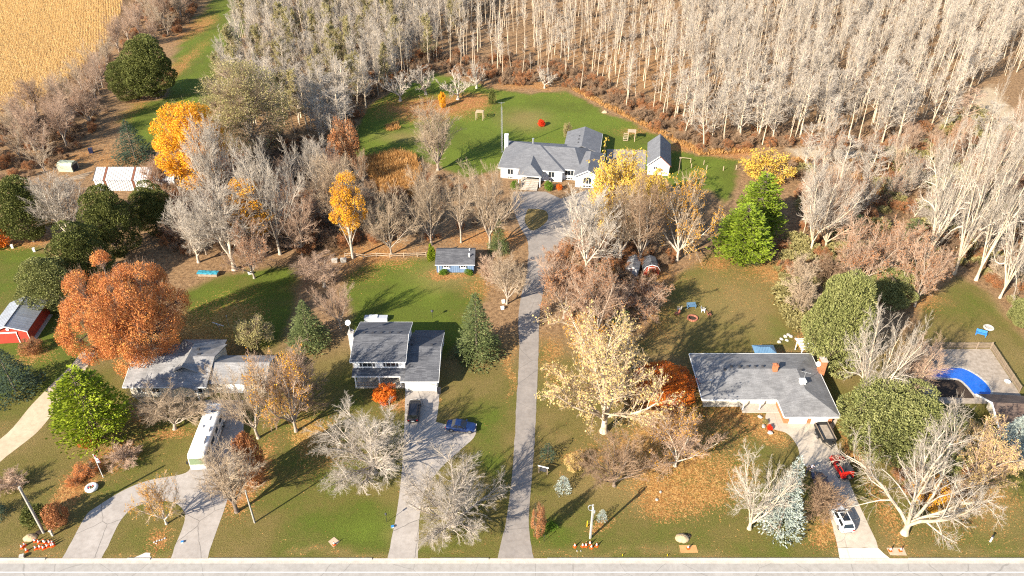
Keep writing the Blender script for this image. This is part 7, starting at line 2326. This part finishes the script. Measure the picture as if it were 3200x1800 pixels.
# teal tarp-covered pile
o = thing('tarp_covered_pile', 'low pile under a teal tarp at the shaded wood edge', 'tarp pile', (*at(652, 860), 0), R(-3))
MB().box(-1.9, 1.9, -.55, .55, 0, .7).build('woodpile', 'weathered_wood', o)
tp_ = MB()
rg = random.Random(3)
G_ = [[(x, y, .78 + rg.uniform(-.05, .07) - .12 * (abs(y) > .6)) for x in np.linspace(-2.05, 2.05, 14)] for y in np.linspace(-.72, .72, 6)]
for j in range(5):
    for i in range(13):
        tp_.poly([G_[j][i], G_[j][i + 1], G_[j + 1][i + 1], G_[j + 1][i]])
tp_.build('tarp', 'teal_tarp', o)
# tarp-covered vehicle shelter behind the cedars
o = thing('tarp_shelter', 'olive tarp-covered box shelter left of the white metal building', 'shelter', (-110.4, 174.0, 0), R(-6))
MB().loft([[(x, y, z) for y, z in ((-1.3, 0), (-1.4, 1.6), (-.7, 2.25), (.7, 2.25), (1.4, 1.6), (1.3, 0))] for x in (-1.9, 1.9)]).build('tarp', 'green_tarp', o)
MB().box(1.905, 1.93, -1.0, 1.0, .05, 1.6).build('end_flap', 'trim_dark', o)
for k in range(6):
    q = tag(MB().box(-2.4, 2.4, -.09, .09, .0, .12).build('plank', 'pale_wood' if k % 2 else 'weathered_wood', None, (-106.8 + k * .25, 168.4 + k * .55, .02 + .02 * k), (0, 0, R(14 + 5 * k))), 'loose plank in the pile in front of the tarp shelter', 'plank', 'plank pile')
# TV tower
o = thing('lattice_tower', 'thin white lattice aerial tower at the left corner of the back house', 'aerial tower', (-2.6, 184.0, 0))
HT = 12.5
legs = [(.22 * math.cos(a), .22 * math.sin(a)) for a in (R(90), R(210), R(330))]
for x, y in legs:
    MB().tube((x, y, 0), (x * .7, y * .7, HT), .035, .03, 6).build('leg', 'galvanised', o)
br = MB()
for k in range(20):
    z = HT * k / 20
    for i in range(3):
        a, b_ = legs[i], legs[(i + 1) % 3]
        f0, f1 = 1 - .3 * k / 20, 1 - .3 * (k + 1) / 20
        br.tube((a[0] * f0, a[1] * f0, z), (b_[0] * f1, b_[1] * f1, z + HT / 20), .02, n=4, cap=False)
br.build('lattice', 'galvanised', o)
MB().tube((0, 0, HT), (0, 0, HT + 1.2), .03, n=6).tube((-.8, 0, HT + 1), (.8, 0, HT + 1), .02, n=5).tube((-.5, -.5, HT + .8), (.5, .5, HT + .8), .02, n=5).build('aerial', 'galvanised', o)
# wooden swing frames / play tower on the back lawn
zp_ = lambda X, Y: (1940 + X / 10.24, 380 + Y / 10.24)
o = thing('play_tower', 'wooden play tower with slatted steps on the back lawn', 'play tower', (*at(*zp_(330, 590)), 0), R(-9))
for sx in (-1, 1):
    for sy in (-1, 1):
        MB().box(-.07, .07, -.07, .07, 0, 2.6).build('post', 'pale_wood', o, (sx * .9, sy * .9, 0))
    MB().box(-.06, .06, -1.0, 1.0, 2.3, 2.45).build('beam', 'pale_wood', o, (sx * .98, 0, 0))
for k in range(9):
    MB().box(-1.1, 1.1, -.1, .1, 2.62, 2.66).build('plank', 'pale_wood', o, (0, -.95 + k * .237, 0))
for k in range(5):
    MB().box(-.55, .55, -.16, .16, .25 + .35 * k, .31 + .35 * k).build('step', 'pale_wood', o, (-1.55, -1.2 + .38 * k, 0))
for x in (-2.12, -.98):
    MB().box(-.05, .05, -1.3, .7, .1, .2).build('stringer', 'pale_wood', o, (x, 0, 0), (R(42), 0, 0))
zq = lambda X, Y: (800 + X / 2.415, Y / 2.415)
o = thing('wooden_frame', 'open pale wooden swing frame near the orange leaf strip', 'frame', (*at(*zq(1690, 900)), 0), R(-9))
for sx in (-1, 1):
    for sy in (-1, 1):
        MB().box(-.07, .07, -.07, .07, 0, 2.3).build('post', 'pale_wood', o, (sx * 1.0, sy * .8, 0))
    MB().box(-.07, .07, -.95, .95, 2.302, 2.42).build('beam', 'pale_wood', o, (sx * 1.0, 0, 0))
    MB().box(-.93, .93, -.07, .07, 2.302, 2.42).build('beam', 'pale_wood', o, (0, sx * .88, 0))
for k in range(5):
    MB().box(-.93, .93, -.05, .05, 2.43, 2.48).build('slat', 'pale_wood', o, (0, -.6 + k * .3, 0))
# split-rail fence
o = thing('rail_fence', 'pale split-rail fence left of the small blue shed', 'fence', (0, 0, 0))
zf = lambda X, Y: (1100 + X / 5.6, 770 + Y / 5.6)
fp = [zf(-120, 195), zf(60, 195), zf(205, 215), zf(430, 190), zf(668, 205), zf(910, 190), zf(1145, 185), zf(1300, 180)]
fw = [at(*p) for p in fp]
for i, (x, y) in enumerate(fw):
    MB().tube((0, 0, -.2), (0, 0, 1.15), .09, .08, 7).build('post', 'pale_wood', o, (x, y, 0))
for i in range(len(fw) - 1):
    a, b_ = fw[i], fw[i + 1]
    for z in (.5, .95):
        MB().tube((a[0], a[1], z + prng.uniform(-.04, .04)), (b_[0], b_[1], z + prng.uniform(-.04, .04)), .065, .055, 6).build('rail', 'pale_wood', o)
# posts and rail right of the white shed
o = thing('post_fence', 'row of short wooden posts with a cross rail right of the white shed', 'fence', (0, 0, 0))
z5_ = lambda X, Y: (1880 + X / 3.15, 380 + Y / 3.15)
pf = [at(*z5_(875, 405)), at(*z5_(1005, 425)), at(2160, 525), at(2208, 530), at(2260, 533), at(2300, 530)]
for x, y in pf:
    MB().tube((0, 0, -.2), (0, 0, 1.2), .1, .09, 7).build('post', 'pale_wood', o, (x, y, 0))
a = at(*z5_(760, 395))
MB().tube((a[0], a[1], 1.25), (pf[0][0], pf[0][1], 1.15), .07, n=6).build('rail', 'pale_wood', o)
o = thing('yard_light_pole', 'dark yard light pole in the shadow of the white shed', 'lamp post', (*at(*z5_(757, 510)), 0))
MB().tube((0, 0, -.1), (0, 0, 4.2), .09, .07, 8).build('shaft', 'weathered_wood', o)
MB().box(-.25, .25, -.08, .08, 4.0, 4.12).build('cross_arm', 'weathered_wood', o)
# basketball-like stop post on the two-storey lawn: small dark garden post
o = thing('bird_feeder', 'small dark bird feeder on a post in the lawn behind the two-storey house', 'bird feeder', (*at(1352, 995), 0))
MB().tube((0, 0, -.1), (0, 0, 1.5), .03, n=6).build('shaft', 'black_metal', o)
MB().lathe([(.05, 1.5), (.22, 1.52), (.22, 1.7), (.3, 1.72), (.03, 1.95)], 8).build('feeder', 'trim_dark', o)
for i, (px, py) in enumerate(((1570, 966), (1573, 946))):
    bin_box('garden_box', ('white box at the lane edge behind the tall spruce', 'second white box a little further up the lane edge')[i], px, py, .6, .5, .5, 'white_paint', 'box', .2)
# white patio table & chairs behind two-storey house
o = thing('patio_cover', 'pale grey covered patio set behind the two-storey house', 'patio set', (*at(1176, 1000), 0), R(0))
MB().box(-2.1, 2.1, -.55, .55, 0, .75).build('cover', 'rv_grey', o)
MB().box(-1.2, .3, -.4, .4, .752, .95).build('cushions', 'white_siding', o)
for i, (px, py) in enumerate(((1046, 819), (1074, 818))):
    bin_box('hive_box', ('left pale box below the rail fence', 'right pale box below the rail fence')[i], px, py, 1.2, .8, .7, 'stone_pale', 'box', .1)
for i, (px, py) in enumerate(((40, 775), (108, 786))):
    bin_box('garden_ornament', ('little white ornament in the leaves at the left edge', 'white box at the cedars by the left lawn')[i], px, py, .45, .4, .8, 'white_paint', 'ornament', .3)
bin_box('lawn_chair_frame', 'small white frame in the shaded lawn', 782, 856, .8, .6, .35, 'white_paint', 'chair', .4)

# fire pit with chairs on the right back lawn
fx, fy = 33.1, 112.5
o = thing('fire_pit', 'round stone-ringed fire pit on the right back lawn', 'fire pit', (fx, fy, 0))
for k in range(16):
    a = 2 * math.pi * k / 16
    MB().box(-.16, .16, -.12, .12, 0, .25).build('stone', 'rusty_chair', o, (.85 * math.cos(a), .85 * math.sin(a), 0), (0, 0, a + 1.57))
MB().lathe([(.72, 0), (.7, .04)], 16).build('ash_bed', 'dark_soil', o)
def lawn_chair(label, x, y, rz, m_, group=None):
    o = thing('garden_chair', label, 'chair', (x, y, 0), rz, group)
    for sx in (-1, 1):
        for sy in (-1, 1):
            MB().box(-.035, .035, -.035, .035, 0, .38).build('leg', m_, o, (sx * .28, sy * .26, 0))
        MB().box(-.04, .04, -.34, .3, .58, .62).build('armrest', m_, o, (sx * .36, 0, 0))
    for k in range(5):
        MB().box(-.32, .32, -.055, .055, .38, .42).build('seat_slat', m_, o, (0, -.26 + k * .13, 0))
    for k in range(5):
        MB().box(-.055, .055, -.02, .02, 0, .65).build('back_slat', m_, o, (-.26 + k * .13, .32, .42), (R(-18), 0, 0))
    return o
lawn_chair('pale garden chair left of the fire pit', 31.0, 114.9, R(-100), 'stone_pale')
lawn_chair('second rust-red garden chair left of the fire pit', 30.4, 113.6, R(-80), 'rusty_chair')
lawn_chair('white garden chair right of the fire pit', 35.5, 114.6, R(70), 'white_paint')
lawn_chair('rust-red garden chair at the right of the fire pit', 36.3, 113.4, R(95), 'rusty_chair')
def bench(name, label, x, y, rz, m_):
    o = thing(name, label, 'bench', (x, y, 0), rz)
    for sx in (-1, 1):
        for sy in (-1, 1):
            MB().box(-.05, .05, -.05, .05, 0, .42).build('leg', m_, o, (sx * .75, sy * .22, 0))
        MB().box(-.05, .05, -.3, .3, .62, .67).build('armrest', m_, o, (sx * .82, 0, 0))
        MB().box(-.04, .04, -.04, .04, .42, .62).build('arm_post', m_, o, (sx * .82, -.24, 0))
    for k in range(4):
        MB().box(-.85, .85, -.06, .06, .42, .46).build('seat_slat', m_, o, (0, -.24 + k * .15, 0))
    for k in range(3):
        MB().box(-.85, .85, -.02, .02, 0, .13).build('back_slat', m_, o, (0, .3 + k * .05, .52 + k * .17), (R(-14), 0, 0))
    return o
bench('garden_bench', 'pale blue garden bench behind the fire pit', 33.5, 115.8, R(8), 'gazebo_blue')
bx, by = at(2940 + 845 / 6.825, 980 + 465 / 6.825)
bench('garden_bench', 'bright blue bench on the pool yard lawn', bx, by, R(-28), 'blue_plastic')
o = thing('stone_ring', 'oval white stone-edged ring beside the bright blue bench', 'fire ring', (*at(2940 + 1018 / 6.825, 980 + 305 / 6.825), 0), R(-15))
MB().torus((0, 0, .08), .72, .2, 26, 8, .9).build('rim', 'stone_pale', o, smooth=True)
MB().lathe([(.6, .02), (.55, .05)], 16).build('sand_bed', 'concrete', o)

# ================================================================ POOL
m, nt, b, out = new_mat('pool_water')
b.inputs['Base Color'].default_value = (0.006, 0.085, 0.42, 1)
b.inputs['Roughness'].default_value = 0.06
b.inputs['Specular IOR Level'].default_value = 0.5
tc = node(nt, 'ShaderNodeTexCoord').outputs['Object']
nt.links.new(mixc(nt, noise(nt, tc, 1.2, 3), (0.004, 0.06, 0.36), (0.012, 0.14, 0.55)), b.inputs['Base Color'])
bumpn(nt, b, noise(nt, tc, 3, 2), .25, .05)
deck = MB().prism([(66.5, 90.0), (82.0, 90.0), (83.2, 103.7), (74.0, 103.7), (66.5, 100.5)], 0.0, .03).build('pool_deck', 'wood_floor')
structure(deck)
PL = spline([(67.0, 97.9), (70.0, 98.3), (73.6, 98.55), (75.8, 98.5), (77.2, 97.0), (77.9, 95.0), (77.8, 93.0), (76.6, 91.6), (74.9, 92.0), (74.6, 94.0), (74.0, 95.7), (72.0, 96.1), (69.3, 96.3), (67.0, 96.2), (67.0, 97.9)], 5)[:-1]
o = thing('swimming_pool', 'kidney-shaped bright blue swimming pool at the right edge', 'pool', (72, 96, 0))
L_ = [(x - 72, y - 96) for x, y in PL]
MB().prism(L_, .032, .045).build('water', 'pool_water', o)
cx_, cy_ = sum(p[0] for p in L_) / len(L_), sum(p[1] for p in L_) / len(L_)
for i in range(0, len(L_)):
    a, b_ = Vector(L_[i]), Vector(L_[(i + 1) % len(L_)])
    d = (b_ - a)
    if d.length < .05:
        continue
    nrm = Vector((d.y, -d.x)).normalized()
    if nrm.dot(a - Vector((cx_, cy_))) < 0 and False:
        nrm = -nrm
    nrm = -nrm if in_poly(np.array([a.x + nrm.x * .1 + d.x / 2]), np.array([a.y + nrm.y * .1 + d.y / 2]), L_)[0] else nrm
    g = d.normalized() * .012
    p = [a + g, b_ - g, b_ - g + nrm * .38, a + g + nrm * .38]
    MB().prism([(q.x, q.y) for q in p], .031, .085).build('coping_stone', 'stone_pale', o)
cover = tag(MB().prism([(68.5, 91.5), (74.3, 91.2), (74.5, 94.6), (73.5, 95.6), (69.0, 95.7)], .031, .06).build('pool_cover', 'dark_soil'), 'dark folded pool cover on the deck inside the pool bend', 'pool cover')
# picket fence of the pool, piece by piece
o = thing('picket_fence', 'grey picket fence around the pool deck', 'fence', (0, 0, 0))
run = [(73.4, 103.85), (83.3, 103.85), (82.25, 92.6)]
pk = MB().box(-.045, .045, -.015, .015, .08, 1.35).mesh('picket', 'weathered_wood')
pkp = MB().box(-.07, .07, -.07, .07, 0, 1.45).mesh('fence_post', 'weathered_wood')
for i in range(2):
    a, b_ = Vector(run[i]), Vector(run[i + 1])
    d = b_ - a
    n = int(d.length / .19)
    rz = math.atan2(d.y, d.x)
    for k in range(n):
        p = a + d * ((k + .5) / n)
        q = bpy.data.objects.new('picket', pk)
        q.location = (p.x, p.y, 0); q.rotation_euler = (0, 0, rz)
        link(q, o)
    for k in range(5):
        p = a + d * (k / 4)
        if i and k == 0:
            continue
        q = bpy.data.objects.new('post', pkp)
        q.location = (p.x - .09 * math.sin(rz) * -1, p.y - .09 * math.cos(rz), 0); q.rotation_euler = (0, 0, rz)
        link(q, o)
    for z in (.35, 1.1):
        MB().box(0, d.length, .018, .06, z, z + .09).build('rail', 'weathered_wood', o, (a.x, a.y, 0), (0, 0, rz))
o = thing('patio_umbrella', 'dusty grey closed-side umbrella over the far corner of the pool deck', 'umbrella', (70.9, 101.0, 0))
MB().tube((0, 0, 0), (0, 0, 2.3), .035, n=8).build('pole', 'galvanised', o)
MB().lathe([(1.75, 1.75), (1.76, 1.8), (.9, 2.25), (.05, 2.5)], 8).build('canopy', 'weathered_wood', o)
o = thing('pool_float', 'small green and white ring table on the pool deck', 'table', (81.2, 94.6, 0))
MB().lathe([(.5, .62), (.5, .67)], 16).build('table_top', 'white_paint', o)
MB().tube((0, 0, .03), (0, 0, .62), .05, n=8).build('leg', 'galvanised', o)
o = lawn_chair('white lounge chair at the left end of the pool deck', 69.6, 100.0, R(30), 'white_paint')
